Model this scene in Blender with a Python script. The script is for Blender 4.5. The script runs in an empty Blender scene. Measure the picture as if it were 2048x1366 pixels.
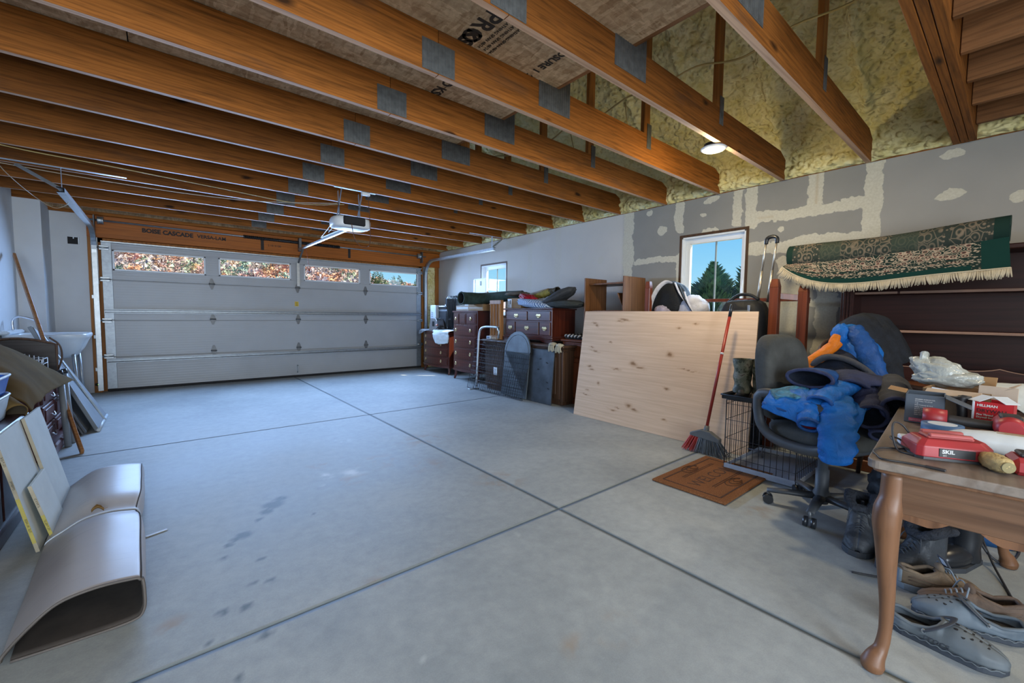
import bpy, bmesh, math, random
import numpy as np
from mathutils import Vector, Matrix, Euler, noise
random.seed(7)
SC = bpy.context.scene
COL = SC.collection
PI = math.pi

# ------------------------------------------------------------------ camera, sky, lights, exposure
CAMH = 1.14
cd = bpy.data.cameras.new('camera'); cam = bpy.data.objects.new('camera', cd); COL.objects.link(cam)
cd.sensor_width = 36.0; cd.lens = 842.46 / 2048 * 36; cd.clip_start = 0.02; cd.clip_end = 2000
yaw, pit, rol = .6934621, .06304993, .01111673
f_ = Vector((math.sin(yaw) * math.cos(pit), math.cos(yaw) * math.cos(pit), -math.sin(pit)))
r_ = Vector((math.cos(yaw), -math.sin(yaw), 0)); u_ = r_.cross(f_)
c_, s_ = math.cos(rol), math.sin(rol)
r2, u2 = c_ * r_ + s_ * u_, -s_ * r_ + c_ * u_
cam.matrix_world = Matrix(((r2.x, u2.x, -f_.x, 0), (r2.y, u2.y, -f_.y, 0), (r2.z, u2.z, -f_.z, CAMH), (0, 0, 0, 1)))
SC.camera = cam

SC.view_settings.view_transform = 'Standard'
SC.view_settings.look = 'None'
SC.view_settings.gamma = 1.0
SC.view_settings.use_curve_mapping = False
SC.view_settings.exposure = 0.0
SC.cycles.use_denoising = True
SC.cycles.max_bounces = 8
SC.cycles.diffuse_bounces = 4
SC.cycles.glossy_bounces = 3
SC.cycles.transmission_bounces = 6
SC.cycles.transparent_max_bounces = 12
SC.cycles.sample_clamp_indirect = 6.0
SC.cycles.caustics_reflective = False
SC.cycles.caustics_refractive = False

world = bpy.data.worlds.new('sky'); SC.world = world; world.use_nodes = True
wn = world.node_tree; wn.nodes.clear()
w_out = wn.nodes.new('ShaderNodeOutputWorld'); w_bg = wn.nodes.new('ShaderNodeBackground')
w_tc = wn.nodes.new('ShaderNodeTexCoord'); w_sep = wn.nodes.new('ShaderNodeSeparateXYZ')
w_ramp = wn.nodes.new('ShaderNodeValToRGB')
w_ramp.color_ramp.elements[0].position = 0.0; w_ramp.color_ramp.elements[0].color = (.52, .74, .88, 1)
w_ramp.color_ramp.elements[1].position = 0.55; w_ramp.color_ramp.elements[1].color = (.035, .22, .66, 1)
e = w_ramp.color_ramp.elements.new(.10); e.color = (.32, .66, .92, 1)
e = w_ramp.color_ramp.elements.new(.28); e.color = (.07, .42, .92, 1)
wn.links.new(w_tc.outputs['Generated'], w_sep.inputs[0]); wn.links.new(w_sep.outputs['Z'], w_ramp.inputs[0])
wn.links.new(w_ramp.outputs[0], w_bg.inputs[0]); w_bg.inputs[1].default_value = 1.15
wn.links.new(w_bg.outputs[0], w_out.inputs[0])

def light(name, kind, loc, energy, color, aim=None, size=None, size_y=None, **kw):
    ld = bpy.data.lights.new(name, kind); lo = bpy.data.objects.new(name, ld); COL.objects.link(lo)
    lo.location = loc; ld.energy = energy; ld.color = color
    if aim is not None:
        lo.rotation_euler = Vector(aim).to_track_quat('-Z', 'Y').to_euler()
    if kind == 'AREA':
        ld.shape = 'RECTANGLE'; ld.size = size; ld.size_y = size_y or size
    elif size is not None:
        if kind == 'SUN': ld.angle = size
        else: ld.shadow_soft_size = size
    for k, v in kw.items(): setattr(ld, k, v)
    return lo

SUN_DIR = (-.70, .50, -1.0)
light('sun', 'SUN', (12, -20, 10), 14.0, (1.0, .82, .60), SUN_DIR, 0.012)
# unseen fill lamps added behind camera; daylight through the door's panes and the windows
light('left_fill', 'AREA', (-1.22, -1.6, 1.2), 46, (.76, .88, 1.0), (1, .5, -.35), 2.2, 1.6)
light('rear_fill', 'AREA', (-.15, -3.12, 1.3), 128, (.80, .90, 1.0), (.12, 1, .04), 1.8, 2.0, spread=math.radians(120))
for wx0, wx1 in ((-.5, .55), (.72, 1.75), (1.96, 2.95), (3.13, 4.17)):
    light('pane_daylight', 'AREA', ((wx0 + wx1) / 2, 7.99, 1.84), 46, (.36, .58, 1.0), (0, -1, -.38), wx1 - wx0, .28, spread=math.radians(135))
for yy, w in ((2.2, .66), (6.17, .66)):
    light('window_daylight', 'AREA', (4.64, yy, 1.62), 14, (.50, .72, 1.0), (-1, 0, -.35), w, .8)
# wafer downlights: the one in view, and the others of its grid behind and beside the camera
for lx, ly, en in ((3.34, 1.595, 16), (3.34, -1.1, 22), (.6, -.9, 8)):
    light('downlight_beam', 'AREA', (lx, ly, 2.425), en, (1.0, .83, .58), (0, 0, -1), .14, .14)
light('downlight_spill', 'POINT', (3.34, 1.595, 2.40), 22.0, (1.0, .78, .36), None, .06)
# ------------------------------------------------------------------ helpers
MW = {}
def tag(o, label=None, cat=None, group=None, kind=None):
    if label: o['label'] = label
    if cat: o['category'] = cat
    if group: o['group'] = group
    if kind: o['kind'] = kind
    return o
def thing(name, label, cat, loc=(0, 0, 0), rz=0, group=None, rot=None):
    o = bpy.data.objects.new(name, None); COL.objects.link(o); o.empty_display_size = .05
    o.location = loc; o.rotation_euler = rot or (0, 0, rz)
    MW[o.name] = Matrix.Translation(loc) @ Euler(o.rotation_euler).to_matrix().to_4x4()
    return tag(o, label, cat, group)
def struct(name, loc=(0, 0, 0)):
    o = bpy.data.objects.new(name, None); COL.objects.link(o); o.location = loc; o['kind'] = 'structure'
    MW[o.name] = Matrix.Translation(loc)
    return o
def mw(o): return MW.get(o.name, Matrix.Identity(4))

_t = []
for sx in (-1, 1):
    for sy in (-1, 1):
        for sz in (-1, 1): _t.append((sx, sy, sz))
def _chamfer_topology():
    bm = bmesh.new()
    for s in _t:
        for a in range(3):
            v = [s[0] * .8, s[1] * .8, s[2] * .8]; v[a] = s[a]; bm.verts.new(v)
    bm.verts.ensure_lookup_table(); bm.verts.index_update()
    bmesh.ops.convex_hull(bm, input=list(bm.verts))
    bmesh.ops.dissolve_limit(bm, angle_limit=.01, verts=list(bm.verts), edges=list(bm.edges))
    bmesh.ops.recalc_face_normals(bm, faces=bm.faces)
    bm.verts.index_update()
    pts = [tuple(v.co) for v in bm.verts]; fs = [[v.index for v in f.verts] for f in bm.faces]
    bm.free(); return pts, fs
_CP, _CF = _chamfer_topology()

class MB:
    def __init__(s): s.v = []; s.f = []; s.sm = []
    def add(s, vs, fs, smooth=False):
        b = len(s.v); s.v += [tuple(p) for p in vs]
        s.f += [tuple(i + b for i in f) for f in fs]; s.sm += [smooth] * len(fs); return s
    def box(s, c, d, rot=None, bev=.003):
        """box centred at c with full size d"""
        bev = min(bev, min(d) * .45); h = [x / 2 for x in d]
        vs = []
        for p in _CP:
            q = []
            for a in range(3):
                full = abs(p[a]) > .9
                q.append((h[a] if full else h[a] - bev) * (1 if p[a] > 0 else -1))
            vs.append(Vector(q))
        if rot is not None:
            R = rot if isinstance(rot, Matrix) else Euler(rot).to_matrix()
            vs = [R @ p for p in vs]
        c = Vector(c); return s.add([p + c for p in vs], _CF)
    def b2(s, lo, hi, bev=.003):
        return s.box([(a + b) / 2 for a, b in zip(lo, hi)], [abs(b - a) for a, b in zip(lo, hi)], None, bev)
    def beam(s, a, b, w, h, up=(0, 0, 1), bev=.002):
        a, b = Vector(a), Vector(b); x = (b - a); L = x.length; x.normalize(); up = Vector(up)
        y = up.cross(x)
        if y.length < 1e-4: y = Vector((0, 1, 0)).cross(x)
        y.normalize(); z = x.cross(y)
        R = Matrix((x, y, z)).transposed()
        return s.box((a + b) / 2, (L, w, h), R, bev)
    def tube(s, pts, r, n=8, caps=True, closed=False, smooth=True):
        pts = [Vector(p) for p in pts]; N = len(pts)
        rs = r if isinstance(r, list) else [r] * N
        vs = []; prev = None
        for i, p in enumerate(pts):
            if closed: t = pts[(i + 1) % N] - pts[i - 1]
            else: t = pts[min(i + 1, N - 1)] - pts[max(i - 1, 0)]
            if t.length < 1e-9: t = Vector((0, 0, 1))
            t.normalize()
            if prev is None:
                u = Vector((0, 0, 1)).cross(t)
                if u.length < .1: u = Vector((1, 0, 0)).cross(t)
            else: u = prev - t * prev.dot(t)
            u.normalize(); prev = u; w = t.cross(u)
            rr = rs[i]; ra, rb = rr if isinstance(rr, (tuple, list)) else (rr, rr)
            for k in range(n):
                a = 2 * PI * k / n; vs.append(p + u * ra * math.cos(a) + w * rb * math.sin(a))
        fs = []
        M = N if closed else N - 1
        for i in range(M):
            for k in range(n):
                j = (i + 1) % N
                fs.append((i * n + k, i * n + (k + 1) % n, j * n + (k + 1) % n, j * n + k))
        s.add(vs, fs, smooth)
        if caps and not closed:
            b = len(s.v) - len(vs)
            s.f.append(tuple(b + k for k in range(n))[::-1]); s.f.append(tuple(b + (N - 1) * n + k for k in range(n))); s.sm += [False] * 2
        return s
    def cyl(s, a, b, r, n=16, r2=None): return s.tube([a, b], [r, r if r2 is None else r2], n)
    def lathe(s, prof, c=(0, 0, 0), n=24, M=None):
        """prof: list of (r, z) along local z"""
        vs = []; c = Vector(c)
        for r, z in prof:
            for k in range(n):
                a = 2 * PI * k / n; p = Vector((r * math.cos(a), r * math.sin(a), z))
                if M is not None: p = M @ p
                vs.append(p + c)
        fs = [(i * n + k, i * n + (k + 1) % n, (i + 1) * n + (k + 1) % n, (i + 1) * n + k) for i in range(len(prof) - 1) for k in range(n)]
        s.add(vs, fs, True)
        b = len(s.v) - len(vs); s.f.append(tuple(b + k for k in range(n))[::-1]); s.f.append(tuple(b + (len(prof) - 1) * n + k for k in range(n))); s.sm += [False, False]
        return s
    def prism(s, poly, a, b, ax=2, smooth=False):
        """poly: 2D points in the plane of the other two axes, extruded from a to b along ax"""
        def pt(p, t):
            q = [0, 0, 0]; o = [i for i in range(3) if i != ax]; q[o[0]], q[o[1]] = p; q[ax] = t; return q
        n = len(poly); vs = [pt(p, a) for p in poly] + [pt(p, b) for p in poly]
        s.add(vs, [(k, (k + 1) % n, n + (k + 1) % n, n + k) for k in range(n)], smooth)
        B = len(s.v) - 2 * n; s.f += [tuple(B + k for k in range(n))[::-1], tuple(B + n + k for k in range(n))]; s.sm += [False, False]
        return s
    def grid(s, fn, nu, nv, smooth=True, cu=False, cv=False):
        """surface fn(u,v) u,v in 0..1"""
        b = []
        for i in range(nu + (0 if cu else 1)):
            for j in range(nv + (0 if cv else 1)): b.append(fn(i / nu, j / nv))
        NU, NV = nu + (0 if cu else 1), nv + (0 if cv else 1)
        fs = [(i * NV + j, ((i + 1) % NU) * NV + j, ((i + 1) % NU) * NV + (j + 1) % NV, i * NV + (j + 1) % NV)
              for i in range(nu) for j in range(nv)]
        return s.add(b, fs, smooth)
    def blob(s, c, r, amp=.15, fr=2.0, nu=28, nv=16, rot=None, seed=0, flat=0, pw=2.0):
        c = Vector(c); R = Euler(rot).to_matrix() if rot else Matrix.Identity(3)
        def fn(u, v):
            a, t = 2 * PI * u, PI * (v - .5)
            d = Vector((math.cos(t) * math.cos(a), math.cos(t) * math.sin(a), math.sin(t)))
            if pw != 2.0:
                k = (abs(d.x) ** pw + abs(d.y) ** pw + abs(d.z) ** pw) ** (-1 / pw); d = d * k
            q = Vector((d.x * r[0], d.y * r[1], d.z * r[2]))
            nn = noise.fractal(d * fr + Vector((seed * 7.3, seed * 3.1, 0)), 1.0, 2.0, 3)
            q *= 1 + amp * nn
            q = R @ q
            if flat and q.z < -r[2] * flat: q.z = -r[2] * flat
            return c + q
        return s.grid(fn, nu, nv, cu=True)
    def build(s, name, m, parent=None, world=False, at=None, solid=0, sub=0, bevel=0):
        me = bpy.data.meshes.new(name); V = s.v
        inv = None
        if parent is not None and world: inv = fullmw(parent).inverted()
        elif at is not None: inv = Matrix.Translation(at).inverted()
        if inv is not None: V = [inv @ Vector(p) for p in V]
        me.from_pydata([tuple(p) for p in V], [], s.f); me.update()
        bm = bmesh.new(); bm.from_mesh(me); bmesh.ops.recalc_face_normals(bm, faces=bm.faces); bm.to_mesh(me); bm.free()
        me.polygons.foreach_set('use_smooth', s.sm)
        o = bpy.data.objects.new(name, me); COL.objects.link(o)
        if m is not None:
            for q in (m if isinstance(m, (list, tuple)) else [m]): me.materials.append(q)
        if parent is not None: o.parent = parent
        if at is not None: o.location = at; MW[o.name] = Matrix.Translation(at)
        if solid:
            md = o.modifiers.new('Solidify', 'SOLIDIFY'); md.thickness = solid; md.offset = 0
        if sub:
            md = o.modifiers.new('Subsurf', 'SUBSURF'); md.levels = sub; md.render_levels = sub
        if bevel:
            md = o.modifiers.new('Bevel', 'BEVEL'); md.width = bevel; md.segments = 2; md.limit_method = 'ANGLE'
        return o
def fullmw(o):
    m = mw(o)
    while o.parent is not None:
        o = o.parent; m = mw(o) @ m
    return m
def single(mb, name, m, at, label, cat, group=None, **k):
    return tag(mb.build(name, m, at=at, **k), label, cat, group)
def copy_tree(o, parent=None):
    c = o.copy(); COL.objects.link(c)
    if o.name in MW: MW[c.name] = MW[o.name]
    if parent is not None: c.parent = parent
    for ch in list(o.children): copy_tree(ch, c)
    return c
def dup(o, loc, rz=None, label=None, group=None):
    c = copy_tree(o); c.location = loc
    if rz is not None: c.rotation_euler = (0, 0, rz)
    MW[c.name] = Matrix.Translation(loc) @ Euler(c.rotation_euler).to_matrix().to_4x4()
    if label: c['label'] = label
    if group: c['group'] = group
    return c
def lettering(s, size, origin, right, up, m, parent=None, name='lettering', ext=.0006, align='LEFT', bold=0):
    cu = bpy.data.curves.new(name, 'FONT'); cu.body = s; cu.size = size; cu.extrude = ext; cu.align_x = align
    cu.resolution_u = 3; cu.offset = bold
    to = bpy.data.objects.new('tmp_text', cu); COL.objects.link(to)
    dg = bpy.context.evaluated_depsgraph_get(); dg.update()
    me = bpy.data.meshes.new_from_object(to.evaluated_get(dg)); bpy.data.objects.remove(to)
    r, u = Vector(right).normalized(), Vector(up).normalized(); n = r.cross(u)
    M = Matrix(((r.x, u.x, n.x, origin[0]), (r.y, u.y, n.y, origin[1]), (r.z, u.z, n.z, origin[2]), (0, 0, 0, 1)))
    if parent is not None: M = fullmw(parent).inverted() @ M
    me.transform(M); me.materials.clear(); me.materials.append(m); me.name = name
    o = bpy.data.objects.new(name, me); COL.objects.link(o)
    if parent is not None: o.parent = parent
    return o
def lerp(a, b, t): return a + (b - a) * t
def smooth_path(pts, n=6):
    """Catmull-Rom through pts"""
    P = [Vector(p) for p in pts]; P = [P[0] * 2 - P[1]] + P + [P[-1] * 2 - P[-2]]; out = []
    for i in range(1, len(P) - 2):
        for k in range(n):
            t = k / n; a, b, c, d = P[i - 1:i + 3]
            out.append(.5 * ((2 * b) + (c - a) * t + (2 * a - 5 * b + 4 * c - d) * t * t + (3 * b - a - 3 * c + d) * t ** 3))
    out.append(P[-2]); return out

# ------------------------------------------------------------------ procedural materials
def srgb(h):
    h = h.lstrip('#'); c = [int(h[i:i + 2], 16) / 255 for i in (0, 2, 4)]
    return tuple((x / 12.92 if x <= .04045 else ((x + .055) / 1.055) ** 2.4) for x in c) + (1,)
class NT:
    def __init__(s, name):
        s.m = bpy.data.materials.new(name); s.m.use_nodes = True; s.t = s.m.node_tree; s.n = s.t.nodes; s.n.clear()
        s.out = s.n.new('ShaderNodeOutputMaterial'); s.b = s.n.new('ShaderNodeBsdfPrincipled'); s.lk(s.b.outputs[0], s.out.inputs[0])
    def lk(s, a, b): s.t.links.new(a, b)
    def new(s, t, **k):
        x = s.n.new(t)
        for a, v in k.items(): setattr(x, a, v)
        return x
    def put(s, inp, v):
        if hasattr(v, 'links') or isinstance(v, bpy.types.NodeSocket): s.lk(v, inp)
        else: inp.default_value = v
    def coord(s, scale=(1, 1, 1), kind='Object', rot=(0, 0, 0), warp=0, wscale=3):
        tc = s.new('ShaderNodeTexCoord'); mp = s.new('ShaderNodeMapping'); s.lk(tc.outputs[kind], mp.inputs[0])
        mp.inputs['Scale'].default_value = scale; mp.inputs['Rotation'].default_value = rot
        # every object gets its own offset so that copies do not repeat their grain
        oi = s.new('ShaderNodeObjectInfo'); cx = s.new('ShaderNodeVectorMath', operation='SCALE'); s.lk(oi.outputs['Random'], cx.inputs['Scale'])
        cx.inputs[0].default_value = (3.7, 5.1, 8.3); s.lk(cx.outputs[0], mp.inputs['Location'])
        if warp:
            nz = s.noise(mp.outputs[0], wscale, 2); sc = s.new('ShaderNodeVectorMath', operation='SCALE'); s.lk(nz.outputs['Color'], sc.inputs[0]); sc.inputs['Scale'].default_value = warp
            ad = s.new('ShaderNodeVectorMath', operation='ADD'); s.lk(mp.outputs[0], ad.inputs[0]); s.lk(sc.outputs[0], ad.inputs[1]); return ad.outputs[0]
        return mp.outputs[0]
    def noise(s, vec, scale, detail=4, rough=.55, dist=0):
        x = s.new('ShaderNodeTexNoise'); s.lk(vec, x.inputs['Vector']); x.inputs['Scale'].default_value = scale
        x.inputs['Detail'].default_value = detail; x.inputs['Roughness'].default_value = rough; x.inputs['Distortion'].default_value = dist; return x
    def vor(s, vec, scale, feature='F1'):
        x = s.new('ShaderNodeTexVoronoi', feature=feature); s.lk(vec, x.inputs['Vector']); x.inputs['Scale'].default_value = scale; return x
    def ramp(s, fac, stops, interp='LINEAR'):
        x = s.new('ShaderNodeValToRGB'); cr = x.color_ramp; cr.interpolation = interp
        while len(cr.elements) < len(stops): cr.elements.new(.5)
        for el, (p, c) in zip(cr.elements, stops):
            el.position = p; el.color = c if len(c) == 4 else tuple(c) + (1,)
        s.lk(fac, x.inputs[0]); return x.outputs[0]
    def mix(s, fac, a, b, mode='MIX'):
        x = s.new('ShaderNodeMix', data_type='RGBA', blend_type=mode); s.put(x.inputs[0], fac); s.put(x.inputs[6], a); s.put(x.inputs[7], b); return x.outputs[2]
    def math(s, op, a, b=None):
        x = s.new('ShaderNodeMath', operation=op); s.put(x.inputs[0], a)
        if b is not None: s.put(x.inputs[1], b)
        return x.outputs[0]
    def bump(s, h, strength=.3, dist=.01):
        x = s.new('ShaderNodeBump'); s.lk(h, x.inputs['Height']); x.inputs['Strength'].default_value = strength; x.inputs['Distance'].default_value = dist
        s.lk(x.outputs[0], s.b.inputs['Normal'])
    def fin(s, col=None, rough=.6, metal=0., spec=.5, **k):
        if col is not None: s.put(s.b.inputs['Base Color'], col)
        s.put(s.b.inputs['Roughness'], rough); s.put(s.b.inputs['Metallic'], metal); s.b.inputs['Specular IOR Level'].default_value = spec
        for a, v in k.items(): s.put(s.b.inputs[a], v)
        return s.m
def var(c, f): return tuple(min(1, max(0, x * f)) for x in c[:3]) + (1,)
def M_plain(name, c, rough=.6, metal=0., spec=.5, vary=.12, scale=9, bump=0, bscale=60, **k):
    """one colour with a faint mottling and fine relief"""
    t = NT(name); v = t.coord(); n = t.noise(v, scale, 4)
    c = srgb(c) if isinstance(c, str) else c
    col = t.ramp(n.outputs[0], [(.3, var(c, 1 - vary)), (.7, var(c, 1 + vary))])
    if bump:
        b = t.noise(v, bscale, 3); t.bump(b.outputs[0], bump, .01)
    return t.fin(col, rough, metal, spec, **k)
def M_wood(name, c, axis=0, dark=.62, light=1.22, rough=.55, spec=.35, ring=9, knots=False, vary=.25, sheen_coat=0, gs=1.0):
    """sawn wood: stretched grain, growth rings and, on request, knots and grey mould stains"""
    t = NT(name); c = srgb(c) if isinstance(c, str) else c
    sc = [14 * gs] * 3; sc[axis] = .9 * gs
    v = t.coord(tuple(sc), warp=.35, wscale=.5)
    g = t.noise(v, 2.2, 6, .6, .4)
    col = t.ramp(g.outputs[0], [(.28, var(c, dark)), (.5, c), (.74, var(c, light))])
    sc2 = [ring * gs] * 3; sc2[axis] = .28 * gs
    v2 = t.coord(tuple(sc2), warp=.9, wscale=.8)
    wv = t.new('ShaderNodeTexWave', wave_type='BANDS', bands_direction='DIAGONAL'); t.lk(v2, wv.inputs[0]); wv.inputs['Scale'].default_value = 1.3; wv.inputs['Distortion'].default_value = 3.5; wv.inputs['Detail'].default_value = 2
    rg = t.ramp(wv.outputs[0], [(.0, (.72, .66, .6)), (.35, (1, 1, 1)), (1, (1.0, .98, .94))])
    col = t.mix(.75, col, rg, 'MULTIPLY')
    if knots:
        sk = [4.2] * 3; sk[axis] = 1.5
        vk = t.coord(tuple(sk), warp=.12, wscale=4); k = t.vor(vk, 1.15)
        kf = t.ramp(k.outputs['Distance'], [(.05, (1, 1, 1)), (.12, (0, 0, 0))]); col = t.mix(kf, col, var(c, .13))
        vm = t.coord((.7, 3, 3)); mz = t.noise(vm, 1.6, 5, .6); mf = t.ramp(mz.outputs[0], [(.56, (0, 0, 0)), (.72, (.55, .55, .55))])
        col = t.mix(mf, col, (.05, .04, .03, 1))
    oi = t.new('ShaderNodeObjectInfo'); br = t.ramp(oi.outputs['Random'], [(0, (1 - vary,) * 3), (1, (1 + vary * .6,) * 3)]); col = t.mix(1, col, br, 'MULTIPLY')
    t.bump(g.outputs[0], .12, .004)
    return t.fin(col, rough, 0, spec, **({'Coat Weight': sheen_coat, 'Coat Roughness': .25} if sheen_coat else {}))
def M_cloth(name, c, vary=.18, scale=14, rough=.85, bump=.5, bscale=22, sheen=0):
    t = NT(name); c = srgb(c) if isinstance(c, str) else c; v = t.coord(warp=.15, wscale=6)
    n = t.noise(v, scale, 5); col = t.ramp(n.outputs[0], [(.3, var(c, 1 - vary)), (.7, var(c, 1 + vary))])
    b = t.noise(v, bscale, 5, .6, .6); t.bump(b.outputs[0], bump, .02)
    t.b.inputs['Sheen Weight'].default_value = sheen
    return t.fin(col, rough, 0, .3)
def M_metal(name, c, rough=.4, metal=.9, vary=.12): return M_plain(name, c, rough, metal, .5, vary, 25)
def M_emit(name, c, s):
    t = NT(name); t.b.inputs['Emission Color'].default_value = c; t.b.inputs['Emission Strength'].default_value = s
    return t.fin(c, .5)
# ------------------------------------------------------------------ materials of the shell
XW, YD, ZC, XL, YR = 4.67, 8.13, 2.455, -1.31, -3.2     # right wall, door wall, joist underside, left wall, rear wall
def attr_mat(name, build):
    t = NT(name); a = t.new('ShaderNodeAttribute'); a.attribute_name = 'wear'; s = t.new('ShaderNodeSeparateColor'); t.lk(a.outputs['Color'], s.inputs[0])
    return build(t, s.outputs)
def _concrete(t, w):
    v = t.coord((1, 1, 1))
    n = t.noise(v, 1.1, 6, .6); n2 = t.noise(v, 16, 5, .65); n3 = t.noise(v, 190, 2)
    col = t.ramp(n.outputs[0], [(.3, (.25, .275, .285)), (.5, (.315, .34, .345)), (.7, (.375, .40, .40))])
    col = t.mix(.35, col, t.ramp(n2.outputs[0], [(.3, (.62, .64, .66)), (.7, (1.2, 1.2, 1.18))]), 'MULTIPLY')
    col = t.mix(.25, col, t.ramp(n3.outputs[0], [(.35, (.8, .8, .8)), (.65, (1.12, 1.12, 1.12))]), 'MULTIPLY')
    vs = t.coord((.6, 7, 1), rot=(0, 0, .9)); ns = t.noise(vs, 3, 5, .7); col = t.mix(t.ramp(ns.outputs[0], [(.66, (0, 0, 0)), (.80, (.10, .10, .10))]), col, (.5, .52, .5, 1))
    col = t.mix(w[0], col, (.10, .125, .14, 1)); col = t.mix(w[1], col, (.30, .235, .17, 1)); col = t.mix(w[2], col, (.60, .62, .62, 1))
    r = t.ramp(n.outputs[0], [(.3, (.52,) * 3), (.7, (.60,) * 3)]); t.bump(n3.outputs[0], .04, .002)
    return t.fin(col, r, 0, .32)
MC = attr_mat('concrete', _concrete)
def _drywall(t, w):
    v = t.coord((1, 1, 1)); n = t.noise(v, 1.6, 5); n2 = t.noise(v, 60, 3)
    bare = t.ramp(n.outputs[0], [(.3, (.235, .232, .215)), (.7, (.275, .27, .25))])
    prim = t.ramp(n.outputs[0], [(.3, (.52, .495, .46)), (.7, (.57, .545, .505))])
    mud = t.ramp(n2.outputs[0], [(.3, (.48, .455, .37)), (.7, (.56, .54, .45))])
    n3 = t.noise(v, 22, 5, .65); mk = t.math('ADD', w[0], t.math('MULTIPLY', t.math('SUBTRACT', n3.outputs[0], .5), .55)); mk = t.math('MULTIPLY', t.ramp(mk, [(.42, (0,) * 3), (.50, (1,) * 3)]), t.ramp(w[0], [(.02, (0,) * 3), (.3, (1,) * 3)]))
    col = t.mix(w[1], bare, prim); col = t.mix(t.math('MULTIPLY', mk, t.ramp(w[1], [(.5, (1,) * 3), (.9, (.3,) * 3)])), col, mud); col = t.mix(w[2], col, (.40, .30, .18, 1))
    t.bump(n2.outputs[0], .05, .003); return t.fin(col, .8, 0, .25)
MD = attr_mat('drywall_mud', _drywall)
MWHITE = M_plain('white_drywall', (.60, .62, .64, 1), .75, 0, .3, .04, 3)
MEDGEW = M_wood('bounce_pale_pine_edge', (.52, .32, .20, 1), 0, dark=.8, light=1.1, vary=.1)  # pale edge wood for joist undersides, floor bounce put into its colour
MEDGED = M_wood('dark_framing_edge', (.085, .042, .016, 1), 2)
MSTUD = M_wood('stud_pine', (.34, .13, .025, 1), 2, rough=.6)
MJOIST = M_wood('joist_pine', (.265, .092, .016, 1), 0, dark=.5, light=1.35, knots=True, vary=.32, rough=.7, spec=.2, ring=12, gs=1.7)
MJOISTY = M_wood('joist_pine_crosswise', (.22, .10, .04, 1), 1, knots=True, vary=.22, rough=.7, spec=.2, gs=1.5)
MLVL = M_wood('laminated_beam', (.40, .115, .012, 1), 0, dark=.75, light=1.15, ring=14, vary=0)
MINK = M_plain('black_ink', (.02, .015, .012, 1), .7)
MDARK = M_plain('black_and_hole_shade', (.012, .012, .014, 1), .8)  # black parts, and shade painted as flat patches in holes and slots
MGALV = M_metal('galvanised_steel', (.42, .45, .47, 1), .42)
MGUSS = M_metal('gusset_steel', (.12, .125, .125, 1), .5, .4, .25)
MVINYL = M_plain('white_vinyl', (.72, .76, .80, 1), .35, 0, .5, .03)
def _osb():
    t = NT('strand_board'); v = t.coord((1, 1, 1), warp=.10, wscale=5); a = t.vor(t.coord((9, 40, 9), warp=3.2, wscale=.55), 1.0); b = t.vor(t.coord((38, 10, 10), warp=3.2, wscale=.55), 1.0)
    c = t.mix(.5, t.ramp(a.outputs['Color'], [(.1, (.34, .22, .12)), (.9, (.72, .54, .35))]), t.ramp(b.outputs['Color'], [(.1, (.32, .20, .11)), (.9, (.74, .57, .38))]))
    n = t.noise(v, 30, 5, .7); c = t.mix(.5, c, t.ramp(n.outputs[0], [(.3, (.55, .5, .45)), (.6, (1.1, 1.1, 1.1))]), 'MULTIPLY')
    t.bump(a.outputs['Distance'], .25, .006); return t.fin(c, .75, 0, .2)
MOSB = _osb()
def _foam():
    t = NT('spray_foam'); v = t.coord((1, 1, 1)); n = t.noise(v, 7, 5); n2 = t.vor(t.coord((1, 1, 1), warp=.03, wscale=16), 24, 'SMOOTH_F1')
    c = t.ramp(n.outputs[0], [(.3, (.74, .64, .24)), (.7, (.88, .81, .46))]); h_ = t.math('SUBTRACT', 1.0, n2.outputs['Distance']); t.bump(h_, .9, .045)
    return t.fin(c, .55, 0, .4)
MFOAM = _foam()
def _glass():
    t = NT('window_glass'); tr = t.new('ShaderNodeBsdfTransparent'); gl = t.new('ShaderNodeBsdfGlossy'); gl.inputs['Roughness'].default_value = .02
    tr.inputs[0].default_value = (.93, .97, .97, 1); mx = t.new('ShaderNodeMixShader'); mx.inputs[0].default_value = .025
    t.lk(tr.outputs[0], mx.inputs[1]); t.lk(gl.outputs[0], mx.inputs[2]); t.lk(mx.outputs[0], t.out.inputs[0]); return t.m
MGLASS = _glass()

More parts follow.
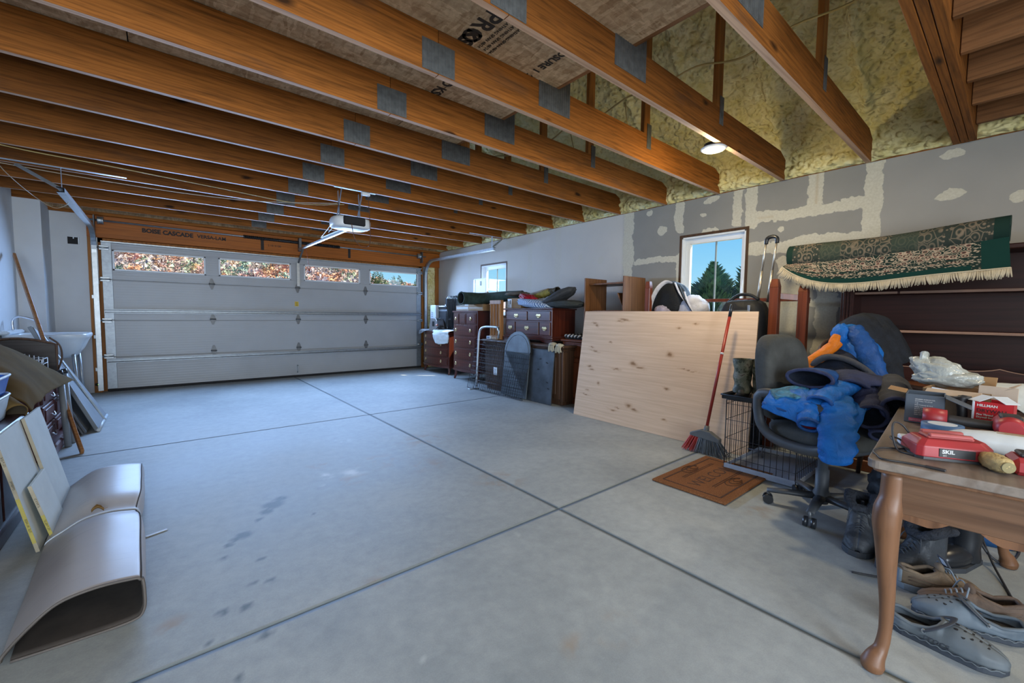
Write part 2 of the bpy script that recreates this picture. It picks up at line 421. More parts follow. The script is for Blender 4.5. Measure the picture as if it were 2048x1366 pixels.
def np_noise(x, y, sc, seed=0, oct=4):
    rs = np.random.RandomState(seed); g = rs.rand(256, 256); out = np.zeros_like(x); a = 1.; tot = 0
    for o in range(oct):
        X, Y = x * sc, y * sc; xi, yi = np.floor(X).astype(int), np.floor(Y).astype(int); fx, fy = X - xi, Y - yi
        fx, fy = fx * fx * (3 - 2 * fx), fy * fy * (3 - 2 * fy)
        G = lambda i, j: g[i % 256, j % 256]
        out += a * ((G(xi, yi) * (1 - fx) + G(xi + 1, yi) * fx) * (1 - fy) + (G(xi, yi + 1) * (1 - fx) + G(xi + 1, yi + 1) * fx) * fy)
        tot += a; a *= .55; sc *= 2.1
    return out / tot
def sst(a, b, x):
    t = np.clip((x - a) / (b - a), 0, 1); return t * t * (3 - 2 * t)
def grid_np(us, vs, P, col=None, hole=None):
    """numpy quad grid -> mesh; P(u,v) -> Nx3, col -> Nx3"""
    U, V = np.meshgrid(us, vs, indexing='ij'); co = P(U.ravel(), V.ravel()); nu, nv = len(us), len(vs)
    i, j = np.meshgrid(np.arange(nu - 1), np.arange(nv - 1), indexing='ij'); i, j = i.ravel(), j.ravel()
    F = np.stack([i * nv + j, (i + 1) * nv + j, (i + 1) * nv + j + 1, i * nv + j + 1], 1)
    if hole is not None:
        cu = (us[i] + us[i + 1]) / 2; cv = (vs[j] + vs[j + 1]) / 2; F = F[~hole(cu, cv)]
    me = bpy.data.meshes.new('grid'); me.vertices.add(len(co)); me.vertices.foreach_set('co', co.ravel().astype('f'))
    me.loops.add(F.size); me.loops.foreach_set('vertex_index', F.ravel().astype('i')); me.polygons.add(len(F))
    me.polygons.foreach_set('loop_start', np.arange(0, F.size, 4).astype('i')); me.polygons.foreach_set('loop_total', np.full(len(F), 4, 'i')); me.update(calc_edges=True)
    if col is not None:
        a = me.color_attributes.new('wear', 'FLOAT_COLOR', 'POINT'); c = np.ones((len(co), 4), 'f'); c[:, :3] = col(U.ravel(), V.ravel()); a.data.foreach_set('color', c.ravel())
    return me
def mesh_obj(name, me, m, parent=None):
    me.name = name; o = bpy.data.objects.new(name, me); COL.objects.link(o); me.materials.append(m)
    if parent is not None: o.parent = parent
    return o

# ------------------------------------------------------------------ floor: four sawn slabs on a dark bed
mb = MB(); mb.b2((XL - .15, YR - .1, -.2), (XW + .16, YD + .12, -.022), 0)
floor = mb.build('floor', MDARK); floor['kind'] = 'structure'
SPOTS = [(.47, 2.77, .075), (.53, 2.83, .05), (.42, 2.70, .045), (.28, 2.48, .05), (.24, 2.46, .03), (.21, 2.42, .025), (.32, 2.18, .03), (.33, 1.97, .022), (.2, 1.86, .028), (.13, 1.87, .024), (.26, 2.0, .018),
         (.24, 1.64, .025), (.14, 1.49, .016), (.30, 1.75, .014), (.18, 2.3, .02), (.62, 2.5, .02), (.37, 2.62, .03), (.1, 1.72, .013)]
BROWN = [(.96, 2.87, .16), (.88, 3.29, .12), (1.5, 2.81, .2), (1.76, 2.23, .22), (.7, 1.72, .1), (-.01, 1.91, .07), (1.23, .88, .12), (1.07, .92, .07), (1.04, 1.7, .09), (1.8, 3.4, .3), (1.25, 3.1, .22), (2.7, .95, .18)]
PALE = [(1.02, 3.0, .12), (.85, 3.05, .09), (1.05, 3.3, .08), (.78, 2.85, .06), (1.39, 1.6, .025), (.62, 1.2, .02), (1.2, 3.8, .1)]
def floor_col(x, y):
    wx, wy = x + .05 * (np_noise(x, y, 9, 3) - .5), y + .05 * (np_noise(x, y, 9, 4) - .5); n = np_noise(x, y, 14, 5)
    c = np.zeros((len(x), 3))
    for k, (L, amp) in enumerate(((SPOTS, .85), (BROWN, .8), (PALE, .8))):
        for a, b, r in L:
            d = np.hypot(wx - a, (wy - b) * 1.1); f = sst(r, r * .55, d) if k == 0 else sst(r * 1.1, 0, d) * sst(.42, .66, n)
            c[:, k] = np.maximum(c[:, k], amp * f)
    return c
def floor_edge(x, y, b):
    c = floor_col(x, y); e = (x < b[0] + .0009) | (x > b[1] - .0009) | (y < b[2] + .0009) | (y > b[3] - .0009); c[e] = (1, 0, 0); return c
JX, JY = 1.77, (1.68, 4.62); g = .0021
for x0, x1 in ((XL - .1, JX - g), (JX + g, XW + .1)):
    for y0, y1 in ((YR, JY[0] - g), (JY[0] + g, JY[1] - g), (JY[1] + g, YD + .1)):
        us, vs = np.linspace(x0, x1, int((x1 - x0) / .02) + 2), np.linspace(y0, y1, int((y1 - y0) / .02) + 2)
        def P(u, v, a=x0, b=x1, c=y0, d=y1):
            z = np.where((u <= a + 1e-6) | (u >= b - 1e-6) | (v <= c + 1e-6) | (v >= d - 1e-6), -.02, 0.); return np.stack([u, v, z], 1)
        us = np.sort(np.r_[us, x0 + .0006, x1 - .0006]); vs = np.sort(np.r_[vs, y0 + .0006, y1 - .0006])
        mesh_obj('slab', grid_np(us, vs, P, lambda u, v, b=(x0, x1, y0, y1): floor_edge(u, v, b)), MC, floor)

# ------------------------------------------------------------------ right wall with its two window holes and joint compound
WIN = ((1.855, 2.555, 1.12, 2.05), (5.80, 6.54, 1.12, 2.05))
BANDS = [  # y0, y1, z0, z1 : joint compound
    (.79, .91, -.1, 2.6), (.86, 1.85, 2.09, 2.19), (.84, 1.95, 1.78, 1.90), (1.21, 1.33, 2.17, 2.6), (1.91, 2.00, 2.09, 2.6), (1.76, 1.87, 2.06, 2.6),
    (2.54, 2.65, 2.10, 2.6), (2.55, 3.2, 1.80, 1.87), (3.22, 3.36, -.1, 2.6), (1.30, 1.55, .3, 1.75), (1.05, 1.22, .25, 1.38), (.93, 1.5, 1.25, 1.31), (1.12, 1.22, 1.3, 1.85), (2.5, 2.6, 0, 1.9)]
DABS = [(2.22, 2.42, .10, .035), (2.81, 2.18, .05, .05), (2.23, 2.10, .08, .02), (.40, 2.09, .10, .04), (.39, 2.41, .07, .03), (4.1, 1.98, .05, .05), (3.74, 1.91, .05, .05), (2.3, 2.28, .05, .02), (1.55, 2.0, .03, .03), (3.0, 2.4, .04, .03), (3.75, 1.5, .08, .1), (.05, 2.0, .05, .05)]
TAPES = (4.55, 5.18, 5.75, 6.95, 7.5)
def wall_col(y, z):
    wy = y + .07 * (np_noise(y, z, 7, 11) - .5) + .03 * (np_noise(y, z, 40, 12) - .5); wz = z + .08 * (np_noise(y, z, 6, 13) - .5) + .03 * (np_noise(y, z, 40, 14) - .5)
    m = np.zeros(len(y))
    for a, b, c, d in BANDS: m = np.maximum(m, sst(a - .045, a + .045, wy) * sst(b + .045, b - .045, wy) * sst(c - .045, c + .045, wz) * sst(d + .045, d - .045, wz))
    for a, b, ry, rz in DABS: m = np.maximum(m, sst(1.6, .4, np.hypot((wy - a) / ry, (wz - b) / rz)))
    for a in TAPES: m = np.maximum(m, sst(.09, .02, np.abs(wy - a)))
    
    pr = np.maximum(sst(3.3, 3.4, y) * .95, sst(.84, .80, wy) * .16)
    line = .7 * (np.abs(y - .868) < .006) * (z > 1.8) + .35 * (np.abs(z - 2.135 - .01 * (y - 1.5)) < .004) * (y > .9) * (y < 1.75) + .5 * (np.abs(y - 1.265) < .006) * (z > 2.19)
    return np.stack([m, pr, line], 1)
ys = np.arange(YR, YD + .02, .02); ys = np.unique(np.round(np.r_[ys, [w for q in WIN for w in q[:2]], YD], 4)); zs = np.unique(np.round(np.r_[np.arange(0, ZC, .02), ZC + .01, 1.12, 2.05], 4))
def in_win(cy, cz): return np.any([(cy > a) & (cy < b) & (cz > c) & (cz < d) for a, b, c, d in WIN], axis=0)
me = grid_np(ys, zs, lambda u, v: np.stack([np.full_like(u, XW), u, v], 1), wall_col, in_win)
wall_r = mesh_obj('wall_right', me, MD); wall_r['kind'] = 'structure'
mb = MB(); edges = [YR - .1, WIN[0][0], WIN[0][1], WIN[1][0], WIN[1][1], YD + .1]
for k in (0, 2, 4): mb.b2((XW + .012, edges[k], -.1), (XW + .15, edges[k + 1], 2.75), 0)
for w in WIN: mb.b2((XW + .012, w[0], -.1), (XW + .15, w[1], w[2] + .0), 0); mb.b2((XW + .012, w[0], w[3]), (XW + .15, w[1], 2.75), 0)
mb.build('framing', MSTUD, wall_r)
for k, (y0, y1, z0, z1) in enumerate(WIN):
    w = struct('window_%d' % (k + 1), (XW, (y0 + y1) / 2, z0))
    mb = MB(); r = .028                                   # rough framing edge left showing
    mb.b2((XW - .004, y0 - r, z1), (XW + .06, y1 + r, z1 + r)); mb.b2((XW - .004, y0 - r, z0 - r), (XW + .06, y0, z1)); mb.b2((XW - .004, y1, z0 - r), (XW + .06, y1 + r, z1)); mb.b2((XW - .004, y0, z0 - r), (XW + .06, y1, z0))
    mb.build('rough_edge', MEDGED, w, True)
    mb = MB(); q = .018
    mb.b2((XW + .0, y0, z1 - q), (XW + .12, y1, z1)); mb.b2((XW, y0, z0), (XW + .12, y1, z0 + q)); mb.b2((XW, y0, z0), (XW + .12, y0 + q, z1)); mb.b2((XW, y1 - q, z0), (XW + .12, y1, z1))
    mb.build('jamb_liner', MVINYL, w, True)
    mb = MB(); s = .055; a0, a1, b0, b1 = y0 + q, y1 - q, z0 + q, z1 - q; xa, xb = XW + .06, XW + .11
    mb.b2((xa, a0, b1 - s), (xb, a1, b1)); mb.b2((xa, a0, b0), (xb, a1, b0 + s)); mb.b2((xa, a0, b0 + s), (xb, a0 + .045, b1 - s)); mb.b2((xa, a1 - s, b0 + s), (xb, a1, b1 - s))
    sash = mb.build('sash', MVINYL, w, True)
    MB().b2((xa + .02, a0 + .04, b0 + s - .005), (xa + .026, a1 - .045, b1 - s + .005), 0).build('pane', MGLASS, sash, True)
    ym = (a0 + a1) / 2 - .01
    MB().b2((xa + .012, ym - .007, b0 + s), (xa + .034, ym + .007, b1 - s)).build('muntin', M_plain('muntin_grey', (.20, .25, .28, 1), .4) if k == 0 else bpy.data.materials['muntin_grey'], sash, True)

# ------------------------------------------------------------------ left walls, rear wall, door wall
def wall(name, lo, hi, m=MWHITE): o = MB().b2(lo, hi, 0).build(name, m); o['kind'] = 'structure'; return o
wl = wall('wall_left', (XL - .12, -.4, 0), (XL, 7.62, 2.69))
MB().b2((XL - .12, YR - .1, 0), (XL, -2.75, 2.69), 0).build('pier', MWHITE, wl); MB().b2((XL - .12, -2.75, 2.15), (XL, -.4, 2.69), 0).build('lintel', MWHITE, wl)
wall('wall_left_chase', (XL - .12, 7.62, 0), (-1.085, YD + .1, 2.46))
wall('wall_left_return', (-1.085, YD, 0), (-.745, YD + .1, 2.46))
wr = wall('wall_rear', (XL - .12, YR - .1, 0), (-1.05, YR, 2.69)); MB().b2((.85, YR - .1, 0), (XW + .15, YR, 2.69), 0).build('pier', MWHITE, wr); MB().b2((-1.05, YR - .1, 2.32), (.85, YR, 2.69), 0).build('lintel', MWHITE, wr)

wall('wall_front_rim', (XL - .12, YD + .02, 2.476), (XW + .15, YD + .1, 2.76), MOSB)
wf = struct('wall_front', (0, YD, 0))
mb = MB()
for x0, x1 in ((-.745, -.665),): mb.b2((x0, YD - .02, 0), (x1, YD + .1, 2.14))
mb.build('jamb_stud', MSTUD, wf, True)
for x0, x1 in ((4.255, 4.40), (4.585, 4.665)): MB().b2((x0, YD - .0, 0), (x1, YD + .1, 2.14)).build('jamb_stud', MSTUD, wf, True)
def insul(u, v): return (4.40 + .185 * u, YD + .035 + .02 * noise.noise(Vector((u * 3, v * 14, 1))), .0 + 2.14 * v)
MB().grid(insul, 8, 60).build('insulation', MFOAM, wf, True)
MB().b2((4.2, YD + .09, 0), (4.8, YD + .13, 2.5), 0).build('sheathing', MOSB, wf, True)
MB().b2((-.80, YD + .055, 0), (-.60, YD + .13, 2.14), 0).build('door_stop', MSTUD, wf, True); MB().b2((4.22, YD + .055, 0), (4.42, YD + .13, 2.14), 0).build('door_stop', MSTUD, wf, True); MB().b2((-.8, YD + .055, 2.08), (4.42, YD + .13, 2.16), 0).build('door_stop', MSTUD, wf, True)
hb = MB().b2((-.745, YD - .03, 2.135), (XW - .002, YD + .1, 2.43), .004).build('header_beam', MLVL, wf, True)
MB().b2((-1.3, YD - .06, 2.432), (XW - .002, YD + .1, 2.475)).build('top_plate', MJOIST, wf, True)
lettering('BOISE CASCADE', .080, (-.18, YD - .032, 2.265), (1, 0, -.012), (.0, 0, 1), MINK, hb, 'printed_words', bold=.004)
lettering('VERSA-LAM', .072, (.455, YD - .032, 2.262), (1, 0, -.012), (.0, 0, 1), MINK, hb, 'printed_words', bold=.002)
lettering('2.1E 3100', .05, (1.40, YD - .032, 2.24), (1, 0, -.012), (.0, 0, 1), MINK, hb, 'printed_words')
for x in (1.30, 2.72): MB().b2((x, YD - .034, 2.17), (x + .045, YD - .029, 2.36), .001).build('printed_bar', MINK, hb, True)
# gang box hole in the left return
bx = thing('outlet_box', 'open dark electrical box cut into the white wall left of the garage door', 'outlet box', (-.875, YD - .001, 2.07))
mb = MB(); mb.b2((-.93, YD - .003, 2.02), (-.82, YD + .001, 2.12), .001); mb.build('recess', MDARK, bx, True)
mb = MB(); mb.b2((-.832, YD - .012, 2.02), (-.82, YD - .001, 2.12)); mb.b2((-.93, YD - .008, 2.112), (-.82, YD - .001, 2.12)); mb.b2((-.88, YD - .008, 2.09), (-.868, YD - .002, 2.12)); mb.build('rim', MVINYL, bx, True)

# ------------------------------------------------------------------ ceiling: strand board decking, trusses, foam
ceil = struct('ceiling')
xs = [-1.45, -.1, 1.13 + .42, 2.13]; yb = [YR, -.3, 2.14, 4.58, 7.02, YD + .1]
for i in range(3):
    for j in range(5):
        MB().b2((xs[i] + .003, yb[j] + .003, 2.694), (xs[i + 1] - .003, yb[j + 1] - .003, 2.714), .001).build('deck_panel', MOSB, ceil, True)
MB().b2((-1.5, YR - .1, 2.72), (2.15, YD + .2, 2.74), 0).build('subfloor_underlay', MDARK, ceil, True)
MB().b2((2.125, .42, 2.694), (2.16, YD, 2.80), .002).build('rim_board', MJOISTY, ceil, True)
MB().b2((2.10, YR, 2.73), (2.12, YD + .1, 5.2), 0).build('knee_wall', MOSB, ceil, True)
lettering('52PRO', .15, (1.33, 1.66, 2.692), (0, 1, 0), (1, 0, 0), MINK, ceil, 'printed_words', bold=.003)
lettering('KS980', .12, (1.34, 2.0, 2.692), (0, 1, 0), (1, 0, 0), MINK, ceil, 'printed_words', bold=.006)
for q in range(3): lettering('RATED SHEATHING SPAN 48/24', .03, (1.46 + .04 * q, 1.68, 2.692), (0, 1, 0), (1, 0, 0), MINK, ceil, 'printed_words')
lettering('EXPOSURE 1  2400', .07, (1.86, 1.68, 2.692), (0, 1, 0), (1, 0, 0), MINK, ceil, 'printed_words', bold=.002)
lettering('52PRO KS980', .10, (1.50, 2.3, 2.692), (0, 1, 0), (1, 0, 0), MINK, ceil, 'printed_words', bold=.003)
def roof_z(x): return 2.80 + .93 * (4.53 - x)
_fp = smooth_path([(4.66, 0, 2.47), (4.60, 0, 2.50), (4.60, 0, 2.58), (4.585, 0, 2.68), (4.53, 0, 2.80), (4.40, 0, 2.93), (4.1, 0, 3.2), (3.2, 0, roof_z(3.2)), (2.12, 0, roof_z(2.12))], 8)
_L = [0.]
for a, b in zip(_fp, _fp[1:]): _L.append(_L[-1] + (b - a).length)
_px = np.array([p.x for p in _fp]); _pz = np.array([p.z for p in _fp]); _L = np.array(_L)
TY = [.89, 1.53, 2.14, 2.75, 3.40, 4.01, 4.62, 5.235, 5.86, 6.48, 7.10, 7.70]
def foam_P(u, v):
    x, z = np.interp(u, _L, _px), np.interp(u, _L, _pz)
    tx, tz = np.gradient(_px, _L), np.gradient(_pz, _L); nx, nz = -np.interp(u, _L, tz), np.interp(u, _L, tx); nl = np.hypot(nx, nz); nx, nz = nx / nl, nz / nl
    h = np.zeros_like(u)
    for k in range(len(u)):
        p = Vector((u[k] * 1.25, v[k], 3.3)); w = noise.noise_vector(p * 5) * .05
        d1 = noise.voronoi((p + w) * 17)[0][0]; d2 = noise.voronoi((p + w) * 36)[0][0]
        big = noise.fractal(p * 2.1, 1, 2, 3)
        h[k] = .060 * (.5 - d1) + .022 * (.5 - d2) + .045 * big
    ridge = np.zeros_like(u)
    for t in TY: ridge += .055 * np.exp(-((v - t - .012 * np.sin(u * 5 + t * 3)) / .03) ** 2)
    h = h + ridge * sst(.35, .55, u); h *= sst(0, .12, u) * .8 + .2
    return np.stack([x - np.abs(nx) * h, v, z - np.abs(nz) * h - .0], 1)
us = np.r_[np.arange(0, 1.5, .017), np.arange(1.5, _L[-1], .028), _L[-1]]; vs = np.r_[np.arange(-.4, 3.3, .017), np.arange(3.3, YD + .05, .028)]
me = grid_np(us, vs, foam_P); me.polygons.foreach_set('use_smooth', [True] * len(me.polygons)); mesh_obj('spray_foam', me, MFOAM, ceil)
MB().b2((4.5, YR, 2.47), (4.85, -.38, 2.7), 0).build('eave_block', MOSB, ceil, True)
MB().grid(lambda u, v: (lerp(5.0, 2.0, u), lerp(YR - .1, YD + .2, v), lerp(2.42, 5.4, u)), 1, 1, False).build('roof_sheathing', MOSB, ceil, True)

ORD = ['nearest', 'second nearest', 'third nearest', 'fourth nearest', 'fifth nearest', 'sixth nearest', 'seventh nearest', 'sixth from the garage door', 'fifth from the garage door', 'fourth from the garage door', 'third from the garage door', 'second from the garage door']
def gusset(x0, x1, z0, z1, y, parent, world=True):
    """toothed steel plate: a sheet with rows of punched teeth"""
    mb = MB(); mb.b2((x0, y - .0035, z0), (x1, y, z1), .0006); n = max(3, int((x1 - x0) / .021))
    for k in range(n):
        x = lerp(x0, x1, (k + .5) / n); mb.b2((x - .004, y - .0055, z0 + .008), (x + .004, y - .003, z1 - .008), .0008)
    return mb.build('gusset_plate', MGUSS, parent, world)
for k, y in enumerate(TY):
    lb = 'pine roof truss with toothed steel plates, ' + (ORD[k] + ' to the camera overhead' if k < 7 else ORD[k])
    if k == len(TY) - 1: pass
    t = thing('roof_truss', lb, 'roof truss', (1.6, y, ZC), 0, 'pine roof trusses overhead')
    xsp = 1.215 + random.uniform(-.01, .01)
    MB().b2((-1.45, y - .019, ZC), (xsp - .0012, y + .019, 2.692), .002).build('joist', MJOIST, t, True)
    e = 4.50 + random.uniform(-.02, .02)
    MB().prism([(xsp + .0012, ZC), (4.62, ZC), (4.62, 2.64), (e, 2.692), (xsp + .0012, 2.692)], y - .019, y + .019, 1).build('joist', MJOIST, t, True)
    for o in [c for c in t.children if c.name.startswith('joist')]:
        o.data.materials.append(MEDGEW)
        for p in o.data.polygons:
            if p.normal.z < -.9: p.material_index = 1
    gusset(1.115, 1.318, 2.46, 2.62, y - .019, t); gusset(1.97, 2.27, 2.53, 2.79 if y < 3 else 2.69, y - .019, t)
    for xw, wd in ((2.22, .10), (3.235, .085)):
        MB().b2((xw - wd / 2, y - .018, 2.692), (xw + wd / 2, y + .018, roof_z(xw) + .02), .002).build('web', MSTUD, t, True)
    gusset(3.235, 3.295, 2.575, 2.78, y - .0195, t)
t = thing('girder_truss', 'doubled pine girder truss at upper right beside the short boards', 'girder truss', (3.2, .335, ZC))
for y in (.378, .336, .294): MB().b2((2.17, y - .0195, ZC), (4.63, y + .0195, 2.74), .003).build('ply', MJOIST, t, True)
for k, x in enumerate((2.80, 3.20, 3.60, 4.0, 4.40)):
    lb = ['stair opening joist at the upper right corner, nearest the middle of the ceiling', 'second stair opening joist from the middle, upper right corner', 'middle one of the five stair opening joists at upper right', 'fourth stair opening joist, second from the right wall', 'stair opening joist closest to the right wall'][k]
    single(MB().b2((x - .02, YR, 2.50), (x + .02, .272, 2.77), .003), 'stair_joist', MJOISTY, (x, -1.4, 2.5), lb, 'joist', 'short joists at upper right')
MB().b2((2.2, YR, 2.772), (4.66, .27, 2.79), .001).build('deck_panel', MOSB, ceil, True)
# ------------------------------------------------------------------ sectional garage door
MDOOR = None
def _doormat():
    t = NT('door_white'); v = t.coord((1, 1, 1)); sep = t.new('ShaderNodeSeparateXYZ'); t.lk(v, sep.inputs[0])
    w = t.new('ShaderNodeTexWave', wave_type='BANDS', bands_direction='Z'); t.lk(v, w.inputs[0]); w.inputs['Scale'].default_value = 8.5
    n = t.noise(v, 2.5, 3); c = t.ramp(n.outputs[0], [(.3, (.36, .375, .395)), (.7, (.40, .415, .435))]); t.bump(w.outputs[0], .12, .004)
    return t.fin(c, .42, 0, .5)
MDOOR = _doormat()
D0, D1 = -.615, 4.235
door = struct('door_1', (1.8, YD, 0))
zc = [.035, .49, 1.005, 1.57, 2.10]
panes = ((-.505, .55), (.715, 1.75), (1.955, 2.95), (3.13, 4.17)); pz0, pz1 = 1.70, 1.985
for k in range(4):
    z0, z1 = zc[k] + .002, zc[k + 1] - .002; mb = MB()
    if k < 3:
        mb.prism([(YD - .0, z0), (YD - .0, z1 - .012), (YD + .006, z1), (YD + .05, z1), (YD + .05, z0 + .01), (YD + .006, z0)], D0, D1, 0)
    else:
        mb.b2((D0, YD, z0), (D1, YD + .05, pz0)); mb.b2((D0, YD, pz1), (D1, YD + .05, z1)); e = [D0] + [q for p in panes for q in p] + [D1]
        for i in range(0, 10, 2): mb.b2((e[i], YD, pz0 - .001), (e[i + 1], YD + .05, pz1 + .001))
    sec = mb.build('door_section', MDOOR, door, True)
    if k == 3:
        for a, b in panes:
            mb = MB(); q = .022
            mb.b2((a, YD - .008, pz1 - q), (b, YD + .03, pz1)); mb.b2((a, YD - .008, pz0), (b, YD + .03, pz0 + q)); mb.b2((a, YD - .008, pz0), (a + q, YD + .03, pz1)); mb.b2((b - q, YD - .008, pz0), (b, YD + .03, pz1))
            mb.build('pane_frame', MVINYL, sec, True); MB().b2((a + .015, YD + .018, pz0 + .015), (b - .015, YD + .022, pz1 - .015), 0).build('pane', MGLASS, sec, True)
MGREY = M_metal('grey_steel', (.30, .33, .36, 1), .45, .7); MGREYD = M_metal('worn_hinge_steel', (.16, .165, .17, 1), .5, .6)
for z in zc[1:4]: MB().b2((D0, YD + .022, z - .03), (D1, YD + .046, z + .03), .001).build('joint_seal', MDOOR, door, True)
for x0, x1 in ((D0, D0 + .105), (D1 - .105, D1)):
    for k in range(4): MB().b2((x0, YD - .006, zc[k] + .004), (x1, YD + .01, zc[k + 1] - .004)).build('end_stile', MGREY, door, True)
for z in (.435, 1.13):
    MB().prism([(YD - .055, z - .03), (YD - .055, z - .02), (YD - .012, z - .012), (YD - .012, z + .012), (YD - .055, z + .02), (YD - .055, z + .03), (YD - .045, z + .03), (YD - .002, z + .018), (YD - .002, z - .018), (YD - .045, z - .03)], D0 + .01, D1 - .01, 0).build('strut', MGREY, door, True)
MB().b2((D0, YD - .05, 2.075), (D1, YD - .002, 2.095)).build('top_strut', MGALV, door, True)
def hinge(x, z):
    mb = MB(); y = YD - .003
    mb.prism([(x - .012, z + .085), (x + .012, z + .085), (x + .034, z + .02), (x + .034, z - .02), (x + .012, z - .085), (x - .012, z - .085), (x - .034, z - .02), (x - .034, z + .02)], y - .006, y, 1)
    mb.cyl((x - .04, y - .012, z), (x + .04, y - .012, z), .011, 8)
    for s in (-1, 1): mb.cyl((x, y - .01, z + s * .05), (x, y, z + s * .05), .008, 6)
    mb.build('hinge', MGREYD, door, True)
for x in (.62, 1.85, 3.05):
    for z in (.525, 1.02, 1.57): hinge(x, z)
for x in (D0 + .03, D1 - .03):
    for z in (.5, 1.0, 1.57, 2.0):
        mb = MB(); mb.b2((x - .05, YD - .03, z - .03), (x + .05, YD - .004, z + .03)); mb.cyl((x - .08, YD - .035, z), (x + .05, YD - .035, z), .012, 8); mb.build('roller_bracket', MGALV, door, True)
MB().b2((D0, YD - .01, 0.0), (D1, YD + .05, .034), .006).build('bottom_seal', MDARK, door, True)
mb = MB(); mb.tube(smooth_path([(1.82, YD - .002, .09), (1.82, YD - .05, .10), (1.82, YD - .05, .2), (1.82, YD - .002, .21)], 4), .009); mb.build('lift_handle', MGALV, door, True)
MB().b2((1.80, YD - .006, 1.25), (1.86, YD - .001, 1.33), .0005).build('warning_sticker', M_plain('sticker_yellow', (.75, .52, .05, 1), .6), door, True)
mb = MB()
for k in range(3): mb.b2((1.812, YD - .008, 1.265 + .02 * k), (1.848, YD - .005, 1.272 + .02 * k), .0003)
mb.build('sticker_print', MINK, door, True)
MB().beam((1.86, YD - .02, 1.60), (1.86, YD - .02, 2.02), .05, .02).build('opener_bracket', MGALV, door, True)
# lift tracks
def track(side, label):
    x = D0 - .06 if side < 0 else D1 + .075
    t = thing('door_track', label, 'door track', (x, YD - .1, 0)); ye = 5.66
    R = .32; path = [(x, YD - .06, .03), (x, YD - .06, 2.24 - R)] + [(x, YD - .06 - R * (1 - math.cos(a)), 2.24 - R + R * math.sin(a)) for a in np.linspace(.15, PI / 2, 9)] + [(x, ye, 2.235)]
    mb = MB(); prof = [(-.026, -.02), (-.026, .02), (.026, .026), (.026, .016), (-.017, .012), (-.017, -.012), (.026, -.016), (.026, -.026)]
    for a, b in zip(path, path[1:]):
        A, B = Vector(a), Vector(b); d = (B - A).normalized(); n = Vector((0, -d.z, d.y)) if True else None
        side_v = Vector((1, 0, 0)); vs = []
        for P in (A, B):
            for (p, q) in prof: vs.append(P + side_v * (p * side) + n * q)
        m = len(prof); mb.add(vs, [(i, (i + 1) % m, m + (i + 1) % m, m + i) for i in range(m)])
    mb.build('rail', MGALV, t, True)
    mb = MB()                                              # perforated wall angle and flag bracket
    mb.b2((x + side * .03, YD - .05, .05), (x + side * .036, YD - .005, 2.2)); mb.b2((x - .03 if side > 0 else x - .05, YD - .012, 1.5), (x + .03, YD - .006, 2.2)); mb.build('wall_angle', MGALV, t, True)
    mb = MB(); mb.beam((x, ye + .08, 2.25), (x, ye + .08, ZC), .035, .003, (1, 0, 0)); mb.build('hanger_strap', MGALV, t, True)
    mb = MB(); mb.beam((x, ye + .10, 2.255), (x + side * .30, ye + .2, ZC - .004), .03, .003, (0, 1, 0)); mb.build('hanger_brace', MGALV, t, True)
    mb = MB(); mb.b2((x - .55 if side < 0 else x - .45, ye + .06, ZC - .006), (x + .45 if side < 0 else x + .32, ye + .10, ZC - .001), .001); mb.build('hanger_angle', MGALV, t, True)
    mb = MB()
    for z in (.3, .75, 1.3): mb.b2((x + side * .0, YD - .05, z), (x + side * .05, YD - .01, z + .05))
    mb.build('jamb_bracket', MGALV, t, True); return t
track(-1, 'galvanised door track curving up at the left end of the garage door')
track(1, 'galvanised door track curving toward the right wall above the dressers')
# torsion shaft
t = thing('torsion_shaft', 'steel torsion shaft with black spring over the garage door', 'torsion spring', (1.8, YD - .09, 2.31))
MB().cyl((-.72, YD - .09, 2.358), (4.3, YD - .09, 2.335), .0125, 10).build('shaft', MGALV, t, True)
mb = MB(); N = 56; pts = []
for k in range(N * 6 + 1):
    a = 2 * PI * k / 6; u = k / (N * 6); pts.append((lerp(1.05, 2.55, u), YD - .09 + .026 * math.cos(a), lerp(2.350, 2.343, u) + .026 * math.sin(a)))
mb.tube(pts, .006, 5); mb.cyl((1.05, YD - .09, 2.350), (2.55, YD - .09, 2.343), .022, 12); mb.build('spring', M_metal('black_spring_steel', (.03, .03, .032, 1), .45, .5), t, True)
for x in (-.66, 4.21):
    M = Matrix.Rotation(PI / 2, 3, 'Y'); MB().lathe([(.02, -.03), (.055, -.03), (.05, -.02), (.05, .02), (.055, .03), (.02, .03)], (x + (.06 if x < 0 else -.06), YD - .09, 2.358 if x < 0 else 2.335), 18, M).build('cable_drum', MGALV, t, True)
    MB().b2((x - .01, YD - .14, 2.2), (x + .004, YD - .03, 2.42)).build('end_bracket', MGREYD, t, True)
MB().b2((1.86, YD - .13, 2.2), (1.90, YD - .03, 2.42)).build('centre_bracket', MGREYD, t, True)
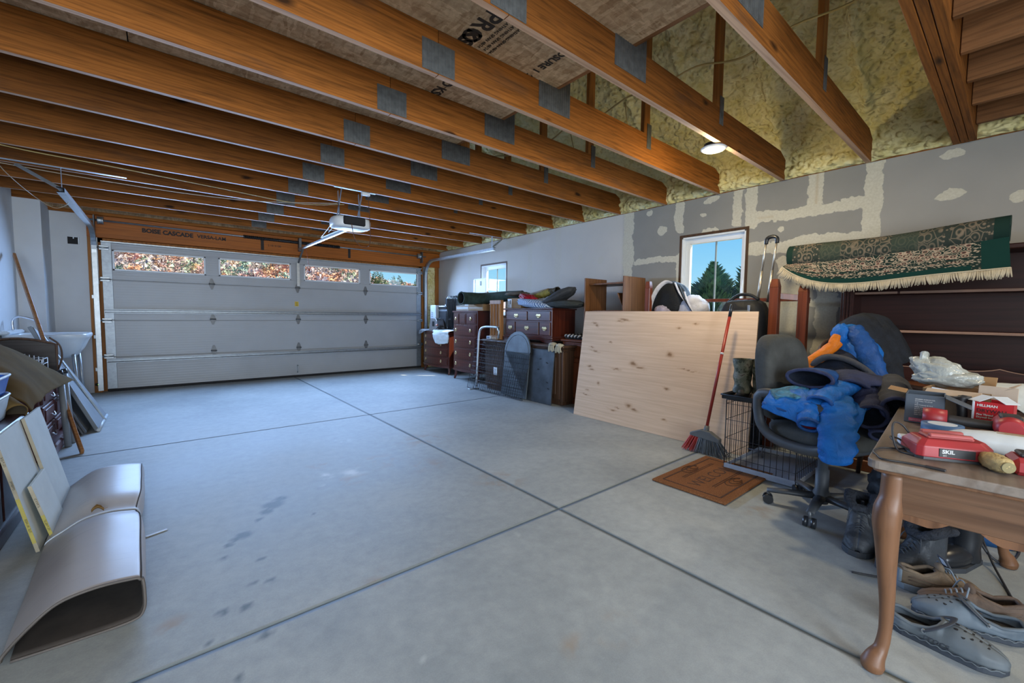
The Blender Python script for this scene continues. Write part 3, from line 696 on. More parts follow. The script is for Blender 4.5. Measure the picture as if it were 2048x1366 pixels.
# opener
op = thing('garage_door_opener', 'white garage door opener hung under the ceiling joists', 'door opener', (1.63, 4.75, 2.1))
def body(u, v):
    a = 2 * PI * u; c, s = math.cos(a), math.sin(a); p = 3.2
    k = (abs(c) ** p + abs(s) ** p) ** (-1 / p); sh = [(.0, .0), (.82, .0), (.96, .1), (1, .35), (1, .7), (.93, .95), (.7, 1.), (0, 1.)]
    i = min(int(v * 7), 6); f = v * 7 - i; r = lerp(sh[i][0], sh[i + 1][0], f); z = lerp(sh[i][1], sh[i + 1][1], f)
    return (1.62 + .205 * c * k * r, 4.74 + .15 * s * k * r, 2.055 + .115 * z)
MB().grid(body, 32, 14, cu=True).build('housing', MVINYL, op, True)
MB().b2((1.50, 4.575, 2.075), (1.73, 4.61, 2.165), .012).build('lens', MDARK, op, True)
mb = MB()
for x in (1.5, 1.72): mb.beam((x, 4.72, 2.16), (x, 4.72 + .04, ZC - .002), .03, .004, (1, 0, 0)); mb.beam((x, 4.82, 2.16), (x, 4.64, ZC - .002), .03, .004, (1, 0, 0))
mb.b2((1.42, 4.60, ZC - .006), (1.86, 4.64, ZC - .001)); mb.build('mounting_frame', MGALV, op, True)
mb = MB(); mb.beam((1.72, 4.86, 2.125), (1.86, YD - .12, 2.225), .03, .03); mb.beam((1.75, 5.3, 2.163), (1.80, 6.4, 2.205), .05, .012); mb.build('drive_rail', MGALV, op, True)
mb = MB(); mb.tube(smooth_path([(1.60, 4.85, 2.15), (1.62, 5.2, 2.26), (1.72, 5.9, 2.24), (1.80, 6.5, 2.22)], 6), .004, 6); mb.tube(smooth_path([(1.66, 4.85, 2.15), (1.68, 5.3, 2.24), (1.76, 6.0, 2.22)], 6), .003, 6); mb.build('rail_wire', MVINYL, op, True)
MCORD = M_plain('brown_cord', (.10, .035, .02, 1), .5)
mb = MB(); mb.tube(smooth_path([(1.58, 4.58, 2.09), (1.585, 4.55, 1.98), (1.63, 4.55, 1.88), (1.70, 4.55, 1.85), (1.77, 4.57, 1.90), (1.785, 4.6, 2.1), (1.78, 4.63, 2.40), (1.775, 4.64, 2.44)], 6), .004, 6); mb.build('power_cord', MCORD, op, True)
mb = MB(); mb.b2((1.71, 4.62, 2.42), (1.80, 4.66, 2.452)); mb.build('outlet', MVINYL, op, True)
mb = MB(); mb.beam((1.86, 7.75, 2.2), (1.865, YD - .03, 2.0), .03, .006); mb.build('door_arm', MGREYD, op, True)
mb = MB(); mb.cyl((1.82, 7.4, 2.2), (1.86, 7.4, 1.86), .0035, 6); mb.lathe([(.003, .06), (.012, .055), (.02, .02), (.026, 0)], (1.86, 7.4, 1.80), 12); mb.build('release_cord', M_plain('red_cord', (.30, .08, .05, 1), .6), op, True)
# safety sensor and wire at the left jamb
t = thing('safety_sensor', 'small black door sensor with a green lamp low on the left jamb', 'sensor', (-.70, YD - .05, .12))
MB().b2((-.735, YD - .06, .10), (-.675, YD - .02, .135), .006).build('sensor_body', MDARK, t, True)
MB().lathe([(.0, .0), (.008, 0), (.006, .006)], (-.70, YD - .062, .118), 10, Matrix.Rotation(PI / 2, 3, 'X')).build('sensor_lamp', M_emit('sensor_green', (.45, .9, .05, 1), 1.5), t, True)
mb = MB(); mb.tube(smooth_path([(-.70, YD - .03, .13), (-.695, YD - .027, .6), (-.71, YD - .027, 1.1), (-.70, YD - .027, 1.6)], 5), .003, 5); mb.build('sensor_wire', MVINYL, t, True)
# ------------------------------------------------------------------ outside: yard, wooded hill, trees
o = MB().b2((-260, -120, -.5), (320, 420, -.22), 0).build('ground', M_plain('dry_grass', (.26, .22, .10, 1), .9, vary=.3, scale=.4)); o['kind'] = 'structure'
rs = np.random.RandomState(4)
def hill_h(x, y):
    az = x / np.maximum(y, 1.); top = 17.5 + 28 * np.clip((.385 - az) / .03, 0, 1) - 2.5 * np.clip((az - .40) / .12, 0, 1); return top * np.clip((y - 95) / 120, 0, 1) ** .8 - .3
def _leafy(t, w):
    a = [n for n in t.n if n.type == 'ATTRIBUTE'][0]; v = t.coord((1, 1, 1)); n = t.noise(v, 3.2, 5, .75)
    return t.fin(t.mix(.6, a.outputs['Color'], t.ramp(n.outputs[0], [(.3, (.4, .4, .45)), (.7, (1.5, 1.5, 1.5))]), 'MULTIPLY'), .9, 0, .1)
MLEAF = attr_mat('foliage', _leafy)
PAL = [(.56, .30, .22), (.62, .40, .25), (.52, .40, .40), (.50, .46, .50), (.48, .44, .50), (.34, .42, .32), (.28, .40, .34), (.60, .33, .22), (.54, .46, .42), (.55, .32, .30), (.42, .42, .48)]  # autumn crown colours, paled with distance haze mixed in
pts = []
for y in np.arange(95, 228, 2.1):
    for x in np.arange(-.10 * y - 3, .53 * y + 4, 1.9):
        X, Y = x + rs.uniform(-1.2, 1.2), y + rs.uniform(-1.2, 1.2); r = rs.uniform(.7, 1.5); pts.append((X, Y, float(hill_h(X, Y)) + r * .8, r, r * rs.uniform(.9, 1.5)))
def leafy_crowns(name, pts, m, pal, n=60):
    """each crown is a cloud of small leaf clusters"""
    P = np.array(pts); N = len(P); u = rs.randn(N, n, 3); u /= np.linalg.norm(u, axis=2, keepdims=True); u *= rs.uniform(.55, 1, (N, n, 1)) ** .5
    c = P[:, None, :3] + u * P[:, None, [3, 3, 4]]; s = .42 * P[:, 3][:, None, None, None]
    V = (c[:, :, None, :] + rs.uniform(-1, 1, (N, n, 3, 3)) * s).reshape(-1, 3); F = np.arange(len(V)).reshape(-1, 3)
    base = np.array(pal)[rs.randint(len(pal), size=N)] * rs.uniform(.8, 1.15, (N, 1)); C_ = np.repeat((base[:, None, :] * rs.uniform(.55, 1.3, (N, n, 1))).reshape(-1, 3), 3, axis=0)
    me = bpy.data.meshes.new(name); me.vertices.add(len(V)); me.vertices.foreach_set('co', V.ravel().astype('f')); me.loops.add(len(V)); me.loops.foreach_set('vertex_index', F.ravel().astype('i')); me.polygons.add(len(F))
    me.polygons.foreach_set('loop_start', np.arange(0, len(V), 3).astype('i')); me.polygons.foreach_set('loop_total', np.full(len(F), 3, 'i')); me.update(calc_edges=True)
    ca = me.color_attributes.new('wear', 'FLOAT_COLOR', 'POINT'); c4 = np.ones((len(V), 4), 'f'); c4[:, :3] = C_; ca.data.foreach_set('color', c4.ravel()); return mesh_obj(name, me, m)
tag(leafy_crowns('hillside_forest', pts, MLEAF, PAL), 'haze paled autumn woods covering the hillside seen through the door panes', 'forest', kind='stuff')
xx, yy = np.arange(-80, 180, 5.), np.arange(90, 280, 5.)
o = mesh_obj('hillside', grid_np(xx, yy, lambda u, v: np.stack([u, v, hill_h(u, v)], 1)), M_plain('leaf_litter', (.30, .23, .22, 1), .9, vary=.4, scale=.5)); o['kind'] = 'structure'
MNEED = M_plain('conifer_green', (.10, .24, .17, 1), .85, vary=.35, scale=6); MNEED2 = M_plain('pine_green', (.16, .22, .13, 1), .85, vary=.35, scale=3); MBARK = M_plain('bark', (.12, .09, .07, 1), .9)
def conifer(loc, h, rad, label, seed, m=MNEED, n=620, group=None, low=.06, up=.55):
    rnd = random.Random(seed); t = thing('conifer_tree', label, 'tree', loc, 0, group); mb = MB()
    for k in range(n):
        z = h * (low + (1 - low) * rnd.random() ** 1.15); R = rad * (1 - (z / h) ** 1.5) * (.75 + .35 * rnd.random()) + .12 * rad * rnd.random() * (1 - z / h * .5) + .05; a = rnd.uniform(0, 2 * PI); R *= 1 + .22 * math.sin(3 * a + z * 2.3 + seed) + .12 * math.sin(7 * a - z * 4)
        d = Vector((math.cos(a), math.sin(a), 0)); w = Vector((-d.y, d.x, 0)); p0 = Vector((0, 0, z - .12 * R)) + d * R * .3; p1 = d * R * .72 + Vector((0, 0, z + .12 * up * R)); p2 = d * R + Vector((0, 0, z + up * R * .55))
        b = .085 * R + .03; q = Vector((0, 0, b * .7))
        mb.add([p0 - w * b * .5, p0 + w * b * .5, p1 + w * b, p1 - w * b, p2, p1 + q, p1 - q * 1.2], [(0, 1, 2, 3), (3, 2, 4), (0, 5, 4), (0, 6, 4), (1, 5, 4)])
    mb.build('foliage', m, t); MB().cyl((0, 0, -.3), (0, 0, h * .92), rad * .07, 8, .02).build('trunk', MBARK, t); return t
conifer((22.0, 10.25, -.25), 4.25, 1.75, 'dark green conifer in the middle of the near window view', 3, n=2400)
conifer((22.5, 8.35, -.25), 4.9, 1.6, 'dark green conifer cut by the right edge of the near window', 5, n=2400)
conifer((24.5, 9.35, -.25), 2.9, 1.3, 'low conifer filling the gap between the two window conifers', 6, n=1200)
conifer((21.0, 11.6, -.25), 2.6, .9, 'small conifer at the left edge of the near window view', 8, n=900)
pts = [(18.2 + rs.uniform(-.7, .7), 8.2 + rs.uniform(-1.6, 1.6), .1 + .3 * rs.rand(), .42, .5) for k in range(26)]
tag(leafy_crowns('yellow_shrubs', pts, MLEAF, [(.50, .44, .10), (.36, .40, .12), (.24, .32, .12)]), 'yellowing shrubs low in the near window beneath the conifers', 'shrubs', kind='stuff')
for k, (x, y, h) in enumerate(((22.4, 56, 7.3), (24.9, 60, 7.2), (26.3, 57, 6.6), (28.0, 55, 6.2), (23.2, 52, 6.0))):
    conifer((x, y, 0), h, 1.9, 'distant pine on the skyline seen through the rightmost door pane', 20 + k, MNEED2, 420, 'pines on the skyline', .15, .3)
# ------------------------------------------------------------------ furniture along the right wall
MMAH = M_wood('mahogany', (.085, .018, .010, 1), 1, dark=.6, light=1.35, rough=.32, spec=.5, vary=.1, sheen_coat=.35)
MMAHZ = M_wood('mahogany_upright', (.085, .018, .010, 1), 2, dark=.6, light=1.35, rough=.32, spec=.5, vary=.1, sheen_coat=.35)
MCHERRY = M_wood('cherry', (.16, .042, .014, 1), 2, dark=.6, light=1.3, rough=.35, vary=.1, sheen_coat=.3)
MWALN = M_wood('walnut_laminate', (.17, .075, .030, 1), 2, dark=.6, light=1.3, rough=.4, vary=.08)
MBRNC = M_wood('brown_cabinet_wood', (.085, .045, .026, 1), 2, dark=.6, light=1.3, rough=.45, vary=.08)
MOAK = M_wood('golden_oak', (.36, .17, .062, 1), 2, dark=.6, light=1.25, rough=.45, vary=.08)
MHUTCH = M_wood('dark_red_hutch', (.034, .009, .0065, 1), 1, dark=.65, light=1.3, rough=.45, spec=.3, vary=.06, sheen_coat=.08)
MBRASS = M_metal('aged_brass', (.70, .55, .30, 1), .3, .9)
def pull(x, y, z, parent, kind='oval'):
    mb = MB()
    if kind == 'oval':
        M = Matrix.Rotation(-PI / 2, 3, 'Y') @ Matrix.Diagonal((1.2, .85, 1))
        mb.lathe([(.001, 0), (.026, 0), (.026, .003), (.020, .006), (.001, .007)], (x, y, z), 16, M)
        mb.tube([(x - .008, y + .018 * math.cos(a), z - .002 - .022 * math.sin(a)) for a in np.linspace(0, PI, 9)], .0032, 6)
    elif kind == 'bat':
        P = [(0, .028), (.012, .022), (.03, .030), (.046, .010), (.040, -.010), (.026, -.016), (.012, -.030), (0, -.024)]
        P = P + [(-a, b) for a, b in P[-2:0:-1]]
        mb.prism([(y + a, z + b) for a, b in P], x - .003, x, 0)
        mb.tube([(x - .006 - .014 * math.sin(a), y + .03 * math.cos(a), z - .012 * math.sin(a)) for a in np.linspace(0, PI, 9)], .0038, 6)
    return mb.build('pull', MBRASS, parent, True)
def bow(y, y0, y1, b): t = (2 * (y - y0) / (y1 - y0) - 1); return b * (1 - t * t)
def bowslab(mb, y0, y1, z0, z1, xf, xb, b, over=0, n=14):
    P = [(xb, y0 - over), (xb, y1 + over)] + [(xf - bow(lerp(y1, y0, k / n), y0, y1, b) - over, lerp(y1 + over, y0 - over, k / n)) for k in range(n + 1)]
    return mb.prism(P, z0, z1, 2)
def bow_chest(name, label, cat, xf, xb, y0, y1, ztop, zleg, rows, b, three=False):
    t = thing(name, label, cat, ((xf + xb) / 2, (y0 + y1) / 2, 0))
    mb = MB(); bowslab(mb, y0, y1, zleg, ztop - .025, xf, xb, b); mb.build('carcass', MMAHZ, t, True)
    mb = MB(); bowslab(mb, y0, y1, ztop - .024, ztop, xf, xb, b, .018); mb.build('top', MMAH, t, True)
    mb = MB(); bowslab(mb, y0, y1, zleg - .012, zleg + .02, xf, xb, b, .010); mb.build('base_moulding', MMAH, t, True)
    for sy, y in ((-1, y0 + .04), (1, y1 - .04)):
        for sx, x in ((-1, xf + .03), (1, xb - .04)):
            mb = MB(); mb.tube([(x, y, zleg), (x + sx * .004, y + sy * .004, zleg * .55), (x + sx * .025, y + sy * .02, 0)], [.03, .024, .018], 8, smooth=False); mb.build('leg', MMAH, t, True)
    zz = [zleg + .035] + list(rows)
    for k in range(len(zz) - 1):
        z0, z1 = zz[k] + .012, zz[k + 1] - .012
        segs = [(y0 + .03, y1 - .03)] if not (three and k == len(zz) - 2) else [(y0 + .03, lerp(y0, y1, .34)), (lerp(y0, y1, .37), lerp(y0, y1, .63)), (lerp(y0, y1, .66), y1 - .03)]
        for i, (a, c) in enumerate(segs):
            mb = MB(); n = 10
            P = [(xf + .002 - bow(lerp(c, a, q / n), y0, y1, b), lerp(c, a, q / n)) for q in range(n + 1)]
            mb.prism(P + [(p[0] - .013, p[1]) for p in P[::-1]], z0, z1, 2)
            Q = [(xf - .011 - bow(lerp(c - .018, a + .018, q / n), y0, y1, b), lerp(c - .018, a + .018, q / n)) for q in range(n + 1)]
            mb.prism(Q + [(p[0] - .005, p[1]) for p in Q[::-1]], z0 + .014, z1 - .014, 2)
            d = mb.build('drawer', MMAH, t, True)
            ps = (lerp(y0, y1, .2), lerp(y0, y1, .8)) if len(segs) == 1 else (() if i == 1 else ((a + c) / 2,))
            for py in ps: pull(xf - .018 - bow(py, y0, y1, b), py, (z0 + z1) / 2, d)
    return t
bow_chest('bow_front_dresser', 'low mahogany bow front dresser with cloth on top, beside the garage door', 'dresser', 4.10, 4.58, 6.76, 7.74, .80, .14, (.33, .50, .64, .775), .075)
bow_chest('tall_chest', 'tall mahogany bow front chest of drawers with oval brass pulls', 'chest of drawers', 3.99, 4.5, 5.68, 6.42, 1.20, .17, (.37, .57, .77, .97, 1.165), .055, True)
# brown cabinet that carries the small chest
t = thing('sideboard_cabinet', 'brown wooden cabinet under the small chest, behind the wire panels', 'cabinet', (4.05, 4.45, 0))
MB().b2((3.84, 3.62, .05), (4.28, 5.26, .69), .004).build('carcass', MBRNC, t, True)
mb = MB(); mb.b2((3.80, 3.58, .73), (4.32, 5.30, .765), .006); mb.build('top', MBRNC, t, True)
mb = MB()
for k in range(3): mb.b2((3.815 + .008 * k, 3.60, .69 + .013 * (2 - k)), (4.30, 5.28, .70 + .013 * (2 - k)), .003)
mb.build('cornice', MBRNC, t, True)
MB().b2((3.86, 3.64, 0), (4.26, 5.24, .05)).build('plinth', MBRNC, t, True)
for k in range(3):
    y0 = 3.66 + .53 * k; d = MB().b2((3.825, y0, .08), (3.842, y0 + .50, .67), .004).build('door', MBRNC, t, True)
    MB().b2((3.817, y0 + .06, .14), (3.826, y0 + .44, .61), .004).build('raised_panel', MBRNC, d, True)
# small chest on it
t = thing('small_drawer_chest', 'small dark chest with five drawers and bat wing brass pulls on the cabinet', 'chest of drawers', (4.17, 4.43, .766))
y0, y1, xf = 3.95, 4.93, 3.97
MB().b2((xf, y0, .85), (4.42, y1, 1.215), .004).build('carcass', MMAHZ, t, True)
MB().b2((xf - .03, y0 - .025, 1.215), (4.43, y1 + .025, 1.235), .006).build('top', MMAH, t, True)
mb = MB(); mb.b2((xf - .02, y0 - .02, .82), (4.43, y1 + .02, .852), .008); mb.b2((xf - .035, y0 - .035, .80), (4.43, y1 + .035, .822), .006); mb.build('base_moulding', MMAH, t, True)
for sy in (0, 1):
    ya, s = (y0 - .03, 1) if sy == 0 else (y1 + .03, -1)
    MB().prism([(ya, .766), (ya, .80), (ya + s * .24, .80), (ya + s * .20, .785), (ya + s * .12, .766)], xf - .03, xf, 0).build('foot', MMAH, t, True)
    MB().b2((4.38, ya if s > 0 else ya - .1, .766), (4.43, ya + .1 if s > 0 else ya, .80)).build('foot', MMAH, t, True)
for a, b, c, d in ((4.44, 4.90, 1.065, 1.195), (3.98, 4.42, 1.065, 1.195), (4.70, 4.90, .87, 1.045), (4.20, 4.68, .87, 1.045), (3.98, 4.18, .87, 1.045)):
    dr = MB().b2((xf - .016, a, c), (xf + .002, b, d), .005).build('drawer', MMAH, t, True); pull(xf - .017, (a + b) / 2, (c + d) / 2, dr, 'bat')
# fluted board
t = thing('fluted_pilaster', 'golden fluted wood pilaster standing between the tall chest and the small chest', 'moulding', (3.93, 5.06, .767))
mb = MB(); mb.b2((3.915, 4.97, .767), (3.96, 5.24, 1.36)); mb.build('backboard', MOAK, t, True)
mb = MB(); mb.b2((3.90, 4.97, 1.30), (3.916, 5.24, 1.36)); mb.b2((3.90, 4.97, .767), (3.916, 5.24, .83)); mb.build('end_block', MOAK, t, True)
for k in range(4):
    y = 4.975 + .072 * k; MB().prism([(3.916, y), (3.900, y + .004), (3.894, y + .020), (3.900, y + .036), (3.916, y + .040)], .832, 1.298, 2).build('flute', MOAK, t, True)
# nightstand
t = thing('nightstand', 'reddish cherry nightstand with a panelled door, half hidden by the plywood sheet', 'nightstand', (4.26, 3.64, 0))
MB().b2((4.06, 3.44, .05), (4.48, 3.84, .80), .005).build('carcass', MCHERRY, t, True)
MB().b2((4.03, 3.42, .80), (4.50, 3.86, .835), .01).build('top', MCHERRY, t, True); MB().b2((4.05, 3.43, 0), (4.48, 3.85, .06), .006).build('plinth', MCHERRY, t, True)
d = MB().b2((4.045, 3.47, .62), (4.062, 3.81, .78), .005).build('drawer', MCHERRY, t, True)
d = MB().b2((4.045, 3.47, .09), (4.062, 3.81, .60), .005).build('door', MCHERRY, t, True); MB().b2((4.038, 3.53, .15), (4.047, 3.75, .54), .006).build('raised_panel', MCHERRY, d, True)
t = thing('woven_basket_lid', 'flat cushion with a black and white braided rim on the nightstand', 'cushion', (4.26, 3.64, .836))
MROPE = M_plain('white_cord', (.55, .56, .58, 1), .8); MROPEB = M_plain('black_cord', (.03, .03, .035, 1), .8)
MB().box((4.26, 3.64, .862), (.40, .36, .05), None, .02).build('pad', M_cloth('dark_pad', (.05, .05, .055, 1)), t, True)
for s in range(2):
    mb = MB(); pts = []; N = 44
    for k in range(N * 4):
        a = 2 * PI * k / (N * 4); c, sn = math.cos(a), math.sin(a); q = (abs(c) ** 5 + abs(sn) ** 5) ** -.2; ph = a * N / 2 + s * PI
        pts.append((4.26 + (.205 + .012 * math.cos(ph)) * c * q, 3.64 + (.185 + .012 * math.cos(ph)) * sn * q, .875 + .012 * math.sin(ph)))
    mb.tube(pts, .011, 5, closed=True); mb.build('braid', MROPE if s else MROPEB, t, True)
# open shelf unit behind the plywood
t = thing('shelf_unit', 'open walnut coloured shelf unit rising behind the left half of the plywood', 'shelf', (4.4, 3.27, 0))
MB().b2((4.13, 3.53, 0), (4.56, 3.55, 1.615)).build('side_panel', MWALN, t, True); MB().b2((4.20, 3.0, 0), (4.64, 3.02, 1.615)).build('side_panel', MWALN, t, True)
for z in (.08, .45, .82, 1.19, 1.525): MB().b2((4.20, 3.02, z), (4.56, 3.53, z + .02)).build('shelf', MWALN, t, True)
MB().beam((4.38, 3.04, 1.22), (4.38, 3.13, 1.42), .26, .014, (0, 0, 1)).build('loose_panel', MWALN, t, True)
# overturned table: three legs up
MLEGR = M_wood('red_brown_leg', (.15, .038, .016, 1), 2, dark=.65, light=1.3, rough=.35, vary=.1, sheen_coat=.2)
t = thing('upturned_table', 'red brown table frame standing on end with tapered legs up, beside the suitcase', 'table frame', (4.2, 1.9, 0))
def leg(x, y, top, w=.058):
    mb = MB(); mb.b2((x - w / 2, y - w / 2, .0), (x + w / 2, y + w / 2, top - .07), .004)
    h = w / 2; mb.add([(x - h, y - h, top - .0705), (x + h, y - h, top - .0705), (x + h, y + h, top - .0705), (x - h, y + h, top - .0705), (x - .022, y - .022, top), (x + .022, y - .022, top), (x + .022, y + .022, top), (x - .022, y + .022, top)], [(0, 1, 2, 3)[::-1], (4, 5, 6, 7), (0, 1, 5, 4), (1, 2, 6, 5), (2, 3, 7, 6), (3, 0, 4, 7)])
    mb.build('leg', MLEGR, t, True)
leg(4.12, 2.62, 1.52); leg(4.1, 1.37, 1.475, .07); leg(4.22, 1.19, 1.435, .07)
MB().beam((4.1, 1.40, 1.335), (4.22, 1.19, 1.31), .022, .05).build('end_rail', MLEGR, t, True)
MB().beam((4.36, 2.64, 1.315), (4.36, 1.18, 1.305), .022, .032).build('long_rail', MLEGR, t, True); MB().beam((4.12, 2.62, 1.3), (4.36, 2.62, 1.3), .022, .04).build('end_rail', MLEGR, t, True); MB().beam((4.22, 1.19, 1.29), (4.36, 1.19, 1.29), .022, .04).build('end_rail', MLEGR, t, True)
# hutch bookcase and the dresser under it
t = thing('hutch_bookcase', 'wide dark red hutch with two shelves and a fluted post, right wall', 'bookcase', (4.45, 0, .68))
HX = 4.36; y0, y1 = .965, -1.15
for ya, yb in ((y1, y1 + .06), (y0 - .085, y0)):
    MB().b2((HX, ya, .68), (4.64, yb, 1.63)).build('side_post', MHUTCH, t, True)
    mb = MB()
    for k in range(3): mb.b2((HX - .008, ya + .012 + .021 * k, .72), (HX + .002, ya + .026 + .021 * k, 1.58), .004)
    mb.build('fluting', MHUTCH, t, True)
MB().b2((4.63, y1, .68), (4.65, y0, 1.63)).build('back_panel', MHUTCH, t, True)
MB().b2((HX - .02, y1 - .02, 1.615), (4.65, y0 + .02, 1.65), .006).build('top', MHUTCH, t, True)
MEDGE = M_wood('worn_shelf_edge', (.27, .17, .13, 1), 1, rough=.4)
for z in (1.035, 1.335):
    s = MB().b2((HX + .04, y1 + .06, z), (4.63, y0 - .085, z + .022)).build('shelf', MHUTCH, t, True)
    mb = MB(); mb.b2((HX + .034, .62, z + .002), (HX + .041, y0 - .085, z + .020), .001); mb.b2((HX + .034, y1 + .06, z + .002), (HX + .041, .605, z + .020), .001); mb.build('shelf_edge', MEDGE, s, True)
P = [(y1, .68), (y0 - .085, .68)]; n = 60; P = P[::-1]
top = [];
for k in range(n + 1):
    y = lerp(y1, y0 - .085, k / n); ph = (y0 - y) / .30; top.append((y, .80 - .028 * abs(math.sin(ph * PI)) ** .7 + .012))
mbp = MB().prism([(y0 - .085, .68), (y1, .68)] + top, 4.30, 4.325, 0).build('scalloped_gallery', MHUTCH, t, True)
mb = MB(); mb.tube([(4.298, y, z + .002) for y, z in top], .004, 6); mb.build('gallery_edge', MEDGE, t, True)
MDRS = M_wood('polished_red_dresser', (.17, .058, .022, 1), 1, dark=.6, light=1.3, rough=.3, vary=.06, sheen_coat=.3)
t = thing('long_dresser', 'polished red brown dresser under the hutch, draped with a white cloth', 'dresser', (4.3, -.1, 0))
MB().b2((4.02, -1.2, .08), (4.64, .94, .62), .004).build('carcass', MDRS, t, True)
mb = MB(); mb.b2((3.98, -1.24, .645), (4.645, .98, .678), .008); mb.b2((3.995, -1.23, .62), (4.64, .965, .646), .006); mb.build('top', MDRS, t, True)
MB().b2((4.0, -1.22, 0), (4.64, .955, .085), .006).build('plinth', MDRS, t, True)
for k in range(3):
    for r in range(2):
        ya = -1.15 + .7 * k; za = .11 + .25 * r; d = MB().b2((4.005, ya, za), (4.022, ya + .66, za + .23), .006).build('drawer', MDRS, t, True)
        for q in (.18, .48): pull(4.003, ya + q, za + .115, d, 'bat')
# ------------------------------------------------------------------ sheets leaning on the furniture
def _ply():
    t = NT('plywood_face'); v = t.coord((1, 1, 1)); sv = t.coord((30, 1.1, 30), warp=.25, wscale=.6); g = t.noise(sv, 1.6, 5, .6, .3)
    c = t.ramp(g.outputs[0], [(.3, (.55, .39, .27)), (.55, (.63, .46, .33)), (.75, (.69, .52, .38))])
    a = t.new('ShaderNodeAttribute'); a.attribute_name = 'wear'; s = t.new('ShaderNodeSeparateColor'); t.lk(a.outputs['Color'], s.inputs[0])
    c = t.mix(s.outputs[0], c, (.10, .045, .018, 1)); c = t.mix(s.outputs[1], c, (.36, .20, .09, 1)); return t.fin(c, .62, 0, .3)
MPLY = _ply()
t = thing('plywood_sheet', 'large pale knotty plywood sheet leaning in front of the shelf unit and suitcase', 'plywood', (3.7, 2.4, 0))
A, Bq, Cq = Vector((3.65, 3.25, 0)), Vector((3.65, 1.36, 0)), Vector((3.88, 3.30, 1.19)); eu, ev = Bq - A, Cq - A; nn = eu.cross(ev).normalized()
KN = [(.085, .86, .030, .006), (.105, .835, .020, .008), (.30, .90, .05, .007), (.27, .885, .03, .005), (.63, .84, .018, .008), (.085, .62, .03, .004), (.11, .585, .05, .005), (.60, .61, .026, .018), (.385, .50, .030, .018), (.43, .475, .045, .008), (.28, .435, .035, .005), (.08, .43, .022, .007), (.10, .40, .028, .006), (.16, .28, .012, .012),
      (.09, .20, .025, .005), (.08, .155, .05, .004), (.60, .33, .022, .008), (.38, .13, .026, .018), (.42, .10, .035, .008), (.28, .065, .04, .006), (.31, .09, .02, .005), (.6, .07, .022, .008), (.72, .88, .016, .006), (.22, .68, .014, .006), (.7, .5, .06, .003)]
def ply_col(u, v):
    x, z = u * 1.89, v * 1.21; wx, wz = x + .05 * (np_noise(x, z, 12, 31) - .5), z + .03 * (np_noise(x, z, 22, 32) - .5); m = np.zeros((len(u), 3))
    for a, b, ru, rv in KN:
        b = (b + .06) / 1.04; d = np.hypot((wx - a * 1.89) / (ru * 1.05), (wz - b * 1.21 + .10 * (wx - a * 1.89)) / (rv * 1.05)); m[:, 0] = np.maximum(m[:, 0], .9 * sst(1.15, .45, d)); m[:, 1] = np.maximum(m[:, 1], .45 * sst(2.6, .7, d))
    return m
def ply_P(u, v): b = np.outer(u, np.array(eu)) + np.outer(v, np.array(ev)) + np.array(A); w = .012 * np.sin(u * PI) * np.sin(v * PI * .9); return b + np.outer(w + .0095, np.array(-nn if nn.x > 0 else nn)) - np.array(t.location)
mesh_obj('face', grid_np(np.linspace(0, 1, 190), np.linspace(0, 1, 124), ply_P, ply_col), MPLY, t)
def ply_b(u, v): p = A + eu * u + ev * v; s = -1 if nn.x > 0 else 1; return p + nn * s * (.012 * math.sin(u * PI) * math.sin(v * PI * .9))
mb = MB(); mb.grid(lambda u, v: ply_b(u, v) - nn * .004, 32, 16); mb.grid(lambda u, v: ply_b(u, v) + nn * .0065, 32, 16)
for f in (lambda k: (k, 0), lambda k: (k, 1), lambda k: (0, k), lambda k: (1, k)):
    mb.grid(lambda u, v, f=f: ply_b(*f(u)) + nn * lerp(-.004, .0094, v), 32, 1, False)
mb.build('core', M_wood('plywood_core', (.40, .26, .14, 1), 1), t, True)
# folded wire crate panels
MWIRE = M_metal('black_wire', (.035, .035, .04, 1), .45, .4)
def wire_panel(t, o, eu, ev, nu, nv, r=.0022, rf=.0036, name='wire_grid'):
    o, eu, ev = Vector(o), Vector(eu), Vector(ev); mb = MB()
    for k in range(1, nu): p = o + eu * (k / nu); mb.tube([p, p + ev], r, 4)
    for k in range(1, nv): p = o + ev * (k / nv); mb.tube([p, p + eu], r, 4)
    w = mb.build(name, MWIRE, t, True); w['kind'] = 'stuff'
    mb = MB(); mb.tube([o, o + eu, o + eu + ev, o + ev], rf, 6, closed=True); mb.build('wire_frame', MWIRE, t, True)
t = thing('folded_wire_crate', 'folded black wire dog crate panels leaning on the brown cabinet', 'wire crate', (3.66, 4.8, 0))
wire_panel(t, (3.625, 5.44, .01), (0, -1.30, 0), (.165, -.02, .74), 30, 11); wire_panel(t, (3.645, 5.30, .015), (0, -1.12, 0), (.165, -.02, .69), 23, 16)
MB().b2((3.688, 4.77, .27), (3.692, 4.85, .38), .001).build('paper_tag', M_plain('tag_white', (.6, .66, .72, 1), .6), t, True)
mb = MB()
for k in range(4): mb.b2((3.686, 4.785, .29 + .02 * k), (3.6885, 4.835, .296 + .02 * k), .0003)
mb.build('tag_print', MINK, t, True)
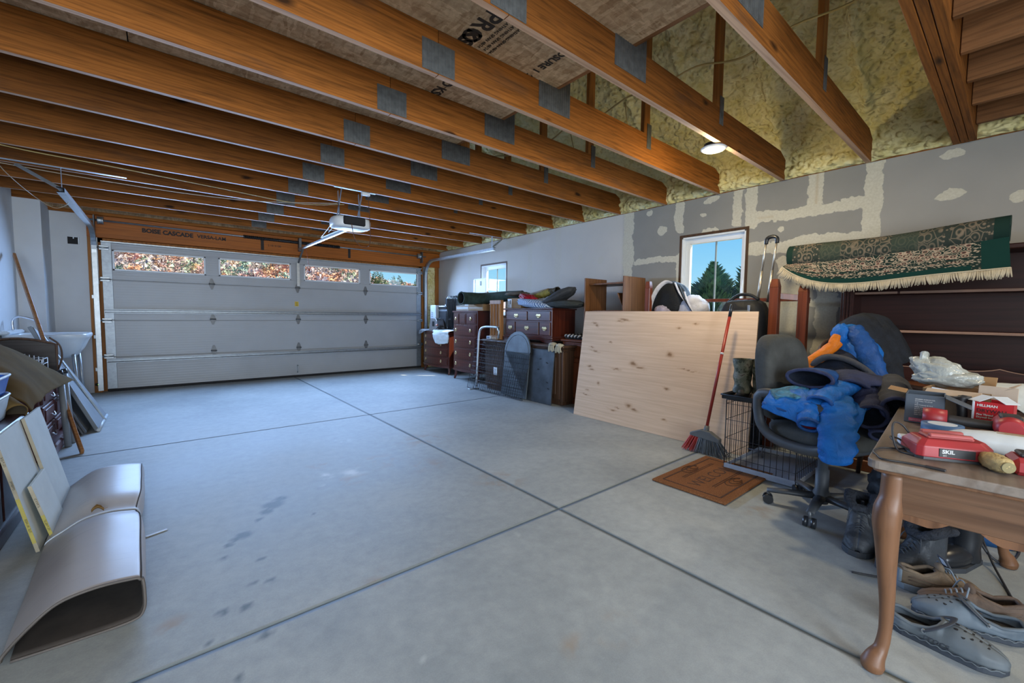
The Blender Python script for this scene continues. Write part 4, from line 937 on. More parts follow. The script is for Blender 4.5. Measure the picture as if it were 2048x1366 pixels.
# grey rounded board and black punched sheet
MSLATE = M_plain('slate_blue_paint', (.085, .11, .135, 1), .5, .0, .5, .3, 6)
P = [(4.68, .02), (4.15, .02), (4.15, .62)] + [(4.415 + .265 * math.cos(a), .64 + .27 * math.sin(a)) for a in np.linspace(PI, 0, 17)[::-1]] + [(4.68, .62)]
t = thing('rounded_board', 'grey board with a rounded top standing behind the wire panels', 'board', (3.76, 4.42, .0))
mb = MB(); mb.prism(P, -.009, .009, 0); sh = Matrix.Shear('YZ', 4, (0, 0)); mb.v = [(3.70 + v[0] + .095 * v[2] / .9, v[1], v[2]) for v in mb.v]; mb.build('panel', MSLATE, t, True, bevel=.003)
mb = MB(); mb.tube([(3.690 + .095 * z / .9, y, z) for y, z in [(lerp(4.415, p[0], .9), lerp(.5, p[1], .9)) for p in P[2:-1]]], .004, 6); mb.build('beading', MSLATE, t, True)
t = thing('punched_metal_sheet', 'black metal sheet with a few torn holes leaning on the cabinet front', 'metal sheet', (3.77, 3.95, 0))
MBLK = M_plain('scuffed_black_metal', (.05, .058, .068, 1), .45, .3, .5, .5, 5)
e0, e1, e2 = Vector((3.745, 4.13, .005)), Vector((0, -.40, 0)), Vector((.058, 0, .69))
e0 = Vector((3.745, 4.27, .005)); e1 = Vector((0, -.545, 0))
mb = MB(); mb.beam(e0 + e1 / 2, e0 + e1 / 2 + e2, .545, .008, (1, 0, 0)); mb.build('sheet', MBLK, t, True)
mb = MB(); mb.beam(e0 + e1 + Vector((-.004, 0, 0)), e0 + e1 + e2 + Vector((-.004, 0, 0)), .012, .018, (1, 0, 0)); mb.beam(e0 + e2, e0 + e1 + e2, .014, .012); mb.build('folded_edge', MBLK, t, True)
mb = MB()
for u, v, a in ((.55, .82, .4), (.78, .76, -.5), (.5, .62, .2), (.83, .40, -.3), (.88, .29, -.3)):
    p = e0 + e1 * u + e2 * v + Vector((-.0052, 0, 0)); P = [(p.y + q * (.026 if i % 2 else .02) * math.cos(b + a), p.z + q * .010 * math.sin(b)) for i, b in enumerate(np.linspace(0, 2 * PI, 9)[:-1]) for q in (1,)]; mb.prism(P, p.x - .0006, p.x + .0006, 0)
mb.build('torn_hole', MDARK, t, True)['kind'] = 'stuff'
# bent tube of a hand truck
t = thing('hand_truck', 'pale bent steel tube handle standing left of the brown cabinet', 'hand truck', (3.72, 5.2, 0))
mb = MB(); mb.tube(smooth_path([(3.70, 5.30, .03), (3.73, 5.30, .6), (3.745, 5.295, .84), (3.755, 5.26, .925), (3.765, 5.17, .955), (3.78, 5.0, .96), (3.785, 4.88, .955)], 6), .017, 10); mb.build('handle_tube', M_metal('chalky_steel', (.5, .55, .6, 1), .4, .6), t, True)
mb = MB(); mb.tube([(3.785, 4.88, .955), (3.79, 4.86, .90), (3.78, 4.86, .79)], .017, 10); mb.build('handle_end', MGALV, t, True); MB().b2((3.56, 5.27, 0), (3.74, 5.33, .012)).build('toe_plate', MGALV, t, True)
# ------------------------------------------------------------------ cloth helpers
def fabric_tube(mb, path, rad, wr=.10, fr=9., n=22, seg=7, flat=1., seed=0, pads=0):
    """a sleeve: tube along path with wrinkles; rad may vary along it; pads = number of quilted rings"""
    P = smooth_path(path, seg); N = len(P)
    rs_ = rad if isinstance(rad, (list, tuple)) else [rad] * len(path)
    prev = None; rows = []
    for i, p in enumerate(P):
        t = (P[min(i + 1, N - 1)] - P[max(i - 1, 0)]).normalized(); u = (Vector((0, 0, 1)).cross(t) if prev is None else prev - t * prev.dot(t))
        if u.length < .05: u = Vector((1, 0, 0)).cross(t)
        u.normalize(); prev = u; w = t.cross(u); f = i / (N - 1) * (len(rs_) - 1); k = min(int(f), len(rs_) - 2); r = lerp(rs_[k], rs_[k + 1], f - k)
        if pads: r *= 1 + .07 * abs(math.sin(PI * pads * i / (N - 1))) - .04
        row = []
        for q in range(n):
            a = 2 * PI * q / n; d = u * math.cos(a) + w * math.sin(a) * flat
            nn = noise.fractal((p + d * r) * fr + Vector((seed * 5.1, 0, seed)), 1, 2, 3) + .5 * math.sin((p.x + p.y + p.z) * 70 + 3 * math.cos(a + seed))
            row.append(p + d * r * (1 + wr * nn))
        rows.append(row)
    vs = [v for r in rows for v in r]
    mb.add(vs, [(i * n + k, i * n + (k + 1) % n, (i + 1) * n + (k + 1) % n, (i + 1) * n + k) for i in range(N - 1) for k in range(n)], True); return rows
def cuff(rows, m_rim, m_lin, parent, depth=.05, rim=.007, name='cuff'):
    """rim around the open end (last row) and the dark inside of the sleeve"""
    last = rows[-1]; c = sum(last, Vector()) / len(last); back = sum(rows[-3], Vector()) / len(last); d = (back - c).normalized()
    mb = MB(); mb.tube([c + (p - c) * .97 for p in last], rim, 6, closed=True); r = mb.build(name, m_rim, parent, True)
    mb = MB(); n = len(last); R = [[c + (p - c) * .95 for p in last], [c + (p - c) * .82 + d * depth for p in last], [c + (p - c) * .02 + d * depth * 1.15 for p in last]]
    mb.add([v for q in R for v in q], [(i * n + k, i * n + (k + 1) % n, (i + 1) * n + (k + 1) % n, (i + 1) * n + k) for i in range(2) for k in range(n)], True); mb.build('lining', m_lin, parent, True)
def drape(mb, pts, nu=26, nv=18, amp=.02, fr=6., seed=0):
    """cloth sheet through a control net pts[i][j] with folds"""
    I, J = len(pts), len(pts[0]); G = [smooth_path(r, max(1, nv // (J - 1))) for r in pts]; m = len(G[0]); Cc = [smooth_path([G[i][j] for i in range(I)], max(1, nu // (I - 1))) for j in range(m)]; k = len(Cc[0])
    vs = []
    for i in range(k):
        for j in range(m):
            p = Cc[j][i]; v = noise.noise_vector(p * fr + Vector((seed, seed * 2.3, 0))); w = noise.noise_vector(p * fr * 2.7 + Vector((seed, 0, 4))); vs.append(p + (v + w * .4) * amp)
    mb.add(vs, [(i * m + j, (i + 1) * m + j, (i + 1) * m + j + 1, i * m + j + 1) for i in range(k - 1) for j in range(m - 1)], True); return mb
# ------------------------------------------------------------------ things on the two bow front chests
MCARD = M_plain('cardboard', (.30, .18, .085, 1), .8, vary=.12); MCARDL = M_plain('pale_cardboard', (.42, .33, .25, 1), .8); MWPAPER = M_plain('white_print_box', (.60, .66, .74, 1), .55); MNICKEL = M_metal('brushed_silver', (.6, .63, .68, 1), .28)
MCLOTHW = M_cloth('white_cloth', (.58, .62, .62, 1), .08, bump=.3); MBLKPL = M_plain('black_enamel', (.014, .016, .02, 1), .3)
t = thing('appliance_box', 'white printed appliance carton at the left end of the low dresser', 'box', (4.36, 7.6, .80))
MB().b2((4.18, 7.40, .80), (4.46, 7.62, 1.315), .004).build('carton', MWPAPER, t, True)
mb = MB()
for k in range(7): mb.b2((4.1785, 7.50 + .01 * (k % 3), .95 + .035 * k), (4.1805, 7.58, .957 + .035 * k), .0003)
mb.build('print', MINK, t, True)
t = thing('toaster_oven', 'dark grey countertop oven beside the white printed carton', 'oven', (4.40, 7.2, .80))
MB().b2((4.24, 7.06, .80), (4.52, 7.39, 1.30), .01).build('shell', MGREY, t, True); MB().b2((4.225, 7.07, 1.24), (4.242, 7.38, 1.285)).build('control_strip', MBLKPL, t, True); MB().b2((4.228, 7.09, .86), (4.242, 7.37, 1.2), .004).build('glass_door', MDARK, t, True)
t = thing('silver_toaster', 'silver toaster with rounded sides in front of the dark oven', 'toaster', (4.14, 7.3, .80))
P = [(7.12 + .36 * u, .81 + .25 * (1 - abs(2 * u - 1) ** 5)) for u in np.linspace(0, 1, 15)]
MB().prism(P + [(7.48, .805), (7.12, .805)], 4.07, 4.22, 0).build('shell', MNICKEL, t, True, bevel=.01); MB().b2((4.09, 7.115, .80), (4.20, 7.485, .825), .004).build('base', MBLKPL, t, True)
mb = MB(); mb.b2((4.10, 7.17, 1.055), (4.125, 7.43, 1.064)); mb.b2((4.16, 7.17, 1.055), (4.185, 7.43, 1.064)); mb.build('slot', MDARK, t, True); MB().b2((4.063, 7.26, .9), (4.072, 7.34, 1.0), .003).build('lever_plate', MBLKPL, t, True)
t = thing('oil_radiator', 'black finned oil radiator heater standing on the low dresser', 'heater', (4.33, 6.9, .81))
for k in range(7):
    y = 6.74 + .055 * k; MB().prism([(4.24 + .03, .86), (4.24, .9), (4.24, 1.44), (4.27, 1.49), (4.39, 1.49), (4.42, 1.44), (4.42, .9), (4.39, .86)], y - .011, y + .011, 1).build('fin', MBLKPL, t, True, bevel=.006)
mb = MB(); mb.cyl((4.33, 6.72, 1.43), (4.33, 7.10, 1.43), .022, 10); mb.cyl((4.33, 6.72, .92), (4.33, 7.10, .92), .022, 10); mb.build('header_pipe', MBLKPL, t, True)
MB().b2((4.25, 7.08, .88), (4.41, 7.16, 1.46), .015).build('control_box', MBLKPL, t, True); MB().lathe([(.03, 0), (.028, .018), (.001, .02)], (4.25, 7.12, 1.3), 14, Matrix.Rotation(-PI / 2, 3, 'Y')).build('knob', MGREY, t, True)
for y in (6.8, 7.04): MB().b2((4.22, y - .02, .80), (4.44, y + .02, .87), .006).build('foot', MBLKPL, t, True)
t = thing('draped_cloth', 'frayed white cloth hanging over the right front corner of the low dresser', 'cloth', (4.08, 6.9, .81))
mb = MB(); drape(mb, [[(4.45, 7.25, .815), (4.45, 7.0, .83), (4.45, 6.72, .82)], [(4.10, 7.28, .83), (4.08, 7.02, .84), (4.08, 6.71, .83)], [(4.00, 7.22, .76), (3.985, 7.0, .76), (4.06, 6.70, .74)], [(3.99, 7.12, .62), (3.98, 6.97, .58), (4.04, 6.72, .60)]], 30, 20, .018, 9, 3); mb.build('sheet', MCLOTHW, t, True, solid=.004)
t = thing('grey_rag', 'grey rag drooping over the left end of the low dresser', 'cloth', (4.1, 7.72, .81))
mb = MB(); drape(mb, [[(4.4, 7.80, .815), (4.4, 7.6, .82), (4.4, 7.45, .815)], [(4.08, 7.83, .82), (4.06, 7.66, .83), (4.05, 7.50, .82)], [(4.03, 7.86, .74), (4.0, 7.72, .74), (4.01, 7.58, .78)]], 20, 14, .016, 9, 8); mb.build('sheet', M_cloth('grey_rag_cloth', (.26, .27, .28, 1)), t, True, solid=.004)
t = thing('tangled_cord', 'small tangle of dark cord and plug on the low dresser', 'cord', (4.1, 7.1, .85))
mb = MB(); mb.tube(smooth_path([(4.10 + .06 * math.cos(k * 1.9), 7.12 + .07 * math.sin(k * 2.4), .86 + .022 * (k % 4)) for k in range(12)], 5), .007, 6); mb.build('cable', MINK, t, True); MB().box((4.05, 7.13, .93), (.035, .05, .035), (0, .4, .3), .008).build('plug', M_plain('coral_plug', (.5, .2, .15, 1), .5), t, True)
# on the tall chest
MWB = M_plain('white_panel', (.66, .72, .78, 1), .4, vary=.04)
t = thing('white_panel_stack', 'stack of white cabinet doors standing on end on the tall chest', 'panel', (4.44, 6.35, 1.20))
for k in range(2):
    MB().b2((4.42 + .03 * k, 6.06 + .03 * k, 1.202), (4.445 + .03 * k, 6.44 + .03 * k, 1.775 + .015 * k), .004).build('panel', MWB, t, True)
MB().b2((4.415, 6.39, 1.21), (4.421, 6.435, 1.77), .001).build('edge_strip', MGREY, t, True); MB().b2((4.412, 6.20, 1.66), (4.420, 6.235, 1.74), .002).build('hinge_plate', MGREYD, t, True)
for n_, lo, hi, lb, m in (('flat_carton', (4.02, 6.0, 1.202), (4.4, 6.4, 1.29), 'pale flat carton on the left of the tall chest, under the green roll', MCARDL), ('flat_carton', (4.0, 5.55, 1.202), (4.36, 5.98, 1.31), 'brown flat carton on the right of the tall chest, under the green roll', MCARD)):
    t = thing(n_, lb, 'box', ((lo[0] + hi[0]) / 2, (lo[1] + hi[1]) / 2, lo[2])); MB().b2(lo, hi, .004).build('carton', m, t, True)
    MB().b2((lo[0] - .001, lo[1] + .02, lo[2] + .035), (lo[0] + .002, hi[1] - .02, lo[2] + .06), .0005).build('tape', M_plain('packing_tape', (.38, .30, .22, 1), .3) if m is MCARD else MWPAPER, t, True)
t = thing('small_picture_frame', 'little bare wood frame leaning behind the green roll', 'picture frame', (4.3, 6.0, 1.46))
mb = MB(); mb.beam((4.32, 6.12, 1.47), (4.32, 5.86, 1.53), .015, .02); mb.beam((4.32, 5.86, 1.53), (4.34, 5.86, 1.30), .015, .02); mb.beam((4.32, 6.12, 1.47), (4.34, 6.12, 1.30), .015, .02); mb.build('moulding', MOAK, t, True); MB().b2((4.336, 5.86, 1.30), (4.342, 6.12, 1.48)).build('backing', MCARD, t, True)
MGRN = M_cloth('green_felt', (.030, .050, .042, 1), .25, 20, bump=.3)
t = thing('green_carpet_roll', 'dark green carpet roll lying across the tall chest, open end to the left', 'carpet roll', (4.1, 5.6, 1.40))
mb = MB(); A = [(3.78, 5.86, 1.405), (3.92, 5.85, 1.405), (4.12, 5.66, 1.405), (4.20, 5.25, 1.43), (4.22, 4.84, 1.46)]
rows = fabric_tube(mb, A[::-1], [.05, .085, .095, .10, .10], .02, 5, 26, 6, seed=2); mb.build('roll', MGRN, t, True); cuff(rows, MGRN, MDARK, t, .25, .012, 'roll_edge')
mb = MB(); mb.blob((4.16, 4.90, 1.46), (.09, .26, .035), .15, 3, seed=4); mb.build('loose_flap', M_cloth('brown_backing', (.10, .075, .05, 1)), t, True)
# on the small chest
t = thing('small_brown_carton', 'brown carton with a white label at the left of the small chest top', 'box', (4.1, 4.75, 1.236))
MB().b2((4.0, 4.62, 1.237), (4.3, 4.93, 1.385), .003).build('carton', MCARD, t, True); MB().b2((3.996, 4.83, 1.245), (4.0015, 4.92, 1.375), .0005).build('label', MWPAPER, t, True); mb = MB(); mb.b2((3.9945, 4.85, 1.30), (3.9965, 4.865, 1.36), .0002); mb.b2((3.9945, 4.875, 1.27), (3.9965, 4.905, 1.276), .0002); mb.build('label_print', MINK, t, True)
t = thing('paper_roll', 'pale rolled tube of underlay lying behind the cushions, its end to the right', 'roll', (4.3, 4.6, 1.44))
mb = MB(); mb.tube([(4.38, 4.98, 1.40), (4.30, 4.36, 1.475)], .055, 20); mb.build('roll', M_plain('pale_underlay', (.42, .38, .34, 1), .8), t, True); mb = MB()
for q in (.046, .034, .022): mb.tube([(4.299 + q * math.cos(a), 4.357, 1.476 + q * math.sin(a)) for a in np.linspace(0, 2 * PI, 19)[:-1]], .004, 5, closed=True)
mb.build('spiral_end', MCARD, t, True)
t = thing('yellow_bundle', 'yellow and olive cloth bundle tied at its dark end above the cushions', 'bundle', (4.2, 4.25, 1.43))
mb = MB(); fabric_tube(mb, [(4.2, 4.58, 1.40), (4.18, 4.35, 1.435), (4.17, 4.16, 1.465)], [.03, .05, .045], .15, 20, seed=5); mb.build('wrap', M_cloth('olive_yellow', (.26, .20, .03, 1), .35), t, True); mb = MB(); fabric_tube(mb, [(4.17, 4.18, 1.465), (4.16, 4.10, 1.475), (4.15, 4.03, 1.475)], [.045, .045, .05], .25, 30, seed=6); mb.build('tied_end', M_cloth('dark_olive', (.07, .055, .03, 1)), t, True)
t = thing('red_bag', 'red shiny plastic bag squeezed between the carton and the cushions', 'bag', (4.05, 4.5, 1.38))
mb = MB(); mb.blob((4.06, 4.50, 1.375), (.10, .19, .05), .35, 4, 34, 22, (.28, 0, 0), 3); mb.build('bag', M_cloth('red_plastic', (.36, .012, .03, 1), .3, rough=.3, sheen=0), t, True); mb = MB(); mb.tube([(4.0, 4.38, 1.345), (3.985, 4.5, 1.33), (4.0, 4.62, 1.335)], .012, 6); mb.build('twisted_neck', M_cloth('white_plastic', (.6, .6, .62, 1)), t, True)
def _stripe():
    t = NT('blue_white_ticking'); v = t.coord((1, 1, 1), rot=(.3, .2, .5), warp=.05, wscale=5); w = t.new('ShaderNodeTexWave', wave_type='BANDS', bands_direction='Y'); t.lk(v, w.inputs[0]); w.inputs['Scale'].default_value = 12; w.inputs['Distortion'].default_value = 2
    return t.fin(t.ramp(w.outputs[0], [(.35, (.10, .18, .38)), (.6, (.55, .66, .80))]), .8, 0, .2)
for nm, c, r, rot, lb, m, sd in (('striped_cushion', (4.06, 4.36, 1.30), (.16, .34, .065), (.12, 0, 0), 'blue and white striped cushion lying on the small chest', _stripe(), 1), ('grey_cushion', (4.10, 3.98, 1.375), (.15, .29, .055), (-.42, 0, 0), 'dark grey cushion tilted up on top of the striped one', M_cloth('charcoal_plush', (.055, .058, .065, 1)), 2), ('folded_blanket', (4.14, 3.88, 1.29), (.19, .29, .055), (0, 0, 0), 'dark folded blanket at the right end of the small chest', M_cloth('dark_blanket', (.045, .052, .052, 1)), 7)):
    t = thing(nm, lb, 'cushion' if 'cushion' in nm else 'blanket', (c[0], c[1], 1.236)); mb = MB(); mb.blob(c, r, .10, 2.5, 40, 20, rot, sd, pw=2.6); mb.build('cover', m, t, True)
    mb = MB(); R = Euler(rot).to_matrix(); mb.tube([Vector(c) + R @ Vector((r[0] * .97 * math.cos(a) * (abs(math.cos(a)) ** 3 + abs(math.sin(a)) ** 3) ** -.33, r[1] * .97 * math.sin(a) * (abs(math.cos(a)) ** 3 + abs(math.sin(a)) ** 3) ** -.33, 0)) for a in np.linspace(0, 2 * PI, 33)[:-1]], .006, 5, closed=True); mb.build('seam', m, t, True)
# on the brown cabinet
for k, (c, d, rz, lb, m) in enumerate((((3.90, 5.22, .79), (.08, .09, .045), .2, 'small white carton at the left end of the brown cabinet', MWPAPER), ((3.90, 5.08, .785), (.07, .12, .035), -.1, 'little pile of tan sandpaper sheets beside the small white carton', MCARDL))):
    t = thing('small_carton' if k == 0 else 'paper_pile', lb, 'box' if k == 0 else 'paper', (c[0], c[1], .766)); MB().box(c, d, (0, 0, rz), .003).build('body', m, t, True); MB().box((c[0] - d[0] / 2, c[1], c[2]), (.004, d[1] * .6, d[2] * .5), (0, 0, rz), .001).build('label', M_plain('blue_print', (.1, .2, .4, 1)) if k == 0 else MCARD, t, True)
t = thing('crumpled_gloves', 'pair of crumpled cream work gloves hanging at the right end of the brown cabinet', 'gloves', (3.83, 3.66, .74))
MGLV = M_cloth('cream_leather', (.46, .42, .32, 1))
for k, (y, z) in enumerate(((3.76, .745), (3.64, .735))):
    mb = MB(); mb.blob((3.80, y, z + .03), (.05, .05, .025), .25, 4, seed=k); 
    for q in range(4): mb.tube(smooth_path([(3.79, y - .035 + .022 * q, z + .03), (3.765, y - .04 + .025 * q, z), (3.77, y - .05 + .03 * q, z - .05 - .012 * (q % 2))], 4), .011, 7)
    mb.build('glove', MGLV, t, True)
# ------------------------------------------------------------------ behind the plywood: sports bag, suitcase
MBAGB = M_cloth('black_nylon', (.008, .009, .011, 1), rough=.6, bump=.3); MBAGW = M_cloth('white_nylon', (.52, .52, .58, 1), rough=.55, bump=.5)
t = thing('sports_bag', 'lumpy black and white sports bag slumped on the upturned table', 'bag', (4.28, 2.42, 1.0))
mb = MB(); mb.blob((4.29, 2.47, 1.27), (.13, .19, .255), .04, 2.0, 44, 28, (.45, 0, 0), 2, 0, 2.6); mb.build('body', MBAGB, t, True)
mb = MB(); mb.blob((4.30, 2.20, 1.21), (.12, .15, .155), .08, 2.5, 40, 24, (.6, 0, 0), 5, 0, 2.4); mb.build('side_pocket', MBAGW, t, True)
mb = MB(); fabric_tube(mb, [(4.165, 2.63, 1.12), (4.15, 2.60, 1.30), (4.165, 2.54, 1.44), (4.20, 2.47, 1.51), (4.22, 2.40, 1.50)], [.012, .024, .028, .026, .012], .03, 8, flat=.35); mb.build('white_strap', MBAGW, t, True)
for q in range(3): mb = MB(); mb.tube(smooth_path([(4.20 - .01 * q, 2.36 - .06 * q, 1.50 - .05 * q), (4.165 - .004 * q, 2.28 - .05 * q, 1.38 - .05 * q), (4.17, 2.19 - .04 * q, 1.26 - .05 * q), (4.18, 2.13 - .03 * q, 1.17 - .05 * q)], 6), [(.012, .006)] * 19, 8); mb.build('piping', MBAGW if q != 1 else MBAGB, t, True)
mb = MB(); mb.blob((4.17, 2.47, 1.17), (.05, .11, .085), .16, 5, 34, 22, (.5, 0, 0), 7); mb.build('crumpled_panel', M_cloth('lilac_nylon', (.36, .33, .42, 1), .3), t, True)
t = thing('bag_shelf', 'plain dark box hidden behind the plywood under the sports bag', 'box', (4.3, 2.4, 0)); MB().b2((4.18, 2.05, 0), (4.55, 2.58, 1.02), .004).build('body', MBRNC, t, True); MB().b2((4.17, 2.06, .05), (4.182, 2.57, .5)).build('front_panel', MBRNC, t, True)
t = thing('black_suitcase', 'black fabric suitcase with its twin telescopic handle pulled up', 'suitcase', (4.16, 1.62, .42))
mb = MB(); mb.blob((4.15, 1.63, .86), (.15, .19, .44), .03, 2, 40, 28, seed=2, pw=5); mb.build('body', MBAGB, t, True)
mb = MB(); mb.blob((4.02, 1.65, .80), (.05, .155, .33), .04, 2, 30, 22, seed=4, pw=4); mb.build('front_pocket', MBAGB, t, True)
MHAND = M_metal('handle_aluminium', (.55, .50, .42, 1), .35)
for k in range(2):
    y = 1.54 - .085 * k; p0, p1, p2 = Vector((4.20, y + .005, 1.28)), Vector((4.20, y - .022, 1.56)), Vector((4.20, y - .045, 1.83))
    h = MB().cyl(p0, p1, .012, 10).build('handle_tube', MHAND, t, True); MB().cyl(p1, p2, .0085, 10).build('inner_tube', MHAND, h, True)
mb = MB(); mb.tube(smooth_path([(4.20, 1.496, 1.80), (4.20, 1.488, 1.845), (4.20, 1.45, 1.86), (4.20, 1.412, 1.845), (4.20, 1.408, 1.80)], 5), .017, 10); mb.build('grip', MBLKPL, t, True)
mb = MB(); mb.tube(smooth_path([(4.10, 1.76, 1.28), (4.12, 1.68, 1.345), (4.12, 1.58, 1.345), (4.10, 1.50, 1.30)], 5), .014, 8); mb.build('carry_handle', MBAGB, t, True)
mb = MB(); mb.box((4.0, 1.54, 1.22), (.008, .02, .06), None, .002); mb.build('zip_pull', MNICKEL, t, True); mb = MB(); mb.tube([(4.0, 1.80, 1.12), (3.995, 1.7, 1.20), (3.995, 1.55, 1.2), (4.0, 1.47, 1.12)], .005, 5); mb.build('zip', MGREYD, t, True)
t = thing('black_crate', 'black box under the suitcase, seen between the plywood and the office chair', 'box', (4.15, 1.62, 0)); MB().b2((4.0, 1.42, 0), (4.34, 1.84, .418), .005).build('body', MBLKPL, t, True); MB().b2((3.99, 1.41, .38), (4.35, 1.85, .42), .004).build('lid', MBLKPL, t, True)
# ------------------------------------------------------------------ rolled rug on the hutch
def _rug(kind):
    t = NT('rug_' + kind); tc = t.new('ShaderNodeTexCoord'); u = tc.outputs['UV']
    sp = t.new('ShaderNodeSeparateXYZ'); t.lk(u, sp.inputs[0]); x, y = sp.outputs[0], sp.outputs[1]
    mp = t.new('ShaderNodeMapping'); t.lk(u, mp.inputs[0]); mp.inputs['Scale'].default_value = (34, 9, 1) if kind == 'pile' else (26, 8, 1)
    v = t.vor(mp.outputs[0], 1.0); d = t.vor(mp.outputs[0], 1.0, 'DISTANCE_TO_EDGE')
    dark, beige, red = ((.014, .028, .024), (.42, .34, .25), (.14, .055, .045)) if kind == 'pile' else ((.035, .045, .038), (.20, .16, .115), (.11, .07, .05))
    base = t.ramp(v.outputs['Distance'], [(.10, beige), (.22, dark), (.36, red if kind == 'pile' else dark), (.46, beige), (.56, dark)]); base = t.mix(t.ramp(d.outputs['Distance'], [(.02, (.8,) * 3), (.06, (0,) * 3)]), base, beige + (1,))
    # lengthwise borders
    mp2 = t.new('ShaderNodeMapping'); t.lk(u, mp2.inputs[0]); mp2.inputs['Scale'].default_value = (62, 26, 1); w = t.vor(mp2.outputs[0], 1.0); bead = t.ramp(w.outputs['Distance'], [(.25, beige), (.42, dark)])
    if kind == 'pile':
        col = t.mix(t.ramp(y, [(.0, (0,) * 3), (.40, (0,) * 3), (.41, (1,) * 3), (.5, (1,) * 3), (.51, (0,) * 3), (.62, (0,) * 3)], 'CONSTANT'), base, bead)
        col = t.mix(t.ramp(y, [(0, (1,) * 3), (.22, (0,) * 3)], 'CONSTANT'), col, (.008, .036, .030, 1)); b2 = t.ramp(y, [(0, (0,) * 3), (.22, (1,) * 3), (.33, (0,) * 3)], 'CONSTANT'); col = t.mix(b2, col, bead)
        edge = t.ramp(x, [(0, (0,) * 3), (.90, (1,) * 3)], 'CONSTANT'); col = t.mix(edge, col, (.008, .036, .030, 1)); e2 = t.ramp(x, [(0, (0,) * 3), (.865, (1,) * 3), (.90, (0,) * 3)], 'CONSTANT'); col = t.mix(e2, col, bead)
    else:
        fld = t.ramp(x, [(0, (0,) * 3), (.19, (1,) * 3), (.30, (.15,) * 3), (.40, (.0,) * 3), (.52, (.15,) * 3), (.54, (1,) * 3), (.66, (.25,) * 3), (.75, (0,) * 3)], 'CONSTANT'); col = t.mix(t.math('MULTIPLY', fld, .8), base, (.045, .062, .046, 1))
        for a, b in ((.035, .065), (.155, .19), (.755, .785), (.915, .945)): col = t.mix(t.ramp(x, [(0, (0,) * 3), (a, (1,) * 3), (b, (0,) * 3)], 'CONSTANT'), col, bead)
        col = t.mix(t.ramp(x, [(0, (1,) * 3), (.035, (0,) * 3), (.945, (1,) * 3)], 'CONSTANT'), col, (.012, .032, .026, 1))
    n = t.noise(t.coord((1, 1, 1)), 120, 3); t.bump(n.outputs[0], .4, .004); return t.fin(col, .95, 0, .1)
def uv_surface(name, fn, nu, nv, m, parent):
    mb = MB(); mb.grid(fn, nu, nv); o = mb.build(name, m, parent, True); me = o.data; ul = me.uv_layers.new(name='UVMap'); NV = nv + 1
    for lp in me.loops: i = lp.vertex_index; ul.data[lp.index].uv = ((i // NV) / nu, (i % NV) / nv)
    return o
t = thing('rolled_rug', 'rolled oriental rug with cream fringe lying along the top of the hutch', 'rug', (4.3, .7, 1.65))
RA, RB, RR = Vector((4.30, 1.33, 1.672)), Vector((4.31, .075, 1.742)), .088
def rr(u): return RR * (1 + .05 * math.sin(u * 9)) * (1.12 - .15 * u)
def ax(u): return RA + (RB - RA) * u + Vector((0, 0, -.018 * math.sin(u * PI)))
def roll_fn(u, v): a = -.9 + v * 2 * PI * .99; c = ax(u); return c + Vector((-math.cos(a) * rr(u), 0, math.sin(a) * rr(u)))
uv_surface('roll', roll_fn, 60, 40, _rug('back'), t)
mb = MB()
for k, (c, s) in enumerate(((ax(0), 1), (ax(1), -1))):
    pts = [c + Vector((-math.cos(a) * q, s * .006 * 0, math.sin(a) * q)) for a, q in [(th, rr(k) * (1 - .09 * th / (2 * PI))) for th in np.linspace(0, 9 * PI, 110)] if q > .004]
    mb.tube(pts, .0038, 4)
mb.build('spiral_edge', M_cloth('dark_green_edge', (.012, .032, .026, 1)), t, True)
for k in (0, 1): mb = MB(); c = ax(k) + Vector((0, -.004 if k == 0 else .004, 0)); mb.cyl(c, c + Vector((0, .002, 0)), rr(k) * .95, 24); mb.build('roll_end', MDARK, t, True)
def hang(u): return .205 * (1 - math.exp(-u * 7)) + .012 * math.sin(u * 6)
def flap_fn(u, v):
    c = ax(u) + Vector((-rr(u) * .72, 0, -rr(u) * .62)); L = .03 + hang(u); f = 1 - v
    return c + Vector((-.035 * math.sin(f * 1.6) - .02 * f * math.sin(u * 11), -.045 * f * (u - .35) * .6 + .03 * f * max(0, .12 - u) * 5, -L * f * (1 - .1 * f)))
uv_surface('flap', flap_fn, 60, 16, _rug('pile'), t)
MFR = M_cloth('cream_fringe', (.50, .43, .31, 1), .15)
mb = MB(); rnd = random.Random(3)
for k in range(190):
    u = k / 189; p = flap_fn(u, 0); sw = .014 * math.sin(u * 60) + rnd.uniform(-.006, .006); L = .062 + rnd.uniform(-.008, .010); sl = 1 if u > .12 else 2.2 - 10 * u
    mb.tube([p + Vector((0, 0, .004)), p + Vector((-.006, sw * .4 + .012 * (sl - 1), -L * .5)), p + Vector((-.002, sw + .035 * (sl - 1), -L))], [.0040, .0050, .0036], 4)
f = mb.build('fringe', MFR, t, True); f['kind'] = 'stuff'
mb = MB(); mb.tube([flap_fn(u, 0) + Vector((-.002, 0, .002)) for u in np.linspace(0, 1, 50)], .005, 5); mb.build('fringe_band', MFR, t, True)
# cloth on the long dresser
t = thing('white_dust_cloth', 'rumpled white sheet lying along the long dresser top', 'cloth', (4.1, 0, .68))
mb = MB(); drape(mb, [[(4.22, .34, .685), (4.2, .1, .69), (4.2, -.2, .70), (4.2, -.6, .69)], [(4.10, .33, .70), (4.08, .12, .735), (4.08, -.15, .745), (4.08, -.6, .72)], [(3.99, .30, .692), (3.975, .10, .695), (3.965, -.12, .66), (3.96, -.6, .64)], [(3.965, .16, .685), (3.955, .05, .66), (3.945, -.12, .55), (3.94, -.6, .5)]], 30, 36, .022, 8, 5); mb.build('sheet', MCLOTHW, t, True, solid=.004)
